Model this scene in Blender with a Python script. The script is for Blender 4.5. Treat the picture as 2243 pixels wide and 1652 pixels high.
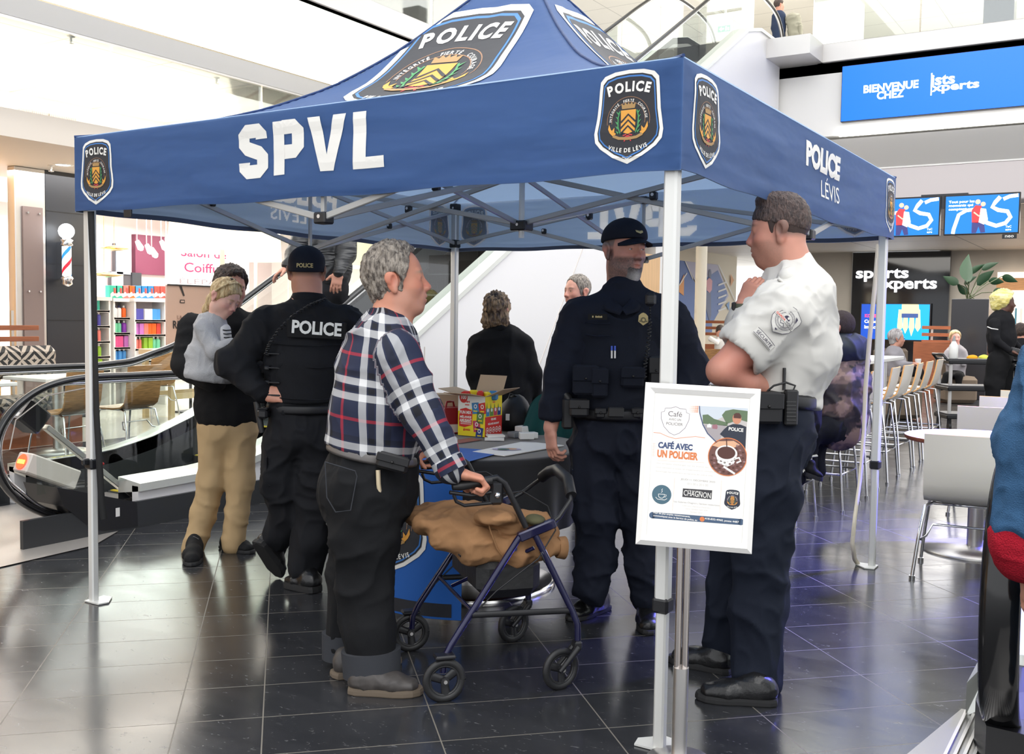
import bpy, bmesh, math, random
import numpy as np
from mathutils import Vector, Matrix
random.seed(5); RNG = np.random.default_rng(7)
for o in list(bpy.data.objects): bpy.data.objects.remove(o)
SC = bpy.context.scene; COL = SC.collection
# ------------------------------------------------------------------ camera
W, H = 2243, 1652
CP = np.array([-2.9085, -1.2383, 1.3810]); YAW, PIT, ROL, FPX = 0.563045, 0.0599245, 0.0143924, 2219.14
cF = np.array([math.cos(YAW)*math.cos(PIT), math.sin(YAW)*math.cos(PIT), -math.sin(PIT)])
cR = np.array([math.sin(YAW), -math.cos(YAW), 0.0]); cU = np.cross(cR, cF)
_c, _s = math.cos(ROL), math.sin(ROL)
cR, cU = _c*cR+_s*cU, -_s*cR+_c*cU
cam = bpy.data.objects.new('camera', bpy.data.cameras.new('camera')); COL.objects.link(cam)
cam.data.sensor_width = 36; cam.data.lens = 36*FPX/W; cam.data.clip_end = 200
cam.matrix_world = Matrix(((cR[0], cU[0], -cF[0], CP[0]), (cR[1], cU[1], -cF[1], CP[1]), (cR[2], cU[2], -cF[2], CP[2]), (0, 0, 0, 1)))
SC.camera = cam
# ------------------------------------------------------------------ world, lights, exposure
SC.view_settings.view_transform = 'Standard'; SC.view_settings.look = 'None'; SC.view_settings.gamma = 1
SC.view_settings.exposure = 0.5; SC.view_settings.use_curve_mapping = False
CY = SC.cycles; CY.max_bounces = 6; CY.diffuse_bounces = 3; CY.glossy_bounces = 3; CY.transmission_bounces = 4; CY.transparent_max_bounces = 10; CY.caustics_reflective = False; CY.caustics_refractive = False; CY.use_adaptive_sampling = True; CY.adaptive_threshold = .025; CY.sample_clamp_indirect = 6
wd = bpy.data.worlds.new('skylight'); SC.world = wd; wd.use_nodes = True
wd.node_tree.nodes['Background'].inputs[0].default_value = (0.95, 0.97, 1.0, 1); wd.node_tree.nodes['Background'].inputs[1].default_value = 1.15
def area(name, loc, rot, sx, sy, watts, col=(1, 1, 1)):
    l = bpy.data.lights.new(name, 'AREA'); l.shape = 'RECTANGLE'; l.size = sx; l.size_y = sy; l.energy = watts; l.color = col
    o = bpy.data.objects.new(name, l); COL.objects.link(o); o.location = loc; o.rotation_euler = rot
    return o
area('atrium_skylight', (3.0, 1.0, 8.5), (0, 0, 0), 10, 7, 420, (1, .99, .97))
area('concourse_light', (-4.5, -3.5, 6.5), (0, math.radians(-25), 0), 5, 6, 160, (1, .98, .95))
# ------------------------------------------------------------------ pixel helpers (read positions off the survey of the photograph)
def ray(u, v): return cF+(u-W/2)/FPX*cR+(H/2-v)/FPX*cU
def at(u, v, D): return CP+ray(u, v)*D
def gp(u, v, z=0.0):
    d = ray(u, v); return CP+d*(z-CP[2])/d[2]
def pl(u, v, ax, val):
    d = ray(u, v); return CP+d*(val-CP[ax])/d[ax]
def depth(P): return float((np.asarray(P)-CP)@cF)
def nrm(v):
    v = np.asarray(v, float); return v/max(np.linalg.norm(v), 1e-9)
# ------------------------------------------------------------------ materials
MATS = {}
def mat(name, col=(.8, .8, .8), rough=.5, metal=0, spec=.5, noise=None, bump=None, emit=None, attr=None, trans=0, sheen=0, coat=0, sub=0, crease=None):
    if name in MATS: return MATS[name]
    m = bpy.data.materials.new(name); m.use_nodes = True; MATS[name] = m
    nt = m.node_tree; N = nt.nodes; L = nt.links; b = N['Principled BSDF']
    b.inputs['Base Color'].default_value = (*col, 1); b.inputs['Roughness'].default_value = rough; b.inputs['Metallic'].default_value = metal
    b.inputs['Specular IOR Level'].default_value = spec if rough < .75 or spec != .5 else .22
    if sheen: b.inputs['Sheen Weight'].default_value = sheen
    if coat: b.inputs['Coat Weight'].default_value = coat
    if sub: b.inputs['Subsurface Weight'].default_value = sub; b.inputs['Subsurface Radius'].default_value = (.02, .008, .004)
    if trans: b.inputs['Transmission Weight'].default_value = trans
    if emit: b.inputs['Emission Color'].default_value = (*emit[0], 1); b.inputs['Emission Strength'].default_value = emit[1]
    src = None
    if attr:
        a = N.new('ShaderNodeAttribute'); a.attribute_name = attr; src = a.outputs['Color']
        L.new(src, b.inputs['Base Color'])
    tc = N.new('ShaderNodeTexCoord')
    if noise:
        sc, amt = noise[:2]
        mp = N.new('ShaderNodeMapping'); L.new(tc.outputs['Object'], mp.inputs[0])
        if len(noise) > 2: mp.inputs['Scale'].default_value = noise[2]
        n = N.new('ShaderNodeTexNoise'); n.inputs['Scale'].default_value = sc; n.inputs['Detail'].default_value = 6; L.new(mp.outputs[0], n.inputs['Vector'])
        mr = N.new('ShaderNodeMapRange'); mr.inputs[1].default_value = .25; mr.inputs[2].default_value = .75; mr.inputs[3].default_value = 1-amt; mr.inputs[4].default_value = 1+amt
        L.new(n.outputs['Fac'], mr.inputs[0])
        mx = N.new('ShaderNodeVectorMath'); mx.operation = 'MULTIPLY'
        if src: L.new(src, mx.inputs[0])
        else: mx.inputs[0].default_value = col
        L.new(mr.outputs[0], mx.inputs[1]); L.new(mx.outputs[0], b.inputs['Base Color'])
    if bump:
        sc, st = bump[:2]
        mp = N.new('ShaderNodeMapping'); L.new(tc.outputs['Object'], mp.inputs[0])
        if len(bump) > 2: mp.inputs['Scale'].default_value = bump[2]
        n = N.new('ShaderNodeTexNoise'); n.inputs['Scale'].default_value = sc; n.inputs['Detail'].default_value = 4; L.new(mp.outputs[0], n.inputs['Vector'])
        bp = N.new('ShaderNodeBump'); bp.inputs['Strength'].default_value = st; bp.inputs['Distance'].default_value = .01
        L.new(n.outputs['Fac'], bp.inputs['Height']); L.new(bp.outputs[0], b.inputs['Normal'])
    if crease: add_crease(m, *crease)
    return m
def add_crease(m, sc, dist, stretch=(1, 1, .8)):
    """fine cloth wrinkles as a ridged bump"""
    N = m.node_tree.nodes; L = m.node_tree.links; b = N['Principled BSDF']; tc = N.new('ShaderNodeTexCoord'); mp = N.new('ShaderNodeMapping'); mp.inputs['Scale'].default_value = stretch; L.new(tc.outputs['Object'], mp.inputs[0])
    n = N.new('ShaderNodeTexNoise'); n.noise_type = 'RIDGED_MULTIFRACTAL'; n.inputs['Scale'].default_value = sc; n.inputs['Detail'].default_value = 2; n.inputs['Distortion'].default_value = .7; L.new(mp.outputs[0], n.inputs['Vector'])
    bp = N.new('ShaderNodeBump'); bp.inputs['Strength'].default_value = .8; bp.inputs['Distance'].default_value = dist; L.new(n.outputs['Fac'], bp.inputs['Height'])
    old = b.inputs['Normal'].links[0].from_socket if b.inputs['Normal'].is_linked else None
    if old: L.new(old, bp.inputs['Normal'])
    L.new(bp.outputs[0], b.inputs['Normal'])
def glass(name, tint=(.93, .97, .96), refl=.12):
    if name in MATS: return MATS[name]
    m = bpy.data.materials.new(name); m.use_nodes = True; MATS[name] = m
    N = m.node_tree.nodes; L = m.node_tree.links; N.clear()
    o = N.new('ShaderNodeOutputMaterial'); t = N.new('ShaderNodeBsdfTransparent'); g = N.new('ShaderNodeBsdfGlossy'); mx = N.new('ShaderNodeMixShader')
    t.inputs[0].default_value = (*tint, 1); g.inputs['Roughness'].default_value = .02; g.inputs[0].default_value = (1, 1, 1, 1)
    f = N.new('ShaderNodeFresnel'); f.inputs[0].default_value = 1.45; ml = N.new('ShaderNodeMath'); ml.operation = 'MULTIPLY_ADD'; ml.inputs[1].default_value = 1-refl; ml.inputs[2].default_value = refl*.25
    L.new(f.outputs[0], ml.inputs[0]); L.new(ml.outputs[0], mx.inputs[0]); L.new(t.outputs[0], mx.inputs[1]); L.new(g.outputs[0], mx.inputs[2]); L.new(mx.outputs[0], o.inputs[0])
    return m
def sr(r, g, b):                       # 0-255 display colour -> linear
    return tuple(((c/255+.055)/1.055)**2.4 if c > 10 else c/255/12.92 for c in (r, g, b))
# ------------------------------------------------------------------ objects
def crv(P, n=5):
    P = [np.asarray(p, float) for p in P]; out = []
    for i in range(len(P)-1):
        a, b, c, d = P[max(i-1, 0)], P[i], P[i+1], P[min(i+2, len(P)-1)]
        for j in range(n): t = j/n; out.append(.5*((2*b)+(-a+c)*t+(2*a-5*b+4*c-d)*t*t+(-a+3*b-3*c+d)*t**3))
    return out+[P[-1]]
def rootloc(p): return np.array(p['root']) if p is not None else np.zeros(3)
def thing(name, label, cat, loc=(0, 0, 0), group=None, kind=None):
    o = bpy.data.objects.new(name, None); COL.objects.link(o); o.location = loc; o.empty_display_size = .05
    o['label'] = label; o['category'] = cat; o['root'] = [float(x) for x in loc]
    if group: o['group'] = group
    if kind: o['kind'] = kind
    return o
def tag(o, label, cat, group=None, kind=None):
    o['label'] = label; o['category'] = cat
    if group: o['group'] = group
    if kind: o['kind'] = kind
    return o
def struct(o, label=None):
    o['kind'] = 'structure'
    if label: o['label'] = label
    return o
def mesh_obj(name, V, F, mats, parent=None, mi=None, smooth=True, colors=None, uv=None, label=None):
    """V (n,3) world coordinates; F (m,4) int array or a list of tuples."""
    me = bpy.data.meshes.new(name); V = np.asarray(V, float)-rootloc(parent)
    if isinstance(F, np.ndarray):
        m, k = F.shape
        me.vertices.add(len(V)); me.vertices.foreach_set('co', V.astype(np.float32).ravel())
        me.loops.add(m*k); me.loops.foreach_set('vertex_index', F.astype(np.int32).ravel())
        me.polygons.add(m); me.polygons.foreach_set('loop_start', np.arange(0, m*k, k, dtype=np.int32)); me.polygons.foreach_set('loop_total', np.full(m, k, dtype=np.int32))
        me.update(calc_edges=True)
    else:
        me.from_pydata(V.tolist(), [], F); me.update()
    if not isinstance(mats, (list, tuple)): mats = [mats]
    for q in mats: me.materials.append(q)
    if mi is not None: me.polygons.foreach_set('material_index', np.asarray(mi, dtype=np.int32))
    sm = smooth if isinstance(smooth, (list, np.ndarray)) else [bool(smooth)]*len(me.polygons)
    me.polygons.foreach_set('use_smooth', np.asarray(sm, dtype=bool))
    if colors is not None:
        a = me.color_attributes.new('Col', 'FLOAT_COLOR', 'POINT'); c = np.ones((len(V), 4), np.float32); c[:, :3] = colors; a.data.foreach_set('color', c.ravel())
    if uv is not None:
        a = me.attributes.new('PUV', 'FLOAT_VECTOR', 'POINT'); c = np.zeros((len(V), 3), np.float32); c[:, :uv.shape[1]] = uv; a.data.foreach_set('vector', c.ravel())
    me.validate(); me.update()
    o = bpy.data.objects.new(name, me); COL.objects.link(o)
    if parent is not None: o.parent = parent; o['root'] = list(parent['root'])
    if label: o['label'] = label
    return o
def frame(d, up=(0, 0, 1)):
    d = nrm(d); s = np.cross(up, d)
    if np.linalg.norm(s) < 1e-4: s = np.cross((1, 0, 0), d)
    s = nrm(s); return d, s, np.cross(d, s)
def rz(a):
    c, s = math.cos(a), math.sin(a); return np.array([[c, -s, 0], [s, c, 0], [0, 0, 1.]])
class MB:
    def __init__(s): s.V = []; s.F = []; s.M = []; s.S = []
    def add(s, V, F, m=0, sm=False):
        o = len(s.V); s.V.extend([tuple(map(float, v)) for v in V]); s.F.extend([tuple(int(i)+o for i in f) for f in F]); s.M.extend([m]*len(F)); s.S.extend([sm]*len(F)); return s
    def box(s, c, size, R=None, bev=.0, m=0):
        c = np.asarray(c, float); h = np.asarray(size, float)/2; R = np.eye(3) if R is None else np.asarray(R)
        b = min(bev, h.min()*.9)
        if b <= 0:
            V = [c+R@(h*np.array([x, y, z])) for x in (-1, 1) for y in (-1, 1) for z in (-1, 1)]
            return s.add(V, [(0, 1, 3, 2), (4, 6, 7, 5), (0, 4, 5, 1), (2, 3, 7, 6), (0, 2, 6, 4), (1, 5, 7, 3)], m)
        V = []; idx = {}
        for x in (-1, 1):
            for y in (-1, 1):
                for z in (-1, 1):
                    for a in range(3):
                        q = h-b; q[a] = h[a]; idx[(x, y, z, a)] = len(V); V.append(c+R@(q*np.array([x, y, z])))
        F = []
        for a in range(3):
            o1, o2 = (a+1) % 3, (a+2) % 3
            for sg in (-1, 1):
                f = []
                for p, q in ((-1, -1), (1, -1), (1, 1), (-1, 1)):
                    k = [0, 0, 0]; k[a] = sg; k[o1] = p; k[o2] = q; f.append(idx[(*k, a)])
                F.append(f if sg > 0 else f[::-1])
        for a in range(3):
            o1, o2 = (a+1) % 3, (a+2) % 3
            for p in (-1, 1):
                for q in (-1, 1):
                    k0 = [0, 0, 0]; k0[a] = -1; k0[o1] = p; k0[o2] = q; k1 = list(k0); k1[a] = 1
                    f = [idx[(*k0, o1)], idx[(*k1, o1)], idx[(*k1, o2)], idx[(*k0, o2)]]
                    F.append(f if p*q > 0 else f[::-1])
        for x in (-1, 1):
            for y in (-1, 1):
                for z in (-1, 1):
                    f = [idx[(x, y, z, a)] for a in range(3)]; F.append(f if x*y*z > 0 else f[::-1])
        return s.add(V, F, m)
    def tube(s, pts, r, n=10, m=0, caps=True, flat=None, up=(0, 0, 1)):
        """flat=(a,b): elliptical/strip section scale along the side and the up axis"""
        P = [np.asarray(p, float) for p in pts]; k = len(P); r = [r]*k if np.isscalar(r) else list(r)
        V = []; prev = None
        for i in range(k):
            t = nrm(P[min(i+1, k-1)]-P[max(i-1, 0)])
            if prev is None: _, a, b = frame(t, up)
            else:
                a = prev-t*(prev@t); a = nrm(a) if np.linalg.norm(a) > 1e-6 else frame(t, up)[1]; b = np.cross(t, a)
            prev = a; fa, fb = flat if flat else (1, 1)
            for j in range(n):
                th = 2*math.pi*(j+.5)/n; V.append(P[i]+r[i]*(fa*math.cos(th)*a+fb*math.sin(th)*b))
        F = [(i*n+j, i*n+(j+1) % n, (i+1)*n+(j+1) % n, (i+1)*n+j) for i in range(k-1) for j in range(n)]
        s.add(V, F, m, n > 5)
        if caps: s.add(V[:n], [tuple(range(n))[::-1]], m); s.add(V[-n:], [tuple(range(n))], m)
        return s
    def lathe(s, prof, c, n=24, axis=(0, 0, 1), m=0, sm=True, caps=True):
        c = np.asarray(c, float); d, a, b = frame(axis, (1, 0, 0) if abs(nrm(axis)[2]) > .9 else (0, 0, 1)); V = []
        for r, z in prof:
            for j in range(n):
                th = 2*math.pi*j/n; V.append(c+d*z+r*(math.cos(th)*a+math.sin(th)*b))
        k = len(prof); F = [(i*n+j, i*n+(j+1) % n, (i+1)*n+(j+1) % n, (i+1)*n+j) for i in range(k-1) for j in range(n)]
        s.add(V, F, m, sm)
        if caps:
            if prof[0][0] > 1e-5: s.add(V[:n], [tuple(range(n))[::-1]], m)
            if prof[-1][0] > 1e-5: s.add(V[-n:], [tuple(range(n))], m)
        return s
    def cyl(s, a, b, r, n=16, m=0, r2=None):
        a = np.asarray(a, float); b = np.asarray(b, float); return s.tube([a, b], [r, r if r2 is None else r2], n, m)
    def ell(s, c, r, n=16, k=10, R=None, m=0, zmin=-1):
        c = np.asarray(c, float); R = np.eye(3) if R is None else R; V = []; F = []; r = np.asarray(r, float)*np.ones(3)
        for i in range(k+1):
            ph = math.asin(max(-1, zmin))+(math.pi/2-math.asin(max(-1, zmin)))*i/k
            for j in range(n):
                th = 2*math.pi*j/n; V.append(c+R@(r*np.array([math.cos(ph)*math.cos(th), math.cos(ph)*math.sin(th), math.sin(ph)])))
        for i in range(k):
            for j in range(n): F.append((i*n+j, i*n+(j+1) % n, (i+1)*n+(j+1) % n, (i+1)*n+j))
        return s.add(V, F, m, True)
    def prism(s, poly, o, ux, uy, th, m=0, m2=None):
        """2-D outline in the plane (ux, uy) at o, thickness th behind it"""
        o = np.asarray(o, float); ux = np.asarray(ux, float); uy = np.asarray(uy, float); n = np.cross(ux, uy); k = len(poly)
        A = [o+ux*p[0]+uy*p[1] for p in poly]; B = [p-n*th for p in A]
        s.add(A, [tuple(range(k))], m); s.add(B, [tuple(range(k))[::-1]], m if m2 is None else m2)
        s.add(A+B, [(i, k+i, k+(i+1) % k, (i+1) % k) for i in range(k)], m if m2 is None else m2); return s
    def quad(s, a, b, c, d, m=0): return s.add([a, b, c, d], [(0, 1, 2, 3)], m)
    def build(s, name, mats, parent=None, label=None): return mesh_obj(name, np.array(s.V), s.F, mats, parent, s.M, s.S, label=label)
def grid_surf(fn, nu, nv, thick=0):
    U, Vv = np.meshgrid(np.linspace(0, 1, nu), np.linspace(0, 1, nv), indexing='ij'); P = fn(U.ravel(), Vv.ravel())
    i, j = np.meshgrid(np.arange(nu-1), np.arange(nv-1), indexing='ij'); a = (i*nv+j).ravel()
    return P, np.stack([a, a+nv, a+nv+1, a+1], 1)
# ------------------------------------------------------------------ value noise
_NT = RNG.random((64, 64, 64)).astype(np.float32)
def vnoise(P):
    P = np.asarray(P, float); I = np.floor(P).astype(int); f = P-I; f = f*f*(3-2*f); r = 0
    for dx in (0, 1):
        for dy in (0, 1):
            for dz in (0, 1):
                w = (f[:, 0] if dx else 1-f[:, 0])*(f[:, 1] if dy else 1-f[:, 1])*(f[:, 2] if dz else 1-f[:, 2])
                r = r+w*_NT[(I[:, 0]+dx) % 64, (I[:, 1]+dy) % 64, (I[:, 2]+dz) % 64]
    return r
def fbm(P, o=3):
    r = 0; a = .5
    for k in range(o): r = r+a*vnoise(np.asarray(P)*2**k+7.3*k); a *= .5
    return r
# ------------------------------------------------------------------ text
def text_geo(txt, size=1, bold=0, align='CENTER', space=1.0, res=3, sx=1.0):
    cu = bpy.data.curves.new('t', 'FONT'); cu.body = txt; cu.size = size; cu.offset = bold*size; cu.align_x = align; cu.align_y = 'CENTER'; cu.space_character = space; cu.resolution_u = res; cu.fill_mode = 'BOTH'
    ob = bpy.data.objects.new('t', cu); COL.objects.link(ob)
    dg = bpy.context.evaluated_depsgraph_get(); me = bpy.data.meshes.new_from_object(ob.evaluated_get(dg))
    V = np.array([v.co[:] for v in me.vertices]) if len(me.vertices) else np.zeros((0, 3)); F = [tuple(p.vertices) for p in me.polygons]
    bpy.data.objects.remove(ob); bpy.data.curves.remove(cu); bpy.data.meshes.remove(me)
    if len(V): V = V[:, :2]*np.array([sx, 1.])
    return V, F
def fit_text(txt, w, h, bold=0, space=1.0):
    """text scaled to fill a w x h box centred on 0"""
    V, F = text_geo(txt, 1, bold, space=space)
    lo, hi = V.min(0), V.max(0); return (V-(lo+hi)/2)/(hi-lo)*np.array([w, h]), F
def subdiv2d(V, F, maxlen):
    bm = bmesh.new(); vs = [bm.verts.new((v[0], v[1], 0)) for v in V]
    for f in F:
        try: bm.faces.new([vs[i] for i in f])
        except ValueError: pass
    bmesh.ops.remove_doubles(bm, verts=bm.verts, dist=1e-6); bmesh.ops.triangulate(bm, faces=bm.faces)
    for _ in range(7):
        es = [e for e in bm.edges if e.calc_length() > maxlen]
        if not es: break
        bmesh.ops.subdivide_edges(bm, edges=es, cuts=1); bmesh.ops.triangulate(bm, faces=bm.faces)
    bm.verts.index_update(); V2 = np.array([v.co[:2] for v in bm.verts]); F2 = [tuple(v.index for v in f.verts) for f in bm.faces]; bm.free()
    return V2, F2
def stroke(pts, w, closed=False):
    """2-D band of width w along pts"""
    P = np.asarray(pts, float); n = len(P); V = []
    for i in range(n):
        a = P[(i-1) % n] if closed or i > 0 else P[i]; b = P[(i+1) % n] if closed or i < n-1 else P[i]
        t = nrm(b-a); q = np.array([-t[1], t[0]]); V += [P[i]+q*w/2, P[i]-q*w/2]
    F = [(2*i, 2*i+1, (2*i+3) % (2*n), (2*i+2) % (2*n)) for i in range(n if closed else n-1)]
    return V, F
def arc_text(txt, R, a0, a1, h, bold=.02, inside=False, c=(0, 0), wf=.9):
    """letters along an arc from angle a0 to a1 (degrees), spaced by their own widths"""
    G = []; tot = 0
    for ch in txt:
        if ch == ' ': G.append((None, None, .3)); tot += .3; continue
        V, F = text_geo(ch, 1, bold); lo, hi = V.min(0), V.max(0); V = V-np.array([(lo[0]+hi[0])/2, 0]); w = hi[0]-lo[0]+.1; G.append((V, F, w)); tot += w
    out = []; q = 0
    for V, F, w in G:
        u = (q+w/2)/tot; q += w
        if V is None: continue
        V = V*h*1.35*np.array([wf, 1]); a = math.radians(a0+(a1-a0)*u); r = a+math.pi/2 if inside else a-math.pi/2
        cs, sn = math.cos(r), math.sin(r); V = np.stack([V[:, 0]*cs-V[:, 1]*sn, V[:, 0]*sn+V[:, 1]*cs], 1)
        out.append((V+np.array([c[0]+R*math.cos(a), c[1]+R*math.sin(a)]), F))
    return out
class Art:
    """flat print: layers of coloured 2-D shapes, mapped onto a surface with a hair of separation"""
    def __init__(s): s.L = []
    def add(s, V, F, m, lay): s.L.append((np.asarray(V, float)[:, :2], [tuple(f) for f in F], m, lay)); return s
    def poly(s, P, m, lay): return s.add(P, [tuple(range(len(P)))], m, lay)
    def rect(s, x0, y0, x1, y1, m, lay): return s.poly([(x0, y0), (x1, y0), (x1, y1), (x0, y1)], m, lay)
    def disc(s, x, y, r, m, lay, n=24, ry=None): return s.poly([(x+r*math.cos(2*math.pi*i/n), y+(ry or r)*math.sin(2*math.pi*i/n)) for i in range(n)], m, lay)
    def line(s, pts, w, m, lay, closed=False): return s.add(*stroke(pts, w, closed), m, lay)
    def text(s, t, x, y, h, m, lay, bold=.01, align='CENTER', sx=1., space=1.):
        V, F = text_geo(t, h, bold, align, space, sx=sx); return s.add(V+np.array([x, y]), F, m, lay) if len(V) else s
    def fit(s, t, x, y, w, h, m, lay, bold=.02, space=1., rot=0):
        V, F = fit_text(t, w, h, bold, space); c, q = math.cos(rot), math.sin(rot)
        V = np.stack([V[:, 0]*c-V[:, 1]*q, V[:, 0]*q+V[:, 1]*c], 1); return s.add(V+np.array([x, y]), F, m, lay)
    def arc(s, *a, m=0, lay=1, **k):
        for V, F in arc_text(*a, **k): s.add(V, F, m, lay)
        return s
    def merge(s, o, x=0, y=0, k=1, kx=None, lay=0, rot=0):
        c, q = math.cos(rot), math.sin(rot)
        for V, F, m, l in o.L:
            V = V*np.array([kx or k, k]); V = np.stack([V[:, 0]*c-V[:, 1]*q, V[:, 0]*q+V[:, 1]*c], 1); s.L.append((V+np.array([x, y]), F, m, l+lay))
        return s
    def build(s, name, mats, mapf, parent=None, sub=None, step=.0004, label=None):
        """mapf(x, y, height) -> world points"""
        VV, FF, MM = [], [], []; o = 0
        for V, F, m, l in s.L:
            if sub: V, F = subdiv2d(V, F, sub)
            P = mapf(V[:, 0], V[:, 1], step*(l+1)); VV.append(P); FF += [tuple(i+o for i in f) for f in F]; MM += [m]*len(F); o += len(V)
        return mesh_obj(name, np.concatenate(VV), FF, mats, parent, MM, False, label=label)
def flatmap(o, ux, uy):
    o = np.asarray(o, float); ux = nrm(ux); uy = nrm(uy); n = np.cross(ux, uy)
    return lambda x, y, h: o+np.outer(x, ux)+np.outer(y, uy)+n*h
# ================================================================== THE SETTING
white = mat('white_paint', sr(238, 236, 232), .55)
cream = mat('cream_paint', sr(236, 224, 200), .6)
greige = mat('greige_paint', sr(205, 196, 188), .6)
steel = mat('brushed_steel', (.66, .64, .62), .36, 1, bump=(4, .05, (1, 40, 1)))
chrome = mat('chrome', (.78, .78, .8), .12, 1)
black = mat('black_plastic', (.012, .012, .014), .35)
rubber = mat('black_rubber', (.015, .015, .016), .45)
darkpanel = mat('charcoal_panel', (.022, .025, .032), .35)
wood = mat('oak_laminate', sr(196, 140, 84), .4, noise=(6, .25, (1, 1, 12)))
woodred = mat('cherry_wood', sr(150, 88, 58), .4, noise=(5, .2, (1, 1, 8)))
woodz = mat('zebra_wood', sr(176, 130, 84), .35, noise=(9, .45, (1, 1, 9)))
led = mat('led_strip', (1, 1, 1), .5, emit=((1, .99, .97), 9))
warm_led = mat('warm_lamp', (1, 1, 1), .5, emit=((1, .93, .8), 6))
clear = glass('clear_glass'); green_glass = glass('green_glass', (.86, .93, .9), .2)
def slate():
    m = bpy.data.materials.new('slate_tiles'); m.use_nodes = True; N = m.node_tree.nodes; L = m.node_tree.links; b = N['Principled BSDF']
    g = N.new('ShaderNodeNewGeometry'); sp = N.new('ShaderNodeSeparateXYZ'); L.new(g.outputs['Position'], sp.inputs[0])
    def M(op, *a):
        n = N.new('ShaderNodeMath'); n.operation = op
        for i, v in enumerate(a):
            if hasattr(v, 'is_linked') or hasattr(v, 'links'): L.new(v, n.inputs[i])
            else: n.inputs[i].default_value = v
        return n.outputs[0]
    X, Y = sp.outputs[0], sp.outputs[1]
    A = M('MULTIPLY', M('ADD', X, Y), .70711); B = M('MULTIPLY', M('SUBTRACT', Y, X), .70711)
    B2 = M('ADD', B, M('MULTIPLY', M('GREATER_THAN', B, 1.4), .284))
    ta = M('DIVIDE', M('SUBTRACT', A, .249), .3075); tb = M('DIVIDE', M('SUBTRACT', B2, .113), .5675)
    def dist(t, per): return M('MULTIPLY', M('ABSOLUTE', M('SUBTRACT', t, M('ROUND', t))), per)
    d = M('MINIMUM', dist(ta, .3075), dist(tb, .5675)); grout = M('LESS_THAN', d, .0022)
    ida = M('FLOOR', ta); idb = M('FLOOR', tb); cb = N.new('ShaderNodeCombineXYZ'); L.new(ida, cb.inputs[0]); L.new(idb, cb.inputs[1])
    wn = N.new('ShaderNodeTexWhiteNoise'); wn.noise_dimensions = '3D'; L.new(cb.outputs[0], wn.inputs['Vector'])
    mp = N.new('ShaderNodeMapping'); mp.inputs['Rotation'].default_value = (0, 0, .785); mp.inputs['Scale'].default_value = (2.2, 1, 1); L.new(g.outputs['Position'], mp.inputs[0])
    n1 = N.new('ShaderNodeTexNoise'); n1.inputs['Scale'].default_value = 3.5; n1.inputs['Detail'].default_value = 8; n1.inputs['Distortion'].default_value = .6; L.new(mp.outputs[0], n1.inputs['Vector'])
    n2 = N.new('ShaderNodeTexNoise'); n2.inputs['Scale'].default_value = 26; n2.inputs['Detail'].default_value = 5; n2.inputs['Distortion'].default_value = 1.4; L.new(mp.outputs[0], n2.inputs['Vector'])
    fl = N.new('ShaderNodeMapRange'); fl.inputs[1].default_value = .63; fl.inputs[2].default_value = .74; L.new(n2.outputs['Fac'], fl.inputs[0])
    base = N.new('ShaderNodeMix'); base.data_type = 'RGBA'; base.inputs['A'].default_value = (.013, .014, .017, 1); base.inputs['B'].default_value = (.042, .043, .047, 1)
    L.new(M('ADD', M('MULTIPLY', n1.outputs['Fac'], .8), M('MULTIPLY', wn.outputs['Value'], .22)), base.inputs['Factor'])
    s2 = N.new('ShaderNodeMix'); s2.data_type = 'RGBA'; s2.inputs['B'].default_value = (.17, .17, .17, 1); L.new(base.outputs['Result'], s2.inputs['A']); L.new(M('MULTIPLY', fl.outputs[0], .5), s2.inputs['Factor'])
    s3 = N.new('ShaderNodeMix'); s3.data_type = 'RGBA'; s3.inputs['B'].default_value = (.16, .145, .12, 1); L.new(s2.outputs['Result'], s3.inputs['A']); L.new(grout, s3.inputs['Factor'])
    L.new(s3.outputs['Result'], b.inputs['Base Color'])
    L.new(M('ADD', M('ADD', M('MULTIPLY', n1.outputs['Fac'], .12), .13), M('ADD', M('MULTIPLY', grout, .4), M('MULTIPLY', fl.outputs[0], .12))), b.inputs['Roughness'])
    b.inputs['Specular IOR Level'].default_value = .72
    bp = N.new('ShaderNodeBump'); bp.inputs['Strength'].default_value = .1; bp.inputs['Distance'].default_value = .006; L.new(M('SUBTRACT', n1.outputs['Fac'], grout), bp.inputs['Height']); L.new(bp.outputs[0], b.inputs['Normal'])
    return m
MB().quad((-9, -12, 0), (31, -12, 0), (31, 8.2, 0), (-9, 8.2, 0)).build('floor', slate())['kind'] = 'structure'
def lighttile(name, c1, sz):
    m = mat(name, c1, .16, noise=(3, .06)); return m
struct(MB().quad((-9, 8.2, 0), (31, 8.2, 0), (31, 24, 0), (-9, 24, 0)).build('floor_salon_side', lighttile('pale_tiles', sr(222, 216, 206), .6)))
# ---- left side: upper fascia, cove, smoke baffle, ceiling
B = MB(); B.box((3, 8.06, 4.92), (24, .12, 1.0)); B.box((3, 8.3, 5.45), (24, .6, .3))
struct(B.build('wall_left', white))
B = MB(); B.box((3, 8.02, 5.5), (24, .1, .32), bev=.01); struct(B.build('trim_1', mat('satin_steel', (.68, .66, .64), .42, .55)))
struct(MB().box((3, 8.02, 4.41), (24, .05, .035)).build('trim_2', led))
V = [(-9, 8.0, 4.36), (15, 8.0, 4.36), (15, 8.12, 4.18), (-9, 8.12, 4.18), (-9, 8.2, 4.36), (15, 8.2, 4.36), (15, 8.2, 4.18), (-9, 8.2, 4.18)]
struct(MB().add(V, [(0, 3, 2, 1), (3, 7, 6, 2), (0, 1, 5, 4)], 0).build('trim_3', white))
struct(MB().box((3, 8.14, 4.17), (24, .03, .025)).build('trim_4', steel))
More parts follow.
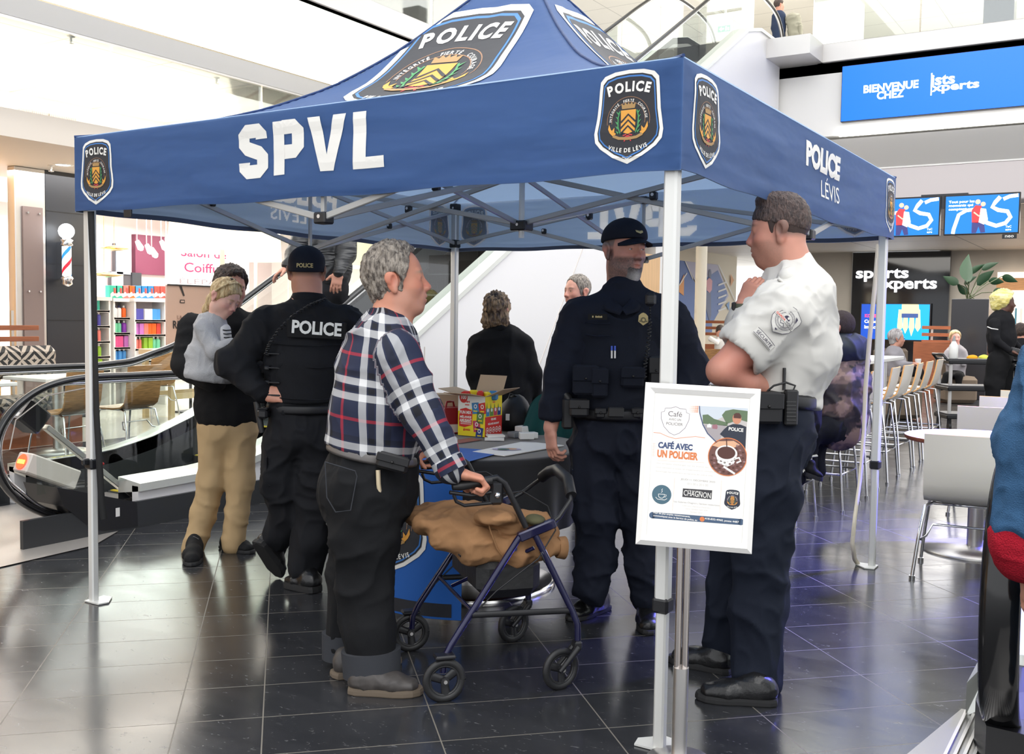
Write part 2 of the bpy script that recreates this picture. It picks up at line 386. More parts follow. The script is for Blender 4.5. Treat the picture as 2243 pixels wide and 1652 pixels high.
def tile_ceiling(name, x0, x1, y0, y1, z, col=sr(236, 232, 222), s=1.2):
    m = bpy.data.materials.new(name+'_tiles'); m.use_nodes = True; N = m.node_tree.nodes; L = m.node_tree.links
    t = N.new('ShaderNodeTexBrick'); t.offset = 0; t.inputs['Scale'].default_value = 1/s; t.inputs['Mortar Size'].default_value = .008; t.inputs['Brick Width'].default_value = 1; t.inputs['Row Height'].default_value = 1
    t.inputs['Color1'].default_value = (*col, 1); t.inputs['Color2'].default_value = (*col, 1); t.inputs['Mortar'].default_value = (*[c*.55 for c in col], 1)
    g = N.new('ShaderNodeNewGeometry'); L.new(g.outputs['Position'], t.inputs['Vector']); L.new(t.outputs['Color'], N['Principled BSDF'].inputs['Base Color'])
    return struct(MB().box(((x0+x1)/2, (y0+y1)/2, z+.05), (x1-x0, y1-y0, .1)).build(name, m))
tile_ceiling('ceiling_left', -9, 15, 8.2, 12, 4.17)
tile_ceiling('ceiling_upper_left', -9, 30, 8.6, 20, 9.2)
struct(MB().box((3, 11.4, 3.72), (24, .12, .9)).build('wall_left_upper_band', white))
struct(MB().box((3, 10.0, 3.24), (24, 3.0, .28)).build('ceiling_left_soffit', mat('soffit_paint', sr(226, 216, 204), .6)))
struct(MB().box((-2.5, 10.6, 1.6), (13.3, .1, 3.1)).build('wall_left_wood', mat('honey_panel', sr(226, 178, 110), .45, noise=(2, .08, (1, 1, 6)))))
for k, x0 in enumerate((1.0, 5.3)):
    pass
baffle = MB()
for i in range(10): baffle.box((-6.6+2.12*i+1.05, 8.15, 3.92), (2.09, .012, .48))
b_ = tag(baffle.build('smoke_baffle', clear), 'row of hanging clear glass smoke baffle panes under the left ceiling edge', 'glass panel')
B = MB(); B.box((0, 0, 0), (.34, .02, .16)); B.box((.36, 0, 0), (.34, .02, .16))
for i in range(30): B.box((-.16+i*.0235, -.014, 0), (.006, .012, .15), m=1)
V = B; o = V.build('air_vent', [white, greige]); o.location = (5.12, 11.32, 3.9); o.scale = (1.15, 1, 1.1); tag(o, 'white slotted air vent high on the lit wall at the left', 'vent')
def sprinkler(x, y, z, lab):
    t = thing('fire_sprinkler', lab, 'sprinkler', (x, y, z)); MB().lathe([(.04, 0), (.04, -.01), (.014, -.014), (.014, -.05)], (x, y, z), 12).build('mount', white, t)
    MB().lathe([(.03, -.07), (.03, -.075), (.005, -.08)], (x, y, z), 12).cyl((x, y, z-.05), (x, y, z-.08), .008, 8).build('deflector', steel, t)
for p, lab in (((155, 80), 'small ceiling sprinkler nearest the top edge at the left'), ((317, 193), 'small ceiling sprinkler above the air vent'), ((474, 170), 'small ceiling sprinkler just left of the canopy slope')):
    P = gp(*p, 4.17); sprinkler(P[0], P[1], 4.17, lab)
P = gp(112, 362, 3.1); sprinkler(P[0], P[1], 3.1, 'ceiling sprinkler under the left soffit beside the round downlight')
def downlight(x, y, z, r, lab, group=None):
    t = thing('recessed_downlight', lab, 'ceiling light', (x, y, z), group); MB().lathe([(r*.75, -.004), (r, -.012), (r*1.1, 0)], (x, y, z), 24, caps=False).build('trim_ring', white, t)
    MB().lathe([(0, -.003), (r*.75, -.003)], (x, y, z), 20, caps=False).build('lens', led, t)
P = gp(138, 361, 3.1); downlight(P[0], P[1], 3.1, .11, 'round recessed downlight in the soffit above the barber pole')
P = gp(2, 117, 4.17); downlight(P[0], P[1], 4.17, .13, 'round downlight at the left edge of the tiled ceiling')
# pillar: steel + grey inlay, charcoal shopfront panel
t = thing('storefront_pillar', 'stainless steel pillar with a grey-brown inlay at far left', 'pillar', (4.5, 10.5, 0))
MB().box((4.46, 10.46, 1.55), (.4, .16, 3.1), bev=.01).build('steel_cladding', steel, t)
B = MB(); B.box((4.475, 10.37, 1.35), (.26, .03, 2.55)); B.build('inlay_panel', mat('taupe_inlay', sr(128, 112, 108), .5), t)
B = MB()
for x in (4.4, 4.55):
    for z in (2.55, 1.6): B.cyl((x, 10.33, z), (x, 10.36, z), .012, 8)
B.build('bolt', chrome, t)
t = thing('shopfront_panel', 'tall charcoal shopfront panel carrying the barber pole', 'wall panel', (5.05, 10.45, 0))
MB().box((4.96, 10.45, 1.55), (.6, .14, 3.1)).build('panel', darkpanel, t)
B = MB()
for z in (.65, 1.25, 1.95, 2.6): B.box((4.96, 10.377, z), (.6, .004, .006))
B.build('joint_line', black, t)
# upper floor behind: glass balustrade left and right
for nm, lab, b0, b1 in (('left', 'clear glass balustrade panes above the left fascia', (-6, 8.0), (14, 8.0)), ('right', 'clear glass balustrade panes above the blue screen', (14.0, 3.7), (14.0, -8))):
    t = thing('glass_balustrade', lab, 'balustrade', (b0[0], b0[1], 5.6)); a = np.array([*b0, 5.62]); b = np.array([*b1, 5.62]); n = int(np.linalg.norm(b-a)/1.5); B = MB(); R = frame(b-a)[1]
    u = nrm(b-a)
    for i in range(n):
        c = a+(b-a)*(i+.5)/n+np.array([0, 0, .5]); B.box(c, (np.linalg.norm(b-a)/n-.02, .012, 1.0), np.stack([u, np.cross((0, 0, 1), u), (0, 0, 1)], 1))
    B.build('glass_pane', clear, t)
    MB().tube([a+np.array([0, 0, 1.04]), b+np.array([0, 0, 1.04])], .025, 8).build('handrail', steel, t)
# ---- right side: fascia, screen wall, cove, bulkhead, mirrored band, food court
X0 = 14.0
struct(MB().box((X0+.1, -3.1, 4.99), (.2, 14.8, 1.2)).build('wall_right', white))
struct(MB().box((X0+.05, -3.5, 5.72), (.24, 14.2, .3), bev=.01).box((X0-.35, 4.3, 5.72), (.9, 1.6, .3)).build('trim_5', mat('satin_steel', (.68, .66, .64), .42, .55)))
struct(MB().box((22, 0, 5.5), (16, 24, .2)).build('floor_upper', white))
struct(MB().box((X0-.03, -3.4, 4.39), (.05, 13.2, .05)).build('trim_6', led))
B = MB(); B.add([(X0+.0, -10, 4.33), (X0+.0, 3.6, 4.33), (X0+.45, 3.6, 3.9), (X0+.45, -10, 3.9), (X0+.6, -10, 4.33), (X0+.6, 3.6, 4.33), (X0+.6, 3.6, 3.9), (X0+.6, -10, 3.9)], [(0, 1, 2, 3), (3, 2, 6, 7), (0, 4, 5, 1), (1, 5, 6, 2)])
struct(B.build('trim_7', white))
struct(MB().box((X0+.5, -3.2, 3.55), (.06, 13.6, .66)).build('window_1', mat('mirror_band', sr(186, 178, 176), .12, .75)))
struct(MB().box((X0+.5, -3.2, 3.89), (.1, 13.6, .03)).build('trim_8', white))
tile_ceiling('ceiling_food_court', X0+.5, 31, -12, 12, 3.22, sr(240, 234, 224), 2.4)
tile_ceiling('ceiling_upper_right', X0-1, 31, -12, 8.5, 9.2)
struct(MB().box((30, 0, 7), (.2, 24, 5)).build('wall_upper_right', cream)); struct(MB().box((5, 19.5, 7.2), (40, .2, 5)).build('wall_upper_left', cream))
# dark column upper floor right
struct(MB().box((17.5, 1.35, 7.4), (.35, .5, 3.6)).build('wall_upper_column', mat('dark_glass', (.03, .035, .05), .1)))
struct(MB().box((22.3, 5.5, 7.4), (.8, 1.0, 3.6)).box((24, 9, 7.4), (.8, 1.0, 3.6)).build('wall_upper_piers', white))
t = thing('led_video_wall', 'wide blue video wall reading BIENVENUE CHEZ above the food court', 'screen', (X0-.1, 2.9, 4.55))
SB = pl(1840, 268, 0, X0-.1); ST = pl(1845, 145, 0, X0-.1)
sy0 = (SB[1]+ST[1])/2; sz0, sz1 = SB[2], ST[2]; swid = 5.6
MB().box((X0-.04, sy0-swid/2, (sz0+sz1)/2), (.12, swid, sz1-sz0), bev=.01).build('cabinet', black, t)
scr = mat('screen_blue', (0, .1, .8), .3, emit=(sr(0, 112, 236), .72)); scw = mat('screen_white', (1, 1, 1), .3, emit=((1, 1, 1), 1.0))
A = Art(); A.rect(.01, .01, swid-.01, sz1-sz0-.01, 0, 0); hh = sz1-sz0
def spx(u, v):
    q = pl(u, v, 0, X0-.1); return (sy0-q[1], q[2]-sz0)
for txt, p, q in (('BIENVENUE', (1892, 190), (2012, 190)), ('CHEZ', (1921, 208), (1980, 206))):
    a = spx(*p); b = spx(*q); A.fit(txt, (a[0]+b[0])/2, (a[1]+b[1])/2, b[0]-a[0], .125, 1, 1, bold=.035)
for txt, p, q, h in (('ists', (2040, 176), (2092, 172), .16), ('xperts', (2040, 195), (2145, 188), .15)):
    a = spx(*p); b = spx(*q); A.fit(txt, (a[0]+b[0])/2, (a[1]+b[1])/2, b[0]-a[0], h, 1, 1, bold=.03)
a = spx(2039, 185); A.rect(a[0], a[1]-.17, a[0]+.02, a[1]+.17, 1, 2)
A.build('display', [scr, scw], flatmap((X0-.102, sy0, sz0), (0, -1, 0), (0, 0, 1)), t, step=.002)
# two hanging menu TVs
def tv(lab, u0, u1, v0, v1, X, text):
    a = pl(u0, v1, 0, X); b = pl(u1, v0, 0, X); w = a[1]-b[1]; h = pl(u0, v0, 0, X)[2]-a[2]; o = np.array([X, a[1], a[2]])
    t = thing('menu_screen', lab, 'screen', (X+.03, a[1]-w/2, a[2]), 'hanging food court screens')
    MB().box((X+.03, a[1]-w/2, a[2]+h/2), (.055, w, h), bev=.006).build('bezel', black, t)
    A = Art(); A.rect(.02, .02, w-.02, h-.025, 0, 0); k = w
    A.line([(.13*k, .02), (.14*k, .12*h+.02), (.2*k, .5*h), (.3*k, .6*h), (.42*k, .62*h)], .05*k, 1, 1)
    A.line([(.5*k, .42*h), (.58*k, .28*h), (.7*k, .2*h), (.82*k, .26*h), (.88*k, .4*h), (.84*k, .54*h), (.72*k, .58*h), (.64*k, .66*h), (.68*k, .78*h), (.74*k, .9*h)], .055*k, 1, 1)
    A.line([(.78*k, .84*h), (.86*k, .9*h), (.97*k, .92*h)], .05*k, 1, 1)
    A.poly([(.38*k, .3*h), (.37*k, .6*h), (.42*k, .72*h), (.5*k, .7*h), (.5*k, .4*h), (.46*k, .28*h)], 2, 2); A.disc(.45*k, .8*h, .035*k, 3, 3); A.disc(.52*k, .74*h, .033*k, 3, 3)
    A.poly([(.47*k, .3*h), (.49*k, .64*h), (.56*k, .62*h), (.59*k, .36*h), (.54*k, .24*h)], 1, 3); A.poly([(.38*k, .04*h), (.38*k, .3*h), (.54*k, .3*h), (.56*k, .05*h), (.5*k, .04*h), (.47*k, .2*h), (.44*k, .04*h)], 4, 2)
    A.line([(.4*k, .55*h), (.47*k, .45*h), (.5*k, .52*h)], .02*k, 3, 4)
    if text:
        for i, s in enumerate(('Tout pour les', 'moments qui', 'comptent.')): A.text(s, .06*k, (.82-.09*i)*h, .085*h, 1, 1, .03, 'LEFT', 1.25)
    A.text('ToC', .86*k, .17*h, .07*h, 1, 1, .02); A.text('agro', .86*k, .1*h, .07*h, 1, 1, .02)
    A.build('display', [mat('tv_blue', (0, .1, .5), .3, emit=(sr(14, 130, 208), .7)), scw, mat('tv_red', (.6, .05, .05), .3, emit=(sr(186, 40, 50), .8)), mat('tv_skin', (.8, .5, .4), .3, emit=(sr(222, 160, 130), .8)), mat('tv_navy', (.05, .05, .2), .3, emit=(sr(44, 44, 96), .6))], flatmap(o-np.array([.001, 0, 0]), (0, -1, 0), (0, 0, 1)), t, step=.0015)
    return o, w, h, t
tv('hanging blue screen half hidden by the canopy corner', 1905, 2061, 436, 521, X0, False)
o, w, h, t = tv('hanging blue screen reading Tout pour les moments qui comptent', 2066, 2236, 428, 516, X0, True)
A = Art(); A.rect(0, 0, .2, .07, 0, 0); A.fit('neo', .1, .035, .12, .035, 1, 1); A.build('maker_badge', [black, white], flatmap(o+np.array([0, -w+.23, -.075]), (0, -1, 0), (0, 0, 1)), t, step=.002)
t2 = thing('screen_mount_beam', 'dark mounting beam above the hanging blue screens', 'bracket', (X0+.1, 1.0, 3.4)); a = pl(2018, 462, 0, X0+.1); b = pl(2122, 420, 0, X0+.1)
MB().box((X0+.1, (a[1]+b[1])/2, (a[2]+b[2])/2), (.12, a[1]-b[1], .22)).build('beam', darkpanel, t2)
# ---- food court back: sports shop wall, mural wall, planter side
XS = 25.0
struct(MB().box((XS+.1, 6.6, 1.6), (.2, 1.9, 3.3)).box((XS+.3, -3.5, 1.6), (.2, 14, 3.3)).build('wall_food_court_back', mat('concrete_grey', sr(176, 170, 160), .6, noise=(2, .06))))
t = thing('shop_sign_wall', 'glossy black shop wall with glowing sports experts letters', 'sign', (XS, 4.4, 0))
MB().box((XS-.05, 4.4, 1.6), (.14, 2.42, 3.2)).build('black_panel', mat('gloss_black', (.006, .007, .01), .06), t)
A = Art()
def spw(u, v):
    q = pl(u, v, 0, XS-.15); return (5.7-q[1], q[2])
for txt, p, q, h in (('sports', (1875, 603), (1990, 603), .33), ('experts', (1915, 626), (2052, 626), .34)):
    a = spw(*p); b = spw(*q); A.fit(txt, (a[0]+b[0])/2, (a[1]+b[1])/2, b[0]-a[0], h, 0, 0, bold=.02)
A.build('lettering', [mat('sign_glow', (1, 1, 1), .4, emit=((1, 1, 1), 4))], flatmap((XS-.15, 5.7, 0), (0, -1, 0), (0, 0, 1)), t, step=.01)
t = thing('shop_video_screen', 'bright blue shop display screen with yellow glove shapes', 'screen', (XS-.2, 4.5, .9))
a = pl(1885, 742, 0, XS-.25); b = pl(2037, 667, 0, XS-.25); w, h = a[1]-b[1], b[2]-a[2]; MB().box((XS-.2, a[1]-w/2, a[2]+h/2), (.08, w+.05, h+.05)).build('bezel', black, t)
A = Art(); A.rect(0, 0, w, h, 0, 0); A.rect(0, 0, w*.33, h, 1, 1)
for i, (x, hh_) in enumerate(((.58, .6), (.66, .68), (.75, .75), (.84, .62))): A.poly([(w*(x-.025), h*.85), (w*(x-.04), h*.35), (w*x, h*(.85-hh_)), (w*(x+.04), h*.35), (w*(x+.025), h*.85)], 2, 2)
A.poly([(w*.6, h*.72), (w*.6, h), (w*.84, h), (w*.86, h*.72)], 2, 3); A.rect(w*.6, h*.62, w*.84, h*.74, 3, 4)
for i, (s, c) in enumerate((('KOMBAT', 4), ('Collection', 5), ('Impact', 5))): A.text(s, w*.05, h*(.66-.16*i), h*.13, c, 2, .03, 'LEFT')
A.build('display', [mat('s_cyan', (0, .3, .9), .3, emit=(sr(20, 150, 240), .75)), mat('s_indigo', (0, .1, .5), .3, emit=(sr(36, 54, 170), .65)), mat('s_yellow', (.8, .7, .3), .3, emit=(sr(216, 206, 150), .9)), mat('s_dark', (.05, .1, .3), .3, emit=(sr(30, 50, 100), .8)), mat('s_pink', (1, .1, .3), .3, emit=(sr(240, 40, 90), 1)), scw], flatmap((XS-.25, a[1], a[2]), (0, -1, 0), (0, 0, 1)), t, step=.004)
# clothing store glow to the right of the concrete pier
t = thing('clothes_store_window', 'warm lit clothes shop behind the planter with garments on rails', 'shop window', (XS-.3, .8, 0))
MB().box((XS+.02, .6, 1.5), (.1, 3.0, 2.3)).build('lit_interior', mat('shop_glow', (1, .8, .6), .5, emit=(sr(250, 232, 214), 1.0)), t)
MB().box((XS-.1, .6, 2.35), (.12, 3.0, .3)).build('wood_header', wood, t)
B = MB()
for i in range(46):
    y = -.7+i*.057; c = i % 6; z = 1.55 if i % 2 else .95; B.box((XS-.16, y, z), (.08, .04, .42), m=c, bev=.01)
B.build('hanging_garments', [mat('g%d' % i, c, .8) for i, c in enumerate((sr(200, 60, 80), sr(232, 190, 100), sr(60, 60, 90), sr(230, 225, 220), sr(150, 70, 60), sr(90, 140, 160)))], t)
# mural wall
struct(MB().box((20, 9.3, 1.6), (12, .15, 3.3)).build('wall_mural', cream))
t = thing('wall_mural_print', 'large geometric blue wall mural with a runner in pink', 'mural', (19, 9.2, 0))
def mpx(u, v):
    q = pl(u, v, 1, 9.2); return (q[0]-13, q[2])
A = Art(); P_ = lambda *a: [mpx(*p) for p in a]
A.poly(P_((1485, 570), (1500, 572), (1560, 700), (1560, 728), (1485, 728)), 0, 1); A.poly(P_((1500, 572), (1572, 580), (1596, 648), (1562, 705), (1545, 660)), 1, 2)
A.poly(P_((1530, 620), (1572, 592), (1592, 640), (1592, 648), (1564, 702), (1530, 705)), 0, 3); A.poly(P_((1487, 625), (1498, 600), (1497, 648), (1487, 640)), 2, 4)
A.poly(P_((1600, 600), (1607, 614), (1600, 628)), 2, 4); A.poly(P_((1590, 668), (1597, 660), (1597, 682)), 3, 4); A.poly(P_((1539, 582), (1544, 592), (1539, 600)), 3, 4)
A.line(P_((1573, 580), (1610, 660)), .05, 4, 5); A.line(P_((1500, 572), (1517, 612)), .04, 4, 5); A.line(P_((1487, 625), (1504, 598)), .04, 4, 5)
A.poly(P_((1546, 615), (1553, 608), (1559, 615), (1558, 635), (1553, 642), (1547, 636)), 5, 6); A.disc(*mpx(1554, 600), .1, 6, 6, ry=.13); A.poly(P_((1546, 640), (1556, 640), (1557, 690), (1553, 705), (1549, 690), (1543, 665)), 6, 5)
for i in range(5): A.line(P_((1572, 625+i*14), (1590, 618+i*14)), .05, 4, 6)
A.build('print', [mat('m_blue', sr(96, 120, 176), .5), mat('m_lav', sr(188, 184, 204), .5), mat('m_orange', sr(228, 158, 92), .5), mat('m_sky', sr(120, 160, 210), .5), white, mat('m_pink', sr(226, 160, 166), .5), mat('m_slate', sr(104, 112, 140), .5)], flatmap((13, 9.21, 0), (1, 0, 0), (0, 0, 1)), t, step=.004)
# wood column at the end of the escalator wall + white column
struct(MB().box((9.0, 4.7, 1.1), (.75, .9, 2.2)).build('wall_wood_column', mat('beech_panel', sr(216, 172, 120), .45, noise=(2.5, .1, (8, 8, 1)))))
struct(MB().box((9.75, 4.75, 1.2), (.6, .8, 2.4)).build('wall_white_column', white))
struct(MB().cyl((12.3, 4.85, 0), (12.3, 4.85, 4.2), .09, 20).build('wall_round_post', cream))
# exit sign + backpacker zone
t = thing('exit_sign', 'green exit sign with a white arrow on the upper level', 'sign', (17, 6.2, 7.4)); P = at(1586, 63, 20.5)
struct(MB().box(P+np.array([.05, 0, .9]), (.04, .04, 1.7)).build('trim_9', white))
A = Art(); A.rect(-.13, -.06, .13, .06, 0, 0); A.poly([(-.1, 0), (-.05, .045), (-.05, .015), (0, .015), (0, -.015), (-.05, -.015), (-.05, -.045)], 1, 1); A.rect(.03, -.04, .06, .04, 1, 1); A.rect(.08, -.04, .11, .02, 1, 1)
MB().box(P+np.array([.03, 0, 0]), (.04, .27, .13)).build('housing', white, t)
A.build('face', [mat('exit_green', (0, .2, .1), .5, emit=(sr(20, 130, 90), .8)), scw], flatmap(P, (0, -1, 0), (0, 0, 1)), t, step=.003); t['label'] = 'small green exit sign with a white arrow on the upper level'
# ================================================================== LIGHTS of the rooms under the mezzanine
area('salon_light', (7.5, 13.0, 2.95), (0, 0, 0), 6, 3, 340, (1, .97, .95))
area('shelf_fill_light', (6.2, 10.2, 3.05), (0, 0, 0), 6, 1.2, 100, (1, .97, .95))  # added fill under the soffit to brighten the bottle shelf fronts
area('left_concourse_light', (3.5, 9.6, 4.1), (0, 0, 0), 10, 2, 260, (1, .97, .92))
area('food_court_light', (19, 1.5, 3.15), (0, 0, 0), 8, 8, 800, (1, .96, .9))
area('upper_right_light', (20, 0, 9.0), (0, 0, 0), 8, 14, 800, (1, .98, .95))
area('upper_left_light', (5, 14, 9.0), (0, 0, 0), 16, 6, 700, (1, .98, .95))
l = area('blue_spotlight', (6.2, -1.9, 4.2), (0, 0, 0), .4, .4, 150, (.12, .12, 1.0)); l.rotation_euler = (Vector((3.6, -.75, 0))-Vector((6.2, -1.9, 4.2))).to_track_quat('-Z', 'Y').to_euler(); l.data.spread = math.radians(48)
# ================================================================== ESCALATORS
def hand_z(x): return np.interp(x, [1.9, 2.2, 2.6, 3.0, 3.3, 11.7, 12.1, 12.6, 13], [.965, .99, 1.1, 1.28, 1.46, 6.34, 6.49, 6.56, 6.57])
def deck_z(x): return np.interp(x, [0, 1.9, 2.3, 2.8, 3.3, 12.3, 12.9, 15], [.24, .27, .34, .5, .74, 5.80, 5.95, 5.95])
t = thing('escalator', 'main escalator climbing from the left behind the canopy to the upper level', 'escalator', (1.2, 4.9, 0))
YN, YF = 4.2, 5.62
side = mat('escalator_cladding', sr(236, 234, 234), .4)
xs = np.concatenate([np.linspace(1.25, 3.6, 14), np.linspace(4.5, 12.3, 10), [12.9, 13.9]])
for nm, y, sg in (('side_cladding', YN, 1), ('side_cladding', YF, -1)):
    P = [(x, deck_z(x)) for x in xs]; low = [(13.9, 4.3), (10.6, 3.0), (8.6, 2.3), (8.6, .0), (3.2, .0), (1.25, 0.0)]
    B = MB(); poly = [(p[0], p[1]) for p in P]+low
    B.prism(poly if sg > 0 else poly, (0, y, 0), (1, 0, 0), (0, 0, 1), .06 if sg > 0 else -.06); B.build(nm, side, t)
B = MB()
for a, b in (((4.6, 0), (7.9, 1.9)), ((6.7, .0), (8.6, 1.1))): pass
B.tube([(5.9, YN-.003, .4), (7.15, YN-.003, 2.15)], .004, 4).tube([(4.25, YN-.003, 0.2), (4.25, YN-.003, 1.1)], .004, 4); B.build('panel_seam', greige, t)
B = MB(); B.box((2.2+.05, YN-.012, .085), (3.4+.2, .03, .17)).box((6.2, YN-.012, .05), (4.8, .03, .1)); B.build('skirt', mat('skirt_charcoal', (.03, .032, .035), .4), t)
B = MB(); B.box((1.2, YF+.012, .1), (3.8, .03, .2)); B.build('skirt', mat('skirt_charcoal'), t)
deckm = mat('deck_aluminium', sr(226, 228, 222), .3, .35)
for y in (YN, YF):
    B = MB(); s = 1 if y == YN else -1; k = len(xs); V = []
    for x in xs:
        z = deck_z(x); V += [(x, y-.02*s, z-.03), (x, y-.02*s, z+.02), (x, y+.2*s, z+.045), (x, y+.2*s, z-.06)]
    F = [(4*i+j, 4*i+(j+1) % 4, 4*i+4+(j+1) % 4, 4*i+4+j) for i in range(k-1) for j in range(4)]; B.add(V, F, 0, False); B.add(V[:4], [(0, 1, 2, 3)]); B.build('deck', deckm, t)
    B = MB(); V = []
    for x in xs: z = deck_z(x); V += [(x, y+.2*s, z+.04), (x, y+.2*s, z-.32)]
    B.add(V, [(2*i, 2*i+1, 2*i+3, 2*i+2) for i in range(k-1)]); B.build('inner_skirt', mat('skirt_charcoal'), t)
    yb = y+.11*s
    # glass panes between deck and handrail
    gx = [.62, .95, 1.9, 2.8, 3.9]+[3.9+1.35*i for i in range(1, 7)]+[12.9]; B = MB()
    for i in range(len(gx)-1):
        a, b = gx[i]+.006, gx[i+1]-.006; xx = np.linspace(a, b, 5); V = [(x, yb, deck_z(x)+.03) for x in xx]+[(x, yb, hand_z(x)-.03 if x > .9 else .9) for x in xx]; B.add(V, [(j, j+1, j+6, j+5) for j in range(4)])
    B.build('glass_balustrade', green_glass, t)
    pts = [(1.05, .07), (.85, .1), (.66, .17), (.5, .28), (.4, .42), (.37, .57), (.41, .71), (.52, .83), (.7, .925), (.95, .965)]+[(x, hand_z(x)) for x in np.concatenate([np.linspace(1.3, 3.3, 12), np.linspace(4, 12.6, 14), [13.3]])]+[(13.9, 6.5), (14.2, 6.35), (14.35, 6.1), (14.2, 5.85), (13.9, 5.75)]
    B = MB(); B.tube(crv([(p[0], yb, p[1]) for p in pts]), .03, 12, flat=(.75, 1.15), up=(0, 1, 0)); B.build('handrail', mat('handrail_rubber', (.012, .012, .013), .12), t)
    B = MB(); c = [(p[0], yb, p[1]-.03) if i > 8 else (p[0]+.03*(i > 2), yb, p[1]+(.03 if i < 4 else -.0)) for i, p in enumerate(pts)]; B.tube(crv(c), .014, 6); B.build('handrail_track', chrome, t)
    B = MB(); B.tube([(.46, yb, .57), (.5, yb, .74), (.7, yb, .87), (.95, yb, .9)], .004, 6); B.build('glass_edge', greige, t)
# steps
rib = bpy.data.materials.new('ribbed_steps'); rib.use_nodes = True; MATS['ribbed_steps'] = rib; N = rib.node_tree.nodes; L = rib.node_tree.links
tcx = N.new('ShaderNodeNewGeometry'); wv = N.new('ShaderNodeTexWave'); wv.bands_direction = 'Y'; wv.inputs['Scale'].default_value = 32; L.new(tcx.outputs['Position'], wv.inputs['Vector'])
cr = N.new('ShaderNodeValToRGB'); cr.color_ramp.elements[0].color = (.03, .035, .035, 1); cr.color_ramp.elements[1].color = (.24, .26, .26, 1); L.new(wv.outputs['Fac'], cr.inputs[0]); L.new(cr.outputs[0], N['Principled BSDF'].inputs['Base Color']); N['Principled BSDF'].inputs['Metallic'].default_value = .5; N['Principled BSDF'].inputs['Roughness'].default_value = .4
yel = mat('safety_yellow', sr(214, 190, 60), .5)
B = MB(); x = 1.9; z = .02; i = 0
while x < 12.9:
    rise = float(np.interp(x, [1.9, 2.4, 3.1, 12.3, 12.9], [0, .06, .228, .228, 0])); z2 = z+rise
    B.box((x+.2, (YN+YF)/2, z2-.1), (.4, YF-YN-.44, .2+0*rise), m=0)
    if rise > 0: B.box((x+.01, (YN+YF)/2, z2-.15), (.02, YF-YN-.44, .3), m=0)
    if i < 5: B.box((x+.012, (YN+YF)/2, z2+.004), (.03, YF-YN-.5, .008), m=1)
    x += .4; z = z2; i += 1
B.build('step', [rib, yel], t)
B = MB(); B.add([(-.6, 3.85, .006), (.75, 3.95, .006), (1.3, 4.32, .006), (1.9, 4.4, .006), (1.9, 5.5, .006), (-.6, 5.5, .006)], [(0, 1, 2, 3, 4, 5)])
grid_m = mat('landing_plate', sr(196, 190, 184), .3, .6, bump=(220, .25)); B.build('landing_plate', grid_m, t)
Q = lambda u, v, y=4.17: (lambda p: (p[0], p[2]))(pl(u, v, 1, y))
B = MB(); B.prism([Q(*p) for p in ((125, 1068), (300, 1100), (302, 1153), (231, 1163), (205, 1160), (140, 1110))][::-1], (0, 4.17, 0), (1, 0, 0), (0, 0, 1), .34); B.build('newel_base', black, t)
A = Art(); a = Q(257, 1122); A.fit('1', a[0], a[1], .03, .055, 0, 0, .02); A.build('newel_number', [white], flatmap((0, 4.168, 0), (1, 0, 0), (0, 0, 1)), t, step=.002)
Bt = [pl(290, 1088, 1, 4.42), pl(100, 935, 1, 4.42)]
u = nrm(Bt[1]-Bt[0]); R = np.stack([u, (0, 1, 0), np.cross(u, (0, 1, 0))], 1)
t2 = thing('signal_post', 'slanting steel arm with a black warning box at the escalator foot', 'sign post', Bt[0])
MB().box((Bt[0]+Bt[1])/2, (np.linalg.norm(Bt[1]-Bt[0]), .05, .035), R, .004).build('arm', steel, t2)
c = pl(62, 912, 1, 4.42); MB().box(c, (.16, .16, .15), R, .012).build('warning_box', black, t2)
B = Art(); B.rect(-.07, -.068, .07, .068, 0, 0); B.rect(-.06, .03, .06, .055, 1, 1); B.rect(-.06, -.055, .06, -.03, 1, 1); B.disc(0, 0, .022, 2, 1)
B.build('pictogram_label', [mat('label_grey', sr(120, 116, 118), .4), white, mat('signal_red', sr(200, 30, 30), .5)], flatmap(c+u*.082, (0, 1, 0), np.cross(u, (0, 1, 0))), t2, step=.002)
MB().box(Bt[0]+np.array([0, 0, -.01]), (.16, .09, .02)).build('foot_plate', steel, t2)
t2 = thing('stop_light_box', 'small grey box with a glowing red stop signal on the escalator deck', 'signal', pl(50, 1040, 1, 5.35))
c = pl(58, 1022, 1, 5.35); u = nrm(np.array([-1, 0, .45])); R = np.stack([u, (0, 1, 0), np.cross(u, (0, 1, 0))], 1); MB().box(c+np.array([.16, 0, -.05]), (.42, .16, .14), R, .01).build('housing', greige, t2)
A = Art(); A.disc(0, 0, .055, 0, 0); A.rect(-.04, -.014, .04, .014, 1, 1); A.build('red_lamp', [mat('lamp_red', (1, .1, .05), .4, emit=(sr(255, 60, 30), 2.5)), mat('lamp_amber', (1, .7, .1), .4, emit=(sr(255, 190, 60), 3))], flatmap(c+np.array([.16, 0, -.05])+u*.215, (0, 1, 0), np.cross(u, (0, 1, 0))), t2, step=.002)
t2 = thing('warning_sticker', 'yellow pictogram sticker on the far escalator deck', 'sticker', pl(145, 1040, 1, 5.45)); A = Art(); A.rect(-.1, -.05, .1, .05, 0, 0)
for i in range(3): A.disc(-.06+.06*i, 0, .02, 1, 1)
A.build('sticker', [mat('sticker_yellow', sr(232, 222, 130), .5), black], flatmap((float(pl(145, 1042, 1, 5.5)[0]), 5.5, .3), (1, 0, 0), (0, 1, 0)), t2, step=.001)
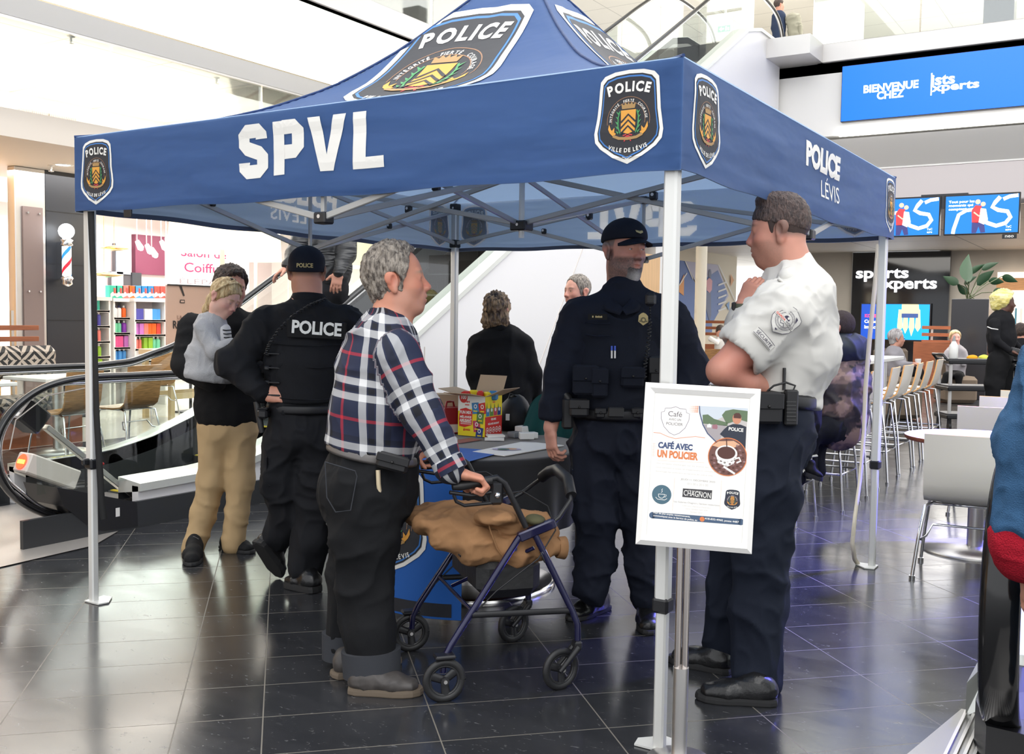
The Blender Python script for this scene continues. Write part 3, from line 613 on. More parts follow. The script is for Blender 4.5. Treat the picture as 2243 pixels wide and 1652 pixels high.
# ---- second escalator at the lower right, foot only in view
t = thing('escalator', 'escalator foot with black handrail end at the lower right corner', 'escalator', (.8, -1.3, 0))
yb = -.895
def hz2(x): return np.interp(x, [0, 1.9, 2.4, 2.8, 8], [.98, .98, 1.05, 1.2, 4.2])
pts = [(.66, .09), (.5, .15), (.39, .26), (.34, .42), (.33, .58), (.37, .75), (.48, .89), (.68, .965), (1.0, .98)]+[(x, float(hz2(x))) for x in (1.3, 1.6, 2.0, 2.4, 3.2, 4.2)]
B = MB(); B.tube(crv([(p[0], yb, p[1]) for p in pts]), .056, 14, flat=(.45, 1.0), up=(0, 1, 0)); B.build('handrail', mat('handrail_rubber'), t)
B = MB(); B.tube([(p[0]+.045, yb-.03, p[1]) for p in pts[:9]], .012, 8); B.build('handrail_track', chrome, t)
B = MB(); B.add([(x, yb, z) for x, z in ((.52, .25), (.44, .5), (.52, .78), (.8, .92), (1.6, .92), (4.2, 2.1), (4.2, 1.1), (1.6, .26))], [(0, 1, 2, 3, 4, 5, 6, 7)]); B.build('glass_balustrade', green_glass, t)
V = [(.44, -.86, 0), (.66, -.80, 0), (.66, -.80, .15), (.44, -.86, .15), (.42, -1.15, 0), (.42, -1.15, .15), (.95, -.80, 0), (.95, -.80, .2), (.95, -1.15, 0), (.95, -1.15, .2)]
MB().add(V, [(0, 1, 2, 3), (4, 0, 3, 5), (1, 6, 7, 2), (3, 2, 7, 9, 5), (6, 8, 9, 7), (8, 4, 5, 9)]).build('newel_base', black, t)
V = [(.9, -.74, 0), (1.7, -.73, 0), (5, -.9, 0), (.9, -.74, .12), (1.7, -.76, .17), (5, -.9, 1.5), (.98, -.82, .22), (1.8, -.84, .25), (5, -1.0, 1.6), (.98, -1.12, .25), (1.8, -1.12, .28), (5, -1.12, 1.6)]
MB().add(V, [(0, 1, 4, 3), (1, 2, 5, 4), (3, 4, 7, 6), (4, 5, 8, 7), (6, 7, 10, 9), (7, 8, 11, 10), (0, 3, 6, 9)]).build('deck', deckm, t)
MB().add([(.35, -.62, .006), (.95, -.72, .006), (.95, -2.4, .006), (-.8, -2.4, .006), (-.8, -.9, .006)], [(0, 4, 3, 2, 1)]).build('landing_plate', mat('comb_plate', (.35, .34, .33), .3, 1), t)
B = MB()
for i in range(60): y = -.74-.026*i; B.box((.55, y, .01), (.75, .01, .01))
B.build('comb_ridges', steel, t)
MB().box((1.15, -1.05, .31), (.3, .06, .004)).build('warning_sticker', mat('sticker_yellow'), t)
# ================================================================== SALON AND SEATING ON THE LEFT
struct(MB().box((5.0, 15.0, 1.6), (16, .1, 3.2)).build('wall_salon_back', mat('salon_pink_white', sr(232, 218, 218), .6)))
struct(MB().box((5.0, 12.6, 3.2), (16, 5, .1)).build('ceiling_salon', white))
_a, _b = pl(300, 600, 1, 14.8), pl(378, 520, 1, 14.8)
struct(MB().box(((_a[0]+_b[0])/2, 14.9, (_a[2]+_b[2])/2), (_b[0]-_a[0], .12, _b[2]-_a[2])).build('wall_salon_plum', mat('plum_paint', sr(112, 52, 74), .6)))
struct(MB().box((13, 11.6, 1.6), (.15, 7, 3.2)).build('wall_salon_side', white))
# barber pole
bp0 = pl(140, 512, 1, 10.25); t = thing('barber_pole', 'lit barber pole with white globe on the charcoal panel', 'barber pole', (bp0[0], 10.3, 1.6)); bx = float(bp0[0])
z0, z1 = float(pl(148, 612, 1, 10.25)[2]), float(pl(140, 530, 1, 10.25)[2])
MB().ell((bx, 10.2, z1+.13), (.095,)*3, 20, 12).build('globe', mat('globe_white', (1, 1, 1), .3, emit=((.95, .98, 1), 5)), t)
pm = bpy.data.materials.new('barber_stripes'); pm.use_nodes = True; N = pm.node_tree.nodes; L = pm.node_tree.links
tc = N.new('ShaderNodeTexCoord'); sp = N.new('ShaderNodeSeparateXYZ'); L.new(tc.outputs['Object'], sp.inputs[0]); at2 = N.new('ShaderNodeMath'); at2.operation = 'ARCTAN2'; L.new(sp.outputs[0], at2.inputs[0]); L.new(sp.outputs[1], at2.inputs[1])
m1 = N.new('ShaderNodeMath'); m1.operation = 'MULTIPLY_ADD'; m1.inputs[1].default_value = 2.6; L.new(sp.outputs[2], m1.inputs[0]); m2 = N.new('ShaderNodeMath'); m2.operation = 'DIVIDE'; m2.inputs[1].default_value = 2*math.pi; L.new(at2.outputs[0], m2.inputs[0]); L.new(m2.outputs[0], m1.inputs[2])
fr = N.new('ShaderNodeMath'); fr.operation = 'FRACT'; L.new(m1.outputs[0], fr.inputs[0]); cr = N.new('ShaderNodeValToRGB'); cr.color_ramp.interpolation = 'CONSTANT'; L.new(fr.outputs[0], cr.inputs[0])
for i, (p, c) in enumerate(((0, (1, 1, 1)), (.3, sr(200, 30, 50)), (.45, (1, 1, 1)), (.75, sr(40, 130, 200)), (.9, (1, 1, 1)))):
    e = cr.color_ramp.elements[i] if i < 2 else cr.color_ramp.elements.new(p); e.position = p; e.color = (*c, 1)
b = N['Principled BSDF']; L.new(cr.outputs[0], b.inputs['Base Color']); L.new(cr.outputs[0], b.inputs['Emission Color']); b.inputs['Emission Strength'].default_value = .7
B = MB(); B.cyl((0, 0, -(z1-z0)/2), (0, 0, (z1-z0)/2-.06), .055, 24); o = B.build('striped_cylinder', pm); o.parent = t; o['root'] = list(t['root']); o.location = (0, -.1, (z0+z1)/2-1.6+.02)
MB().lathe([(.05, 0), (.08, .02), (.06, .05), (.08, .08), (.05, .1)], (bx, 10.2, z1-.06), 20).lathe([(.03, -.07), (.07, -.04), (.06, 0), (.08, .03), (.055, .06)], (bx, 10.2, z0-.02), 20).box((bx, 10.31, (z0+z1)/2), (.05, .14, z1-z0)).build('chrome_collar', chrome, t)
# gold pendants
gold = mat('brass', (.8, .58, .26), .25, 1)
for i, (u, v, r, lab) in enumerate(((250, 542, .2, 'wide brass pendant lamp hanging higher in the salon'), (228, 600, .25, 'wide brass pendant lamp hanging lower behind the canopy leg'))):
    P = pl(u, v, 1, 10.9); t = thing('pendant_lamp', lab, 'lamp', P, 'brass pendants in the salon')
    MB().lathe([(.0, .03), (r*.4, .022), (r, -.012), (r*.99, -.018), (r*.5, -.04), (0, -.05)], P, 28).build('shade', gold, t)
    MB().cyl(P+np.array([0, 0, .03]), (P[0], P[1], 3.1), .004, 6).build('cord', gold, t)
# track spotlights
for i in range(9):
    P = pl(300+i*16+(i % 2)*5, 528+(i % 3)*8, 1, 13.0); t = thing('track_spotlight', 'small white spotlight on the salon ceiling track', 'lamp', P, 'salon track spotlights')
    MB().tube([P, P+np.array([.03, -.06, -.12])], [.035, .055], 10).build('head', white, t); MB().cyl(P, (P[0], P[1], 3.12), .008, 6).build('stem', steel, t); MB().ell(P+np.array([.03, -.062, -.122]), .04, 10, 6).build('bulb', led, t)
tag(MB().box((8.2, 13.0, 3.1), (3.4, .04, .03)).build('lighting_track', black), 'thin black ceiling track carrying the salon spotlights', 'track')
# shelving with bottles
def bottle_proto(kind, colr, cap):
    r, h = {'tall': (.028, .17), 'wide': (.036, .15), 'pump': (.034, .15), 'box': (.036, .16), 'tube': (.026, .15)}[kind]; B = MB()
    if kind == 'box': B.box((0, 0, h/2), (2*r, 2*r, h), bev=.003)
    else: B.lathe([(r*.9, 0), (r, .01), (r, h*.8), (r*.8, h*.9), (r*.35, h*.94), (r*.35, h)], (0, 0, 0), 10)
    if kind != 'box': B.cyl((0, 0, h*.94), (0, 0, h*1.14), r*.45, 8, m=1)
    if kind == 'pump': B.box((.02, 0, h*1.16), (.05, .012, .01), m=1)
    V = np.array(B.V)
    return B.build('bottle', [mat('bt_%d_%d_%d' % tuple(int(c*255) for c in colr), colr, .35), mat('bt_cap_%d' % int(cap[0]*255), cap, .35)])
PAL = {'blue': sr(50, 140, 220), 'teal': sr(70, 200, 170), 'pink': sr(230, 90, 150), 'violet': sr(80, 80, 170), 'navy': sr(40, 40, 90), 'magenta': sr(200, 50, 120), 'lime': sr(150, 200, 60), 'orange': sr(246, 110, 40), 'mint': sr(120, 214, 170), 'lilac': sr(200, 120, 200), 'red': sr(220, 70, 60), 'coral': sr(240, 130, 120), 'purple': sr(140, 60, 180), 'sky': sr(80, 160, 230), 'black': (.02, .02, .02), 'white': (.85, .85, .85)}
WHICH = {}
def shelf_unit(name, lab, u0, u1, vtop, vbot, Y, rows, dep=.3):
    a = pl(u0, vtop, 1, Y); b = pl(u1, vtop, 1, Y); x0, x1 = float(a[0]), float(b[0]); zt = float(a[2]); zb = max(.02, float(pl(u0, vbot, 1, Y)[2]))
    t = thing('display_shelf', lab, 'shelf', ((x0+x1)/2, Y, 0)); MB().box((x0, Y+dep/2, zt/2), (.03, dep, zt)).box((x1, Y+dep/2, zt/2), (.03, dep, zt)).build('side_panel', white, t)
    MB().box(((x0+x1)/2, Y+dep-.01, zt/2), (x1-x0, .02, zt)).build('back_panel', mat('shelf_back', sr(240, 232, 230), .5), t)
    MB().box(((x0+x1)/2, Y+dep/2, zt+.02), (x1-x0+.06, dep+.04, .05)).build('top_board', white, t)
    for ri, (v, items) in enumerate(rows):
        z = float(pl((u0+u1)/2, v, 1, Y)[2]); MB().box(((x0+x1)/2, Y+dep/2, z-.012), (x1-x0, dep, .022)).build('shelf_board', white, t)
        MB().box(((x0+x1)/2, Y+.004, z-.012), (x1-x0, .008, .03)).build('price_rail', white, t)
        n = int((x1-x0-.06)/.075)
        for k in range(n):
            c, kd = items[min(len(items)-1, k*len(items)//n)]; key = (c, kd)
            if key not in WHICH: WHICH[key] = bottle_proto(kd, PAL[c], PAL['white'] if c != 'white' else PAL['navy']); o = WHICH[key]
            else: o = WHICH[key].copy(); COL.objects.link(o)
            o.location = (x0+.06+k*.075+random.uniform(-.006, .006), Y+.06+random.uniform(0, .02), z+.0005); o.rotation_euler = (0, 0, random.uniform(-.2, .2))
            o['category'] = 'bottle'; o['group'] = 'salon bottles: '+lab+' row %s' % ('top second third fourth fifth lowest'.split()[min(ri, 5)]); o['label'] = c+' hair product '+('box' if kd == 'box' else 'bottle')+' on the '+('top second third fourth fifth lowest'.split()[min(ri, 5)])+' board of the '+{'a': 'narrow shelf', 'b': 'middle shelf', 'c': 'wide leaning shelf'}[name]
shelf_unit('a', 'narrow white bottle shelf behind the left canopy leg', 192, 240, 657, 880, 11.2, [(680, [('blue', 'tall'), ('teal', 'tall')]), (714, [('pink', 'tall'), ('violet', 'tall')]), (748, [('teal', 'tall'), ('navy', 'tall'), ('coral', 'tall')]), (781, [('magenta', 'pump'), ('magenta', 'wide'), ('lime', 'pump')]), (812, [('red', 'wide'), ('lime', 'box')])])
shelf_unit('b', 'middle white bottle shelf with orange bottles on top', 250, 292, 660, 880, 11.2, [(696, [('white', 'wide'), ('orange', 'wide')]), (729, [('mint', 'wide'), ('purple', 'wide')]), (761, [('pink', 'box'), ('lilac', 'box')]), (790, [('sky', 'pump')])])
shelf_unit('c', 'wide leaning white shelf of red and orange products', 296, 362, 660, 880, 11.1, [(701, [('violet', 'box'), ('white', 'box'), ('sky', 'box')]), (733, [('lilac', 'box'), ('coral', 'box'), ('orange', 'box'), ('red', 'box')]), (764, [('coral', 'tube'), ('lime', 'box'), ('mint', 'wide')]), (790, [('white', 'box')])])
bx_cols = [('teal', 'pale teal'), ('teal', 'second pale teal'), ('coral', 'pink'), ('orange', 'peach'), ('sky', 'first blue'), ('blue', 'second blue'), ('blue', 'third blue'), ('red', 'first red'), ('red', 'last red')]
for i, (c, w) in enumerate(bx_cols):
    P = pl(244+i*13.6, 655, 1, 11.25); t = thing('gift_box', w+' product box standing on top of the salon shelves', 'box', P+np.array([0, 0, .01]), 'product boxes on the shelf tops')
    MB().box(P+np.array([0, 0, .1]), (.125, .1, .18), bev=.003).build('carton', mat('gb_'+c, PAL[c], .4), t)
    A = Art(); A.poly([(-.05, -.08), (.02, -.05), (.05, -.08), (.055, -.02), (-.02, 0), (-.055, -.03)], 0, 1); A.poly([(0, -.02), (.035, -.02), (.035, .05), (0, .06)], 1, 2); A.build('print', [white, mat('gb_red', sr(220, 90, 80), .5)], flatmap(P+np.array([0, -.051, .1]), (1, 0, 0), (0, 0, 1)), t, step=.001)
# salon sign light box
a = pl(372, 655, 1, 11.6); b = pl(545, 535, 1, 11.6); t = thing('salon_sign', 'white lit salon sign reading Salon de Coiffure in pink letters', 'sign', ((a[0]+b[0])/2, 11.6, 0)); w, h = b[0]-a[0], b[2]-a[2]
MB().box(((a[0]+b[0])/2, 11.66, (a[2]+b[2])/2), (w, .1, h)).box(((a[0]+b[0])/2, 11.68, a[2]/2), (.2, .08, a[2])).build('light_box', white, t)
A = Art(); A.rect(0, 0, w, h, 0, 0)
def sg(u, v):
    q = pl(u, v, 1, 11.6); return q[0]-a[0], q[2]-a[2]
for s, p, q, hh, c, bo in (('Salon de', (396, 555), (495, 555), .14, 1, .012), ('Coiffure', (403, 588), (505, 588), .15, 1, .012), ('ÉLÉPA', (393, 616), (475, 616), .1, 2, .0)):
    x0, y0 = sg(*p); x1, y1 = sg(*q); A.fit(s, (x0+x1)/2, (y0+y1)/2, x1-x0, hh, c, 1, bo)
A.build('face', [mat('sign_white', (1, 1, 1), .5, emit=(sr(250, 238, 246), .45)), mat('sign_pink', sr(226, 70, 120), .5), mat('sign_grey', sr(170, 160, 166), .5)], flatmap((a[0], 11.6, a[2]), (1, 0, 0), (0, 0, 1)), t, step=.003)
# recharge station panel
a = pl(368, 812, 1, 9.9); b = pl(470, 628, 1, 9.9); w, h = b[0]-a[0], b[2]-a[2]; t = thing('charging_station_panel', 'beige hanging panel reading LA STATION RECHARGE beside the girl', 'sign', ((a[0]+b[0])/2, 9.9, 0))
MB().box(((a[0]+b[0])/2, 9.93, (a[2]+b[2])/2), (w, .03, h)).build('panel', mat('panel_beige', sr(176, 152, 142), .5), t); MB().box(((a[0]+b[0])/2, 9.9, b[2]), (w, .02, .02)).cyl(((a[0]+b[0])/2, 9.93, 0), ((a[0]+b[0])/2, 9.93, a[2]), .02, 10).box(((a[0]+b[0])/2, 9.93, .01), (.4, .3, .02)).build('stand', black, t)
A = Art(); A.text('LA STATION', .16, h*.62, .075, 0, 1, .0, 'LEFT'); A.text('RECHARGE', .085, h*.53, .15, 1, 1, .02, 'LEFT', .82); A.rect(.21, h*.79, .29, h*.83, 1, 1); A.rect(.222, h*.8, .278, h*.82, 2, 2); A.poly([(.2, h*.99), (.27, h*.87), (.29, h*.88), (.24, h*.99)], 1, 1)
A.build('print', [mat('print_grey', sr(120, 90, 84), .6), black, mat('panel_beige')], flatmap((a[0], 9.91, a[2]), (1, 0, 0), (0, 0, 1)), t, step=.002)
# giant cream lampshades on stems
shade_m = mat('cream_shade', sr(250, 240, 214), .7, emit=(sr(250, 236, 200), .55))
for u, v0, v1, r, Y, lab in ((487, 552, 485, .68, 8.9, 'giant cream drum lampshade left of the escalator rider'), (735, 585, 500, .75, 10.6, 'giant cream drum lampshade behind the escalator rider'), (560, 572, 520, .45, 12.2, 'smaller cream drum lampshade between the two giant ones')):
    P = pl(u, v0, 1, Y); top = float(pl(u, v1, 1, Y)[2])+.1; t = thing('drum_lamp', lab, 'lamp', (P[0], P[1], 0), 'giant drum lamps')
    MB().lathe([(r, 0), (r*1.0, .01), (r*.93, top-P[2]), (r*.92, top-P[2])], P, 40, caps=False).build('shade', shade_m, t)
    MB().lathe([(0, .03), (r*.97, .02)], P, 40, caps=False).build('diffuser', mat('shade_diffuser', (1, 1, 1), .5, emit=((1, .97, .9), 1.6)), t)
    MB().cyl((P[0], P[1], 0), (P[0], P[1], P[2]+.05), .03, 12).lathe([(.35, 0), (.35, .02), (.03, .04)], (P[0], P[1], 0), 24).build('stem', cream, t)
# slat divider + patterned banquette at far left
fab = bpy.data.materials.new('woven_pattern'); fab.use_nodes = True; N = fab.node_tree.nodes; L = fab.node_tree.links; tc = N.new('ShaderNodeTexCoord'); w_ = []
for rr in (.785, -.785):
    mp = N.new('ShaderNodeMapping'); mp.inputs['Rotation'].default_value = (0, rr, 0); wv = N.new('ShaderNodeTexWave'); wv.bands_direction = 'X'; wv.inputs['Scale'].default_value = 5; wv.inputs['Distortion'].default_value = 1; L.new(tc.outputs['Object'], mp.inputs[0]); L.new(mp.outputs[0], wv.inputs[0]); w_.append(wv)
ck = N.new('ShaderNodeTexChecker'); ck.inputs['Scale'].default_value = 7; L.new(tc.outputs['Object'], ck.inputs[0]); mx = N.new('ShaderNodeMix'); L.new(ck.outputs['Fac'], mx.inputs[0]); L.new(w_[0].outputs['Fac'], mx.inputs[2]); L.new(w_[1].outputs['Fac'], mx.inputs[3])
cr = N.new('ShaderNodeValToRGB'); cr.color_ramp.interpolation = 'CONSTANT'; cr.color_ramp.elements[0].color = (.02, .02, .02, 1); cr.color_ramp.elements[1].color = (*sr(190, 176, 160), 1); cr.color_ramp.elements[1].position = .5; L.new(mx.outputs[0], cr.inputs[0]); L.new(cr.outputs[0], N['Principled BSDF'].inputs['Base Color']); MATS['woven_pattern'] = fab
t = thing('banquette', 'patterned banquette with wooden slat back at the far left', 'bench', (2.8, 8.6, 0))
x1 = float(pl(90, 712, 1, 8.8)[0]); zt = float(pl(45, 712, 1, 8.8)[2])
for k in range(4): MB().box((x1-1.2, 8.85, zt-.03-k*.118), (2.4, .03, .052), bev=.004).build('slat', woodred, t)
for xx in (x1-.28, x1-1.5): MB().box((xx, 8.88, (zt+.3)/2), (.03, .03, zt-.0)).build('slat_post', steel, t)
MB().box((x1-1.15, 8.72, .83), (2.5, .16, .34), bev=.06).build('back_cushion', fab, t); MB().box((x1-1.15, 8.45, .43), (2.5, .5, .14), bev=.04).build('seat_cushion', fab, t); MB().box((x1-1.15, 8.5, .18), (2.5, .5, .36)).build('plinth', woodred, t)
# shell chairs and tables
def shell_chair(lab, grp, loc, ang, shell, seat_z=.45, back_h=.42, bar=False, w=.42, edge=None):
    t = thing('bar_stool' if bar else 'shell_chair', lab, 'stool' if bar else 'chair', (0, 0, 0), grp)
    # bent shell profile: x forward, z up
    prof = [(.2, 0), (.1, -.012), (-.05, -.012), (-.14, .0), (-.185, .04), (-.205, .1), (-.225, back_h*.6), (-.245, back_h)]
    V = []; nw = 7
    for (x, z) in prof:
        for j in range(nw):
            y = -w/2+w*j/(nw-1); V.append((x-.012*(1-(2*y/w)**2)*(z > .05), y, seat_z+z+.008*(2*y/w)**2*(z < .03)))
    V = np.array(V); k = len(prof); F = [(i*nw+j, i*nw+j+1, (i+1)*nw+j+1, (i+1)*nw+j) for i in range(k-1) for j in range(nw-1)]
    V2 = V.copy(); P = np.array([(p[0], 0, p[1]) for p in prof]); T = np.gradient(P, axis=0); Nn = np.cross(T, (0, 1, 0)); Nn /= np.linalg.norm(Nn, axis=1)[:, None]; V2 -= np.repeat(Nn, nw, 0)*-.013
    n0 = len(V); rim = [i*nw for i in range(k)]+[(k-1)*nw+j for j in range(1, nw)]+[i*nw+nw-1 for i in range(k-2, -1, -1)]+[j for j in range(nw-2, 0, -1)]
    B = MB(); B.add(np.vstack([V, V2]), F+[tuple(n0+i for i in f[::-1]) for f in F], 0, True); B.add(np.vstack([V, V2]), [(rim[i], rim[(i+1) % len(rim)], n0+rim[(i+1) % len(rim)], n0+rim[i]) for i in range(len(rim))], 1, False)
    B.build('seat_shell', [shell, edge or shell], t)
    for sx in (1, -1):
        for sy in (1, -1):
            B = MB(); B.tube([(sx*.1, sy*.15, seat_z-.022), (sx*.16-.02, sy*.19, seat_z-.03), (sx*.205-.02, sy*.215, seat_z*.5), (sx*.235-.02, sy*.235, .012)], .0095, 8); B.cyl((sx*.235-.02, sy*.235, 0), (sx*.235-.02, sy*.235, .018), .016, 10); B.build('leg', chrome, t)
    B = MB(); zz = (.27 if bar else seat_z-.14); f = .222-.03*(zz/seat_z)
    if bar: B.tube([(f-.02, f, zz), (-f-.02, f, zz), (-f-.02, -f, zz), (f-.02, -f, zz), (f-.02, f, zz)], .008, 6)
    else: B.tube([(-f-.01, -f-.0, zz-.07), (-f+.05, -f+.02, zz-.06), (-f+.09, -f+.05, zz), (-f+.09, f-.05, zz), (-f+.05, f-.02, zz-.06), (-f-.01, f, zz-.07)], .007, 6)
    B.tube([(.1, .15, seat_z-.022), (-.12, .15, seat_z-.022), (-.12, -.15, seat_z-.022), (.1, -.15, seat_z-.022)], .008, 6); B.build('stretcher', chrome, t)
    t.location = loc; t.rotation_euler = (0, 0, ang); return t
def dup(root, lab, loc, ang, grp=None):
    r = root.copy(); COL.objects.link(r); r.location = loc; r.rotation_euler = (0, 0, ang); r['label'] = lab
    if grp: r['group'] = grp
    for ch in list(root.children):
        c = ch.copy(); COL.objects.link(c); c.parent = r
    return r
zc = shell_chair('zebra wood chair with its back turned, leftmost behind the escalator rail', 'zebra wood chairs left', (*pl(78, 940, 2, 0)[:2], 0) if False else (2.62, 7.0, 0), math.radians(100), woodz, .47, .4)
dup(zc, 'zebra wood chair directly behind the left canopy leg', (3.3, 7.05, 0), math.radians(97)); zc3 = dup(zc, 'small zebra wood chair beneath the salon shelves', (5.35, 9.3, 0), math.radians(95)); dup(zc, 'zebra wood chair under the high salon table', (7.75, 9.0, 0), math.radians(80))
def pedestal(lab, c, r, h, top, base_r=.28, col=.05, rect=None, grp=None, twin=False, edge=None):
    t = thing('pedestal_table', lab, 'table', (c[0], c[1], 0), grp)
    if rect: MB().box((c[0], c[1], h-.02), (*rect, .035), bev=.006).build('table_top', top, t)
    else: MB().lathe([(r-.008, h-.03), (r, h-.022), (r, h-.004)], (c[0], c[1], 0), 40, m=1).lathe([(r, h-.004), (0, h)], (c[0], c[1], 0), 40, caps=False).build('table_top', [top, edge or top], t)
    MB().cyl((c[0], c[1], .02), (c[0], c[1], h-.03), col, 24).build('column', steel, t)
    MB().lathe([(base_r, 0), (base_r, .012), (col*1.2, .035)], (c[0], c[1], 0), 36).build('base', steel, t); return t
pedestal('white square cafe table between the two zebra wood chairs', (3.05, 7.75), .4, .74, white, rect=(.7, .7)); pedestal('white cafe table at the left edge behind the escalator', (1.95, 7.55), .4, .74, white, rect=(.7, .7))
_B = [('salon_mirror', 'grey framed salon mirror beside the plum wall', (262, 600, 292, 535), sr(150, 160, 170)), ('salon_cabinet', 'dark grey cabinet door left of the salon sign', (296, 632, 316, 598), sr(60, 62, 66)), ('salon_door', 'tall pale grey door panel behind the salon shelves', (253, 655, 276, 596), sr(190, 188, 192))]
for nm_, lb_, (u0, v0, u1, v1), c_ in _B:
    a, b = pl(u0, v0, 1, 14.7), pl(u1, v1, 1, 14.7); t = thing(nm_, lb_, 'furniture', ((a[0]+b[0])/2, 14.75, 0)); MB().box(((a[0]+b[0])/2, 14.85, b[2]/2), (b[0]-a[0]+.03, .08, b[2])).build('frame', mat('frame_grey', sr(70, 68, 72), .4), t); MB().box(((a[0]+b[0])/2, 14.8, (a[2]+b[2])/2), (b[0]-a[0], .04, b[2]-a[2])).build('face', mat(nm_+'_face', c_, .3), t)
t = thing('high_bench_table', 'pale wood frame table in front of the salon shelves', 'table', (6.1, 9.6, 0)); paleoak = mat('pale_oak', sr(214, 190, 150), .5)
MB().box((6.35, 9.5, .86), (1.6, .6, .07), bev=.005).build('table_top', paleoak, t)
for x in (5.62, 7.08):
    for y in (9.25, 9.75): MB().box((x, y, .42), (.06, .06, .84)).build('leg', paleoak, t)
for y in (9.25, 9.75): MB().box((6.35, y, .3), (1.5, .05, .07)).build('stretcher', paleoak, t)
# ================================================================== THE CANOPY TENT
S = 3.0; ZB, ZT = 1.833, 2.172
QX = [0, .2, .4, .55, .7, .8, .9, 1.0]; QZ = [2.172, 2.235, 2.345, 2.47, 2.665, 2.83, 3.0, 3.13]
def smooth_interp(q):
    return (np.interp(q-.04, QX, QZ)+2*np.interp(q, QX, QZ)+np.interp(q+.04, QX, QZ))/4
def roofz(x, y):
    a = np.abs(x-1.5)/1.5; b = np.abs(y-1.5)/1.5; q = 1-np.maximum(a, b); z = smooth_interp(np.clip(q, 0, 1)); e = 1-np.abs(a-b)/np.maximum(np.maximum(a, b), 1e-3)
    z = z-.035*np.sin(np.pi*np.clip(q, 0, 1))*(1-np.clip(1-e, 0, 1)**.5*1)*0 - .03*np.sin(np.pi*np.clip(q, 0, 1))*(1-e)
    P = np.stack([x*2.1, y*2.1, z*0], -1); return z+.012*(fbm(P+20, 2)-.4)*np.clip(q*6, 0, 1)
def valw(s, t, k):          # outward ripple of the valance, s along 0..3 m, t 0 top..1 bottom
    P = np.stack([s*1.1+7*k, t*4.5+s*.35, np.full_like(s, k*3.3)], -1); w = .016*(fbm(P, 3)-.42)+.01*np.sin(s*2.1+k+t)*t; w = w+.007*np.exp(-((t-.86)/.03)**2)*(vnoise(P*3)-.2)
    e = np.minimum(s, 3-s); return w*np.clip(e/.12, 0, 1)
def valance(k, s, t, h=0):
    """k: 0 front-left (x=0), 1 right (y=0), 2 far right (x=3), 3 far left (y=3); s along the axis, h outward"""
    w = valw(s, t, k)+h; z = ZT+(ZB-ZT)*t-.006*np.sin(np.pi*s/3)*t+.004*np.sin(s*9+k)*t
    if k == 0: return np.stack([-w, s, z], -1)
    if k == 1: return np.stack([s, -w, z], -1)
    if k == 2: return np.stack([3+w, s, z], -1)
    return np.stack([s, 3+w, z], -1)
def fabric(name, col, tr, mixf=.4):
    m = bpy.data.materials.new(name); m.use_nodes = True; MATS[name] = m; N = m.node_tree.nodes; L = m.node_tree.links; b = N['Principled BSDF']
    b.inputs['Base Color'].default_value = (*col, 1); b.inputs['Roughness'].default_value = .55; b.inputs['Sheen Weight'].default_value = .15
    t = N.new('ShaderNodeBsdfTranslucent'); t.inputs[0].default_value = (*tr, 1); mx = N.new('ShaderNodeMixShader'); mx.inputs[0].default_value = mixf
    tc = N.new('ShaderNodeTexCoord'); n = N.new('ShaderNodeTexNoise'); n.inputs['Scale'].default_value = 5; mp = N.new('ShaderNodeMapping'); mp.inputs['Scale'].default_value = (1, 1, 3); L.new(tc.outputs['Object'], mp.inputs[0]); L.new(mp.outputs[0], n.inputs['Vector'])
    bp = N.new('ShaderNodeBump'); bp.inputs['Strength'].default_value = .35; bp.inputs['Distance'].default_value = .02; L.new(n.outputs['Fac'], bp.inputs['Height']); L.new(bp.outputs[0], b.inputs['Normal'])
    L.new(b.outputs[0], mx.inputs[1]); L.new(t.outputs[0], mx.inputs[2]); L.new(mx.outputs[0], N['Material Output'].inputs[0]); return m
blue = fabric('canopy_blue', sr(46, 86, 146), sr(180, 205, 235), .48); lining = fabric('canopy_lining', sr(150, 172, 196), sr(225, 232, 240), .52); hem = mat('hem_binding', sr(74, 84, 104), .7)
tent = thing('canopy_tent', 'large blue police pop-up canopy on white aluminium legs', 'canopy tent', (1.5, 1.5, 0))
VV, FF, MM = [], [], []; off = 0
def addg(P, F, m):
    global off
    VV.append(P); FF.append(F+off); MM.append(np.full(len(F), m)); off += len(P)
for k in range(2):
    for h, m in ((0, 0), (-.004, 1)):
        P, F = grid_surf(lambda u, v: valance(k, u*3, v, h), 121, 25); flip = (k in (0, 2))
        flip = (k in (1, 2)); flip = flip if m == 0 else not flip
        addg(P, F[:, ::-1] if flip else F, m)
for m, dz in ((0, 0), (1, -.004)):
    P, F = grid_surf(lambda u, v: np.stack([u*3, v*3, roofz(u*3, v*3)+dz], -1), 109, 109); addg(P, F if m == 0 else F[:, ::-1], m)
def inside(art, k, sc, tc, sgn, C_, hull=False):
    """which cloth faces (s, z) lie under the printed shapes"""
    m = np.zeros(len(C_), bool); X = (C_[:, 0]-sc)*sgn; Y = C_[:, 1]-tc
    for V, F, mi, l in (art.L[:1] if hull else art.L):
        V, F = subdiv2d(V, F, 9)
        for f in F:
            a, b, c = V[f[0]], V[f[1]], V[f[2]]; d = [(q[0]-p_[0])*(Y-p_[1])-(q[1]-p_[1])*(X-p_[0]) for p_, q in ((a, b), (b, c), (c, a))]; m |= ((d[0] >= 0) & (d[1] >= 0) & (d[2] >= 0)) | ((d[0] <= 0) & (d[1] <= 0) & (d[2] <= 0))
    return m
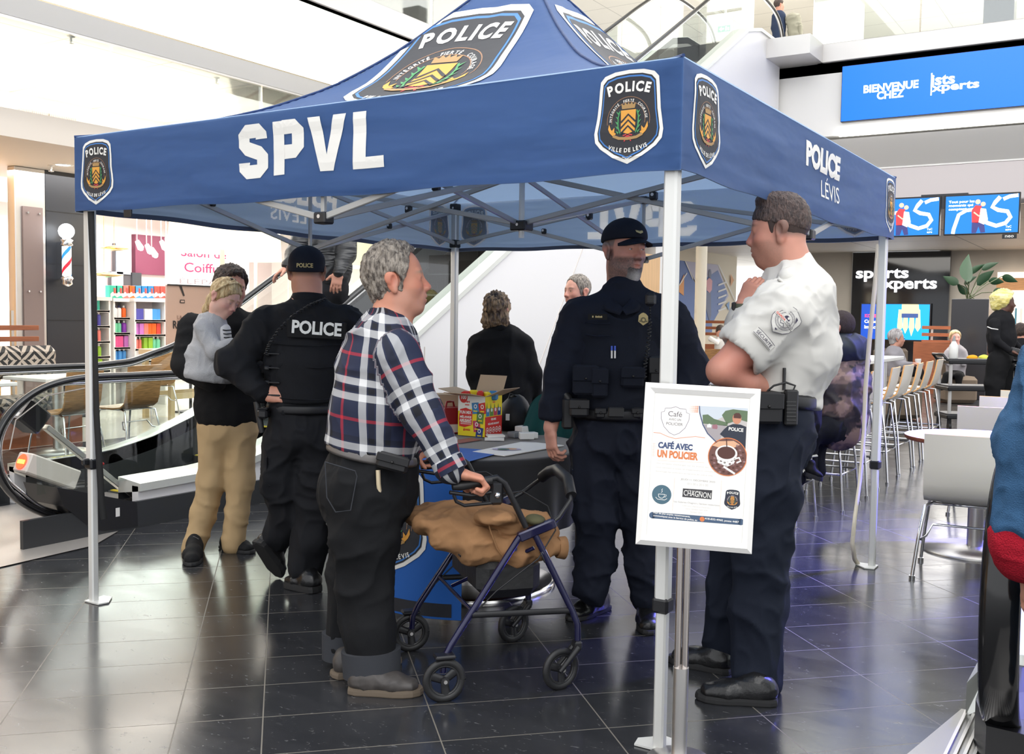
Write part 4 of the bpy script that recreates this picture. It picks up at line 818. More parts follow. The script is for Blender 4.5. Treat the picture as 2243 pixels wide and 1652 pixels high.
# --- emblem
SH = [(0, .147), (.05, .144), (.085, .134), (.1, .118), (.103, .09), (.108, .02), (.118, -.045), (.114, -.072), (.095, -.094), (.05, -.125), (0, -.147)]
SH = SH+[(-x, y) for x, y in SH[-2:0:-1]]
def shrink(P, k, dy=0): return [(x*k, y*(k+.02)+dy) for x, y in P]
def emblem():
    A = Art(); A.poly(SH[::-1], 0, 0); A.poly(shrink(SH, .9)[::-1], 1, 1); A.poly(shrink(SH, .865)[::-1], 2, 2); A.poly(shrink(SH, .83)[::-1], 1, 3)
    for V, F in arc_text('POLICE', .26, 107, 73, .031, bold=.045, c=(0, -.167)): A.add(V, F, 0, 5)
    for V, F in arc_text('VILLE DE LÉVIS', .16, -115, -65, .0135, bold=.03, inside=True, c=(0, .055)): A.add(V, F, 0, 5)
    cx, cy = 0, -.01
    for r in (.073, .057): A.line([(cx+r*math.cos(math.radians(a)), cy+r*math.sin(math.radians(a))) for a in range(-12, 193, 8)], .0018, 3, 4)
    for tx, a0, a1 in (('INTÉGRITÉ', 182, 122), ('FIERTÉ', 108, 72), ('COURAGE', 58, 2)):
        for V, F in arc_text(tx, .061, a0, a1, .0085, bold=.02, c=(cx, cy)): A.add(V, F, 0, 5)
    A.poly([(-.026, .022), (.026, .022), (.024, -.045), (0, -.053), (-.024, -.045)][::-1], 4, 5)
    for i in range(3): y = -.004-.018*i; A.line([(-.025, y-.012), (0, y+.012), (.025, y-.012)], .006, 1, 6)
    A.poly([(-.022, .026), (.022, .026), (.025, .043), (.015, .038), (.012, .046), (.004, .039), (0, .047), (-.004, .039), (-.012, .046), (-.015, .038), (-.025, .043)][::-1], 5, 5)
    for s in (-1, 1):
        A.line([(s*.029, .02), (s*.035, 0), (s*.034, -.03), (s*.025, -.052)], .004, 6, 5)
        for i in range(5): x, y = s*(.034-.0015*abs(i-2)), .014-.015*i; A.poly([(x, y), (x+s*.011, y+.006), (x+s*.003, y-.006)][::-s], 6, 6)
        A.poly([(s*.04, -.05), (s*.058, -.036), (s*.066, -.018), (s*.068, -.034), (s*.062, -.046), (s*.05, -.058)][::s], 4, 5); A.poly([(s*.046, -.046), (s*.046, -.03), (s*.055, -.04)][::-s], 4, 6)
        A.line([(0, -.058), (s*.018, -.068), (s*.034, -.066)], .004, 7, 5); A.line([(0, -.06), (s*.012, -.076)], .004, 7, 5); A.line([(s*.004, -.054), (s*.016, -.058)], .004, 7, 6)
    A.line([(-.05, -.056), (-.03, -.065), (0, -.068), (.03, -.065), (.05, -.056)], .009, 5, 6); return A
EM = emblem()
EMM = [mat('print_white', sr(238, 236, 230), .6), mat('print_black', sr(30, 32, 40), .55), mat('print_blue', sr(58, 122, 196), .5), mat('print_bronze', sr(150, 110, 80), .5), mat('print_gold', sr(226, 160, 62), .5), mat('print_tan', sr(168, 132, 80), .5), mat('print_green', sr(70, 150, 90), .5), mat('print_red', sr(190, 50, 60), .5)]
EMI = [fabric(n_, c_, c_, .55) for n_, c_ in (('in_white', (1, 1, .98)), ('in_grey', sr(182, 184, 190)), ('in_blue', sr(170, 200, 230)), ('in_bronze', sr(170, 150, 140)), ('in_gold', sr(236, 206, 150)), ('in_tan', sr(200, 180, 150)), ('in_green', sr(150, 180, 160)), ('in_red', sr(190, 140, 140)))]
def on_valance(art, k, sc, tc, sgn, name, mats, inside=False):
    def f(x, y, h):
        s = sc+sgn*x; t = (ZT-(tc+y))/(ZT-ZB); return valance(k, np.clip(s, .002, 2.998), t, (-.006-h) if inside else (.0015+h))
    return art.build(name, mats, f, canopy, sub=.03, step=.0006)
zc_ = 2.007
def block_letters():
    """SPVL drawn as heavy condensed capitals, height 1"""
    A = Art(); w = .265
    A.line([(.52, .72), (.52, .8), (.46, .88), (.2, .88), (.12, .8), (.12, .64), (.2, .56), (.46, .46), (.54, .38), (.54, .2), (.46, .12), (.2, .12), (.12, .2), (.12, .3)], w, 0, 0)
    A.rect(.8, 0, 1.04, 1, 0, 0); A.line([(1.0, .88), (1.26, .88), (1.34, .8), (1.34, .5), (1.26, .42), (1.0, .42)], w, 0, 0)
    A.poly([(1.56, 1), (1.82, 1), (1.96, .3), (2.1, 1), (2.36, 1), (2.1, 0), (1.82, 0)], 0, 0)
    A.rect(2.5, 0, 2.76, 1, 0, 0); A.rect(2.76, 0, 3.12, .2, 0, 0)
    for i, (V, F, m, l) in enumerate(A.L): A.L[i] = (V-np.array([1.56, .5]), F, m, i % 2)
    return A
SP = Art(); SP.merge(block_letters(), 0, 0, .205, kx=.243)
PL = Art(); PL.fit('POLICE', 0, .045, .54, .105, 0, 0, .055); PL.fit('LÉVIS', .13, -.062, .29, .09, 0, 0, .0)
# prints showing through on the inside of the two far faces (mirrored as seen from within)
for k in (2, 3):       # the far faces: print goes right through the cloth
    u_, v_ = np.meshgrid((np.arange(420)+.5)/420*3, ZT+(ZB-ZT)*(np.arange(60)+.5)/60, indexing='ij'); Cc = np.stack([u_.ravel(), v_.ravel()], 1); em_ = inside(EM, k, .21 if k == 2 else 2.82, zc_, 1, Cc, True) | inside(EM, k, 2.82, zc_, 1, Cc, True)
    lt_ = inside(SP, 2, 1.54, 2.0, 1, Cc) if k == 2 else inside(PL, 3, 1.5, 2.02, -1, Cc); mi_ = np.where(lt_, 2, np.where(em_, 3, 0))
    for h, m in ((0, 0), (-.004, 1)):
        P, F = grid_surf(lambda u, v: valance(k, u*3, v, h), 421, 61); flip = (k == 2) == (m == 0); addg(P, F[:, ::-1] if flip else F, m); MM[-1] = np.where(mi_ > 0, mi_, m)
canopy = mesh_obj('canopy', np.concatenate(VV), np.concatenate(FF), [blue, lining, fabric('canopy_print_white', (.92, .92, .9), (1, 1, 1), .65), fabric('canopy_print_grey', (.3, .3, .33), (.55, .55, .58), .6)], tent, np.concatenate(MM))
for k in range(4):
    s = np.linspace(0, 3, 61); a = valance(k, s, np.full(61, .985), .003); b = valance(k, s, np.full(61, .9), .0025); B = MB()
    c = valance(k, s, np.full(61, .93), -.007); d = valance(k, s, np.full(61, 1.0), -.006); V = list(c)+list(d); B.add(V, [(i, i+1, 62+i, 61+i) for i in range(60)], 0, True); B.build('hem', hem, canopy)
B = MB()
for hx, hy in ((0, 0), (0, 3), (3, 0), (3, 3)):
    q = np.linspace(0, 1, 24); xx = hx+(1.5-hx)*q; yy = hy+(1.5-hy)*q; B.tube(list(np.stack([xx, yy, roofz(xx, yy)+.002], -1)), .006, 6)
B.build('hip_seam', fabric('seam_blue', sr(52, 80, 130), sr(60, 100, 170)), canopy)
# front-left face reads with s decreasing to the right
on_valance(EM, 0, .178, zc_, -1, 'emblem', EMM); on_valance(EM, 0, 2.832, zc_-.002, -1, 'emblem', EMM)
on_valance(EM, 1, .185, zc_, 1, 'emblem', EMM); on_valance(EM, 1, 2.86, zc_, 1, 'emblem', EMM)
on_valance(SP, 0, 1.54, 2.028, -1, 'lettering', [mat('print_white')])
on_valance(PL, 1, 1.565, 2.028, 1, 'lettering', [mat('print_white')])
on_valance(SP, 2, 1.54, 2.0, 1, 'lettering', [EMI[0]], True); on_valance(PL, 3, 1.5, 2.02, -1, 'lettering', [EMI[0]], True)
on_valance(EM, 2, .21, zc_, 1, 'emblem', EMI, True); on_valance(EM, 2, 2.82, zc_, 1, 'emblem', EMI, True); on_valance(EM, 3, 2.82, zc_, -1, 'emblem', EMI, True)
def on_roof(k, c, h0, sc):
    def f(x, y, h):
        # y up the slope measured in plan, x along the eave
        q = h0+y*sc*.78; s = c+(-x if k == 0 else x)*sc
        X, Y = (q, s) if k == 0 else (s, q); return np.stack([X, Y, roofz(X, Y)+.004+h], -1)
    return EM.build('emblem', EMM, f, canopy, sub=.02, step=.0012)
on_roof(0, 1.58, .86, 3.35); on_roof(1, 1.62, .88, 3.35)
# --- frame
alu = mat('anodised_white', sr(226, 226, 222), .35, .3); grey_alu = mat('grey_truss', sr(176, 176, 174), .4, .3)
joint = mat('nylon_black', (.008, .008, .01), .4)
IN = .045
def leg(x, y, sx, sy, zcl, red):
    B = MB(); B.box((x, y, (zcl+2.13)/2), (.045, .045, 2.13-zcl), bev=.007)
    B.box((x, y, zcl/2), (.036, .036, zcl), bev=.006)
    for a in (-.012, .012): B.box((x+a, y-.0228*sy if False else y, (zcl+2.13)/2), (.004, .0462, 2.13-zcl-.02))
    l = B.build('leg', alu, tent)
    B = MB(); B.box((x, y, zcl), (.056, .056, .05), bev=.008).box((x+.035*sy, y-.0*sx, zcl+.012), (.04, .025, .03), bev=.006); B.build('height_clamp', joint, l)
    MB().ell((x+.052, y, zcl-.008), (.012, .008, .008), 8, 6).build('release_button', mat('button_red', (.6, .03, .03), .4), l)
    B = MB(); V = [(x-.03*sx, y-.03*sy, .002), (x+.075*sx, y-.03*sy, .002), (x+.085*sx, y+.02*sy, .002), (x+.02*sx, y+.085*sy, .002), (x-.03*sx, y+.075*sy, .002)]
    V2 = [(a, b, .008) for a, b, c in V]; k = 5; B.add(V+V2, [(5, 6, 7, 8, 9) if sx*sy > 0 else (9, 8, 7, 6, 5)]+[(i, (i+1) % k, k+(i+1) % k, k+i) for i in range(k)]); B.build('foot_plate', alu, l)
    return l
leg(IN, IN, 1, 1, .47, 1); leg(IN, 3-IN, 1, -1, .66, 1); leg(3-IN, IN, -1, 1, .58, 1); leg(3-IN, 3-IN, -1, -1, .6, 1)
def bar(a, b, name='truss_bar'):
    a = np.asarray(a, float); b = np.asarray(b, float); u = nrm(b-a); s = nrm(np.cross((0, 0, 1), u)); R = np.stack([u, s, np.cross(u, s)], 1)
    return MB().box((a+b)/2, (np.linalg.norm(b-a), .013, .026), R, .003).build(name, grey_alu, tent)
def jnt(p, s=(.05, .05, .05)): return MB().box(p, s, bev=.006).cyl((p[0]-s[0]*.52, p[1], p[2]+.005), (p[0]+s[0]*.52, p[1], p[2]+.005), .008, 8, m=1).build('truss_joint', [joint, steel], tent)
zt_, zl_, zm_, zs_ = 2.11, 1.75, 2.12, 1.885
cs = [(IN, IN), (3-IN, IN), (3-IN, 3-IN), (IN, 3-IN)]
for i in range(4):
    a, b = np.array(cs[i]), np.array(cs[(i+1) % 4]); m = (a+b)/2; o = np.cross((*nrm(b-a), 0), (0, 0, 1))[:2]*.012
    for p in (a, b):
        bar((*(p+o), zt_), (*(m+o), zl_)); bar((*(p-o), zs_), (*(m-o), zm_)); q = (p+m)/2; jnt((q[0], q[1], (zt_+zl_)/2+.02), (.03, .03, .035))
    jnt((*m, zl_), (.06, .06, .045)); jnt((*m, zm_), (.06, .06, .045)); MB().box((*m, (zl_+zm_)/2), (.018, .018, zm_-zl_), bev=.002).build('truss_post', grey_alu, tent)
    c = np.array([1.5, 1.5]); o = np.cross((*nrm(c-m), 0), (0, 0, 1))[:2]*.012
    bar((*(m+o), zl_), (*(c+o), 2.1)); bar((*(m-o), zm_), (*(c-o), 1.85)); q = (m+c)/2; jnt((*q, 1.955), (.035, .035, .04))
jnt((1.5, 1.5, 1.84), (.09, .09, .05)); jnt((1.5, 1.5, 2.1), (.08, .08, .05)); MB().cyl((1.5, 1.5, 1.78), (1.5, 1.5, 3.1), .015, 12).build('centre_pole', alu, tent)
for x, y in cs:
    jnt((x, y, zs_+.0), (.06, .06, .055)); jnt((x, y, 2.13), (.06, .06, .07))
# straps
bs = mat('strap_black', (.01, .01, .01), .7); ws = mat('strap_cream', sr(226, 216, 196), .7)
a = [pl(199, 463, 1, 2.9), pl(205, 620, 1, 2.9), pl(208, 760, 1, 2.9), pl(211, 900, 1, 2.9), pl(218, 1020, 1, 2.9), pl(222, 1090, 1, 2.9), pl(228, 1138, 1, 2.9)]
MB().tube(a, .5, 4, flat=(.0, .0), up=(1, 0, 0))
def strap(pts, w, m, name, par):
    V = []
    for i, p in enumerate(pts):
        t_ = nrm(pts[min(i+1, len(pts)-1)]-pts[max(i-1, 0)]); tw = math.radians(20*math.sin(i*.9)); s = nrm(np.cross(t_, cF)); n = np.cross(t_, s); s = s*math.cos(tw)+n*math.sin(tw); n = nrm(np.cross(t_, s)); V += [p-s*w/2-n*.001, p+s*w/2-n*.001, p+s*w/2+n*.001, p-s*w/2+n*.001]
    F = [(4*i+j, 4*i+(j+1) % 4, 4*i+4+(j+1) % 4, 4*i+4+j) for i in range(len(pts)-1) for j in range(4)]; return MB().add(V, F, 0, True).build(name, m, par)
strap(a, .03, bs, 'tie_strap', tent)
a = [pl(u, v, 1, .12) for u, v in ((1924, 535), (1915, 640), (1905, 740), (1896, 850), (1893, 940), (1884, 1050), (1873, 1130), (1867, 1190), (1872, 1225), (1884, 1243))]
strap(a, .025, ws, 'tie_strap', tent)
MB().box((.0, 2.62, 1.815), (.01, .05, .04), bev=.002).build('velcro_tab', joint, canopy)
# ================================================================== POSTER ON A STAND
pd = 3.12; c0, c1, c2, c3 = at(1392, 836, pd+.03), at(1644, 851, pd-.03), at(1657, 1203, pd-.06), at(1392, 1192, pd)
t = thing('poster_stand', 'white framed Café avec un policier poster on a steel floor stand', 'poster stand', gp(1475, 1690))
ux = nrm(c1-c0); n_ = nrm(np.cross(ux, c0-c3)); uy = nrm(np.cross(n_, ux)); w, h = .353, .497
w = float(np.linalg.norm(c1-c0)); h = float((c0-c3)@uy); o = c3+.0*ux
def pf(x, y, z=0): return o+ux*x+uy*y+n_*z
fw = .031; B = MB()
for (x0, y0, x1, y1, xi0, yi0, xi1, yi1) in ((0, 0, w, 0, fw, fw, w-fw, fw), (w, 0, w, h, w-fw, fw, w-fw, h-fw), (w, h, 0, h, w-fw, h-fw, fw, h-fw), (0, h, 0, 0, fw, h-fw, fw, fw)):
    mx0, my0, mx1, my1 = (x0+xi0)/2, (y0+yi0)/2, (x1+xi1)/2, (y1+yi1)/2
    V = [pf(x0, y0, 0), pf(x1, y1, 0), pf(mx1, my1, .009), pf(mx0, my0, .009), pf(xi1, yi1, .001), pf(xi0, yi0, .001), pf(x0, y0, -.012), pf(x1, y1, -.012)]
    B.add(V, [(0, 1, 2, 3), (3, 2, 4, 5), (6, 7, 1, 0)], 0, False)
B.build('frame', mat('frame_white', sr(244, 242, 238), .3), t)
MB().box((pf(w/2, h/2, -.008)), (w, h, .012), np.stack([ux, uy, n_], 1)).build('backing_board', black, t)
A = Art(); pw, ph = w-2*fw, h-2*fw
# zoomed survey of the sheet: (130,140)-(1010,180)-(1055,1500)-(130,1450) in the close view
def ps(u, v):
    fx = (u-130)/(885+(v-150)*.03); y0 = 140+fx*45; y1 = 1450+fx*52; return fw+pw*fx, fw+ph*(1-(v-y0)/(y1-y0))
A.rect(fw, fw, w-fw, h-fw, 0, 0); PP = lambda *a: [ps(*p) for p in a]
A.poly(PP((555, 258), (1005, 275), (1018, 690), (960, 640), (800, 600), (740, 590), (640, 490), (575, 380)), 1, 1)
A.poly(PP((555, 258), (1005, 275), (1007, 330), (830, 330), (700, 400), (585, 380)), 2, 2); A.poly(PP((590, 340), (640, 335), (700, 375), (830, 410), (830, 440), (600, 420)), 3, 3); A.poly(PP((800, 300), (870, 285), (1005, 300), (1010, 400), (940, 380), (820, 420), (770, 340)), 3, 3)
A.poly(PP((600, 430), (820, 430), (760, 590), (700, 560), (640, 490)), 4, 3); A.poly(PP((640, 430), (660, 420), (680, 430), (680, 455), (640, 455)), 0, 4); A.poly(PP((690, 430), (730, 425), (740, 450), (735, 470), (690, 465)), 5, 4)
A.poly(PP((800, 470), (830, 440), (880, 420), (950, 425), (1005, 445), (1015, 690), (960, 650), (840, 570), (800, 540), (765, 515)), 6, 5); x, y = ps(912, 370); A.disc(x, y, .0135, 7, 6, ry=.017); A.poly(PP((880, 330), (900, 318), (930, 320), (950, 345), (948, 370), (880, 365)), 8, 7)
x, y = ps(912, 470); A.fit('POLICE', x, y, .044, .011, 0, 8, .03, rot=-.04)
A.line(PP((555, 258), (562, 320), (600, 430), (650, 510), (740, 590)), .003, 9, 9)
x, y = ps(853, 722); A.disc(x, y, .0585, 10, 9, 40); A.disc(x, y, .056, 11, 10, 40); A.poly(PP((700, 620), (760, 580), (900, 575), (960, 610), (900, 640), (780, 640)), 12, 11)
for i in range(70):
    th = i*2.4; r = .052*math.sqrt((i+.5)/70); X, Y = x+r*math.cos(th), y-.003+r*math.sin(th)
    if Y < y+.012 or X > x+.02: A.disc(X, Y, .0042, (8 if i % 2 else 13), 12, 7, ry=.003)
A.disc(x-.004, y+.01, .033, 0, 13, 30, ry=.025); A.disc(x-.004, y+.012, .027, 8, 14, 30, ry=.019); A.poly([(x-.036, y+.01), (x-.028, y-.02), (x, y-.03), (x+.02, y-.02), (x+.028, y+.005)][::-1], 0, 12); A.line([(x+.02, y-.005), (x+.035, y), (x+.04, y-.01), (x+.028, y-.016)], .005, 0, 13); A.line([(x-.01, y-.03), (x+.025, y-.05)], .006, 0, 14); A.line([(x-.006, y+.055), (x-.002, y+.012)], .003, 8, 15)
SHI = [(0, 1), (.3, .88), (.74, .85), (.78, .62), (1, .55), (.98, .1), (.75, -.45), (.35, -.85), (0, -1)]; SHI = SHI+[(-a, b) for a, b in SHI[-2:0:-1]]
x, y = ps(335, 398); A.line([(x+.043*a, y+.044*b) for a, b in SHI], .0012, 14, 2, True)
for s, u, v, ww, hh, c, bo in (('Café', 333, 335, .042, .016, 15, .0), ('AVEC UN', 335, 386, .037, .0065, 15, 0), ('POLICIER', 333, 427, .05, .0085, 15, 0), ('CAFÉ AVEC', 355, 625, .105, .024, 9, .05), ('UN POLICIER', 382, 712, .124, .024, 10, .05), ("Une occasion d'échanger sur les enjeux qui", 432, 806, .16, .0055, 16, 0), ("vous tiennent à coeur et d'apprendre à connaître", 463, 845, .18, .0055, 16, 0), ('davantage les policiers au service de votre ville.', 458, 882, .175, .0055, 16, 0), ('JEUDI 11 DÉCEMBRE 2025', 592, 944, .104, .008, 17, .0), ('18 h 00 à 20 h 00', 592, 980, .063, .007, 16, 0), ('Les Galeries Chagnon | Section restaurants', 596, 1155, .138, .0065, 17, 0), ('1200, boul. Alphonse-Desjardins,', 600, 1185, .085, .0045, 16, 0), ('Lévis, Québec G6V 6Y8', 600, 1210, .065, .0045, 16, 0), ('Secteur Lévis', 600, 1235, .036, .0045, 16, 0)):
    X, Y = ps(u, v); A.fit(s, X, Y, ww, hh, c, 2, bo, rot=-.012)
A.line(PP((140, 508), (200, 512), (280, 545), (350, 562), (440, 550), (540, 540), (630, 552)), .0015, 10, 1); A.line(PP((195, 765), (640, 780)), .0005, 12, 1)
x, y = ps(255, 1078); A.disc(x, y, .0295, 18, 2, 32); A.line([(x-.01, y+.001), (x-.009, y-.007), (x-.003, y-.011), (x+.003, y-.011), (x+.008, y-.006), (x+.009, y+.001), (x-.01, y+.001)], .0016, 0, 3); A.line([(x+.009, y), (x+.014, y), (x+.013, y-.006), (x+.007, y-.007)], .0015, 0, 4); A.line([(x-.018, y-.009), (x-.012, y-.015), (x+.01, y-.016), (x+.017, y-.011)], .0015, 0, 4); A.line([(x-.002, y+.006), (x+.002, y+.01), (x-.001, y+.014), (x+.002, y+.018)], .0015, 0, 4)
a, b, c, d = PP((455, 1018), (735, 1030), (735, 1113), (455, 1096)); A.poly([a, b, c, d][::-1], 19, 2); x, y = ps(596, 1068); A.fit('CHAGNON', x, y, .082, .017, 0, 4, .005, rot=-.04); x, y = ps(570, 1042); A.fit('LES GALERIES', x, y, .04, .004, 0, 4, 0, rot=-.04)
A.line(PP((370, 920), (368, 1225)), .0005, 12, 1); A.line(PP((815, 940), (825, 1240)), .0005, 12, 1)
x, y = ps(932, 1112); E2 = emblem(); E2.L = [(V, F, {0: 0, 1: 6, 2: 6, 3: 13, 4: 20, 5: 20, 6: 3, 7: 10}[m], l) for V, F, m, l in E2.L if l > 0 or m != 0]; A.merge(E2, x, y, .225, lay=2)
a, b, c, d = ps(178, 1240), ps(1028, 1285), ps(1028, 1340), ps(178, 1298); A.poly([a, b, c, d][::-1], 21, 2); A.disc(a[0], (a[1]+d[1])/2, .0098, 21, 2); A.disc(b[0], (b[1]+c[1])/2, .0098, 21, 2)
for s, u, v, ww, hh in (('Pour de plus amples renseignements,', 365, 1262, .112, .007), ('communiquez avec le Service de police, au', 400, 1290, .133, .007), ('418-832-4960, poste 4487', 848, 1303, .102, .0075)): x, y = ps(u, v); A.fit(s, x, y, ww, hh, 0, 4, .02, rot=-.03)
x, y = ps(660, 1295); A.disc(x, y, .0075, 10, 4, 16)
for i in range(9):
    for j in range(7): X, Y = ps(470+i*9, 262+j*9); A.disc(X, Y, .0006+.0001*i, 10, 1, 6); X, Y = ps(145+j*6, 610+i*14); A.disc(X, Y, .0009-.0001*j, 12, 1, 6); X, Y = ps(1018-j*9, 800+i*11); A.disc(X, Y, .0008, 16, 1, 6)
pm_ = [mat('paper_white', sr(246, 243, 236), .5), mat('pp_haze', sr(196, 190, 186), .5), mat('pp_sky', sr(206, 214, 222), .5), mat('pp_tree', sr(98, 118, 88), .5), mat('pp_road', sr(168, 160, 162), .5), mat('pp_car', sr(160, 110, 120), .5), mat('pp_navy', sr(38, 44, 60), .5), mat('pp_skin', sr(204, 140, 110), .5), mat('pp_brown', sr(84, 48, 40), .5), mat('pp_blue', sr(64, 80, 120), .5), mat('pp_orange', sr(222, 128, 74), .5), mat('pp_beanbg', sr(112, 74, 66), .5), mat('pp_peach', sr(226, 176, 140), .5), mat('pp_mauve', sr(150, 116, 116), .5), mat('pp_line', sr(90, 74, 110), .5), mat('pp_text', sr(110, 104, 112), .5), mat('pp_faint', sr(212, 208, 204), .5), mat('pp_mid', sr(168, 162, 162), .5), mat('pp_teal', sr(74, 106, 122), .5), mat('pp_dark', sr(58, 56, 60), .5), mat('pp_gold', sr(214, 150, 70), .5), mat('pp_band', sr(70, 92, 120), .5)]
A.build('poster_sheet', pm_, lambda x, y, hh: o+np.outer(x, ux)+np.outer(y, uy)+n_*(hh*.6), t, step=.00016)
pt = pf(w*.42, .02, -.03); base = np.array([pt[0], pt[1], 0.0]); 
for dx in (-.0115, .0115): MB().cyl(base+cR*dx+np.array([0, 0, .02]), pt+cR*dx+np.array([0, 0, .12]), .0105, 16).build('pole', mat('satin_tube', (.6, .55, .52), .2, 1), t)
MB().cyl(base+np.array([0, 0, .012]), base+np.array([0, 0, .3]), .024, 20).lathe([(.1, 0), (.1, .008), (.03, .018)], base, 36).build('base', steel, t)
# ================================================================== ROUND TABLE WITH CLOTHS
TC = np.array([1.25, 1.68]); TR = .625
t = thing('round_table', 'round pedestal table under the canopy on a broad steel drum base', 'table', (*TC, 0))
MB().lathe([(TR-.01, .705), (TR, .715), (TR, .733), (0, .733)], (*TC, 0), 48).build('table_top', wood, t)
MB().cyl((TC[0]+.1, TC[1]+.0, .02), (TC[0]+.1, TC[1], .7), .155, 40).build('column', steel, t)
MB().lathe([(.43, 0), (.43, .015), (.41, .024), (.16, .03)], (TC[0]+.14, TC[1]+.02, 0), 48).build('base', mat('polished_steel', (.7, .69, .67), .15, 1), t)
def cloth_fn(u, v):
    th = u*2*np.pi; r0 = TR*1.012; k = v*1.0; top = k < .5; rr = np.where(top, k*2*r0, r0); d = np.clip((k-.5)*2, 0, 1); drop = .385+.05*np.sin(th*2+1)
    fold = .035*np.sin(th*9+1.3*np.sin(th*2))*d**.8+.012*np.sin(th*23)*d; rr = rr+np.where(top, 0, fold+.015*d); z = np.where(top, .7375, .7375-d*drop-.004)
    return np.stack([TC[0]+rr*np.cos(th), TC[1]+rr*np.sin(th), z], -1)
P, F = grid_surf(cloth_fn, 181, 33); bc = mat('black_cloth', (.018, .018, .02), .8, sheen=.3)
tag(mesh_obj('tablecloth', P, F, bc), 'black cloth draped over the round table under the canopy', 'tablecloth')
# blue banner runner over the front left of the table
a0 = math.atan2(1.35-TC[1], .62-TC[0]) ; bd = np.array([math.cos(math.radians(188)), math.sin(math.radians(188))]); bs_ = np.array([-bd[1], bd[0]])
def banner(s, y, h):      # s across, y distance from the rim: positive on the table, negative hanging
    s = np.asarray(s, float); y = np.asarray(y, float); r = np.where(y > 0, TR+.03-y, TR+.055+h+.02*np.sin(s*9)*np.clip(-y*3, 0, 1)); z = np.where(y > 0, .745+h, .745+y)
    return np.stack([TC[0]+bd[0]*r+bs_[0]*s-bd[0]*np.where(y > 0, 0, s*s*.25), TC[1]+bd[1]*r+bs_[1]*s-bd[1]*np.where(y > 0, 0, s*s*.25), z], -1)
bt = thing('police_banner', 'blue cloth banner with a large police crest hanging over the table edge', 'banner', (*(TC+bd*TR), .74))
P, F = grid_surf(lambda u, v: banner(-.2+.54*u, .45-1.14*v, 0), 33, 45); P2 = P-np.array([*bd*.003, .002]); mesh_obj('banner_cloth', np.vstack([P, P2]), np.vstack([F, F[:, ::-1]+len(P)]), [mat('banner_blue', sr(22, 92, 176), .6), mat('banner_back', sr(24, 40, 70), .6)], bt, np.repeat([0, 1], len(F)))
A = Art(); A.merge(EM, 0, 0, 1.6, kx=1.6); A.build('emblem', EMM, lambda x, y, h: banner(x, y-.27, .002+h), bt, sub=.04, step=.0012)
A = Art(); A.rect(-.18, -.68, .3, -.62, 0, 0); A.build('hem_print', [mat('print_black')], lambda x, y, h: banner(x, y, .002+h), bt, sub=.04)
tw = thing('steel_drum_column', 'second polished steel column standing behind the table base', 'column', (1.88, 2.6, 0)); MB().cyl((1.88, 2.6, .02), (1.88, 2.6, .66), .11, 32).build('column', steel, tw); MB().lathe([(.3, 0), (.3, .015), (.11, .03)], (1.88, 2.6, 0), 36).build('base', MATS['polished_steel'], tw)
# --- things on the table
ZT2 = .742
def on_t(u, v, z=ZT2): return gp(u, v, z)
Abx, Bbx, Cbx = on_t(1003, 953), on_t(1065, 959), on_t(1103, 953)
Bbx = Abx+nrm((Bbx-Abx)*np.array([1, 1, 0]))*.17; ex = nrm(Bbx-Abx); ey = np.array([-ex[1], ex[0], 0])
ex = np.array([math.cos(-1.54), math.sin(-1.54), 0.]); ey = np.array([-ex[1], ex[0], 0]); o_ = on_t(1003, 953); bw = .17; bd_ = .17; bh = .215
t = thing('snack_box', 'open yellow and red box of fun mix snacks on the table', 'box', o_+ex*bw/2+ey*bd_/2)
B = MB(); q = [o_, o_+ex*bw, o_+ex*bw+ey*bd_, o_+ey*bd_]; zz = np.array([0, 0, bh])
for i in range(4): a, b = q[i], q[(i+1) % 4]; B.quad(a, b, b+zz, a+zz); B.quad(b*1+(-ey if 0 else 0), a, a+zz, b+zz)
B.add(q, [(3, 2, 1, 0)]); B.build('carton', mat('cardboard', sr(196, 168, 136), .7), t)
f_ = lambda a, b, out, up: MB().add([a+zz, b+zz, b+zz+out+up, a+zz+out+up, a+zz-np.array([0, 0, .003]), b+zz-np.array([0, 0, .003]), b+zz+out+up-np.array([0, 0, .003]), a+zz+out+up-np.array([0, 0, .003])], [(0, 1, 2, 3), (7, 6, 5, 4), (0, 3, 7, 4), (1, 5, 6, 2), (2, 6, 7, 3)]).build('flap', mat('cardboard'), t)
f_(q[0], q[1], -ey*.11+ex*-.02, np.array([0, 0, .02])); f_(q[3], q[0], -ex*.13, np.array([0, 0, .03])); f_(q[2], q[3], ey*.05-ex*.0, np.array([0, 0, .1])); f_(q[1], q[2], ex*.11, np.array([0, 0, .045]))
F1 = Art(); F1.rect(0, 0, .2, bh, 1, 0); F1.poly([(0, .13), (.2, .16), (.2, bh), (0, bh)], 0, 1); F1.disc(.04, .205, .03, 2, 2); F1.fit('100', .042, .205, .04, .022, 0, 3, .04)
F1.poly([(.01, .05), (.05, .045), (.105, .06), (.108, .135), (.06, .15), (.015, .14), (.006, .09)], 2, 2); F1.fit('FUN MIX', .058, .125, .085, .017, 0, 3, .04); F1.fit('MÉLANGE', .058, .102, .085, .016, 0, 3, .04); F1.fit('AMUSANT', .058, .082, .09, .016, 0, 3, .04); F1.rect(.02, .07, .1, .073, 0, 3); F1.rect(.02, .062, .1, .065, 0, 3)
F1.fit('CANADA', .07, .033, .045, .011, 2, 3, .04); F1.poly([(.04, .03), (.046, .042), (.052, .03), (.046, .024)], 2, 3); F1.poly([(.05, .175), (.062, .182), (.05, .189)], 2, 3); F1.poly([(.086, .175), (.074, .182), (.086, .189)], 2, 3); F1.disc(.068, .182, .006, 2, 3, 10); F1.rect(.052, .163, .084, .168, 2, 3)
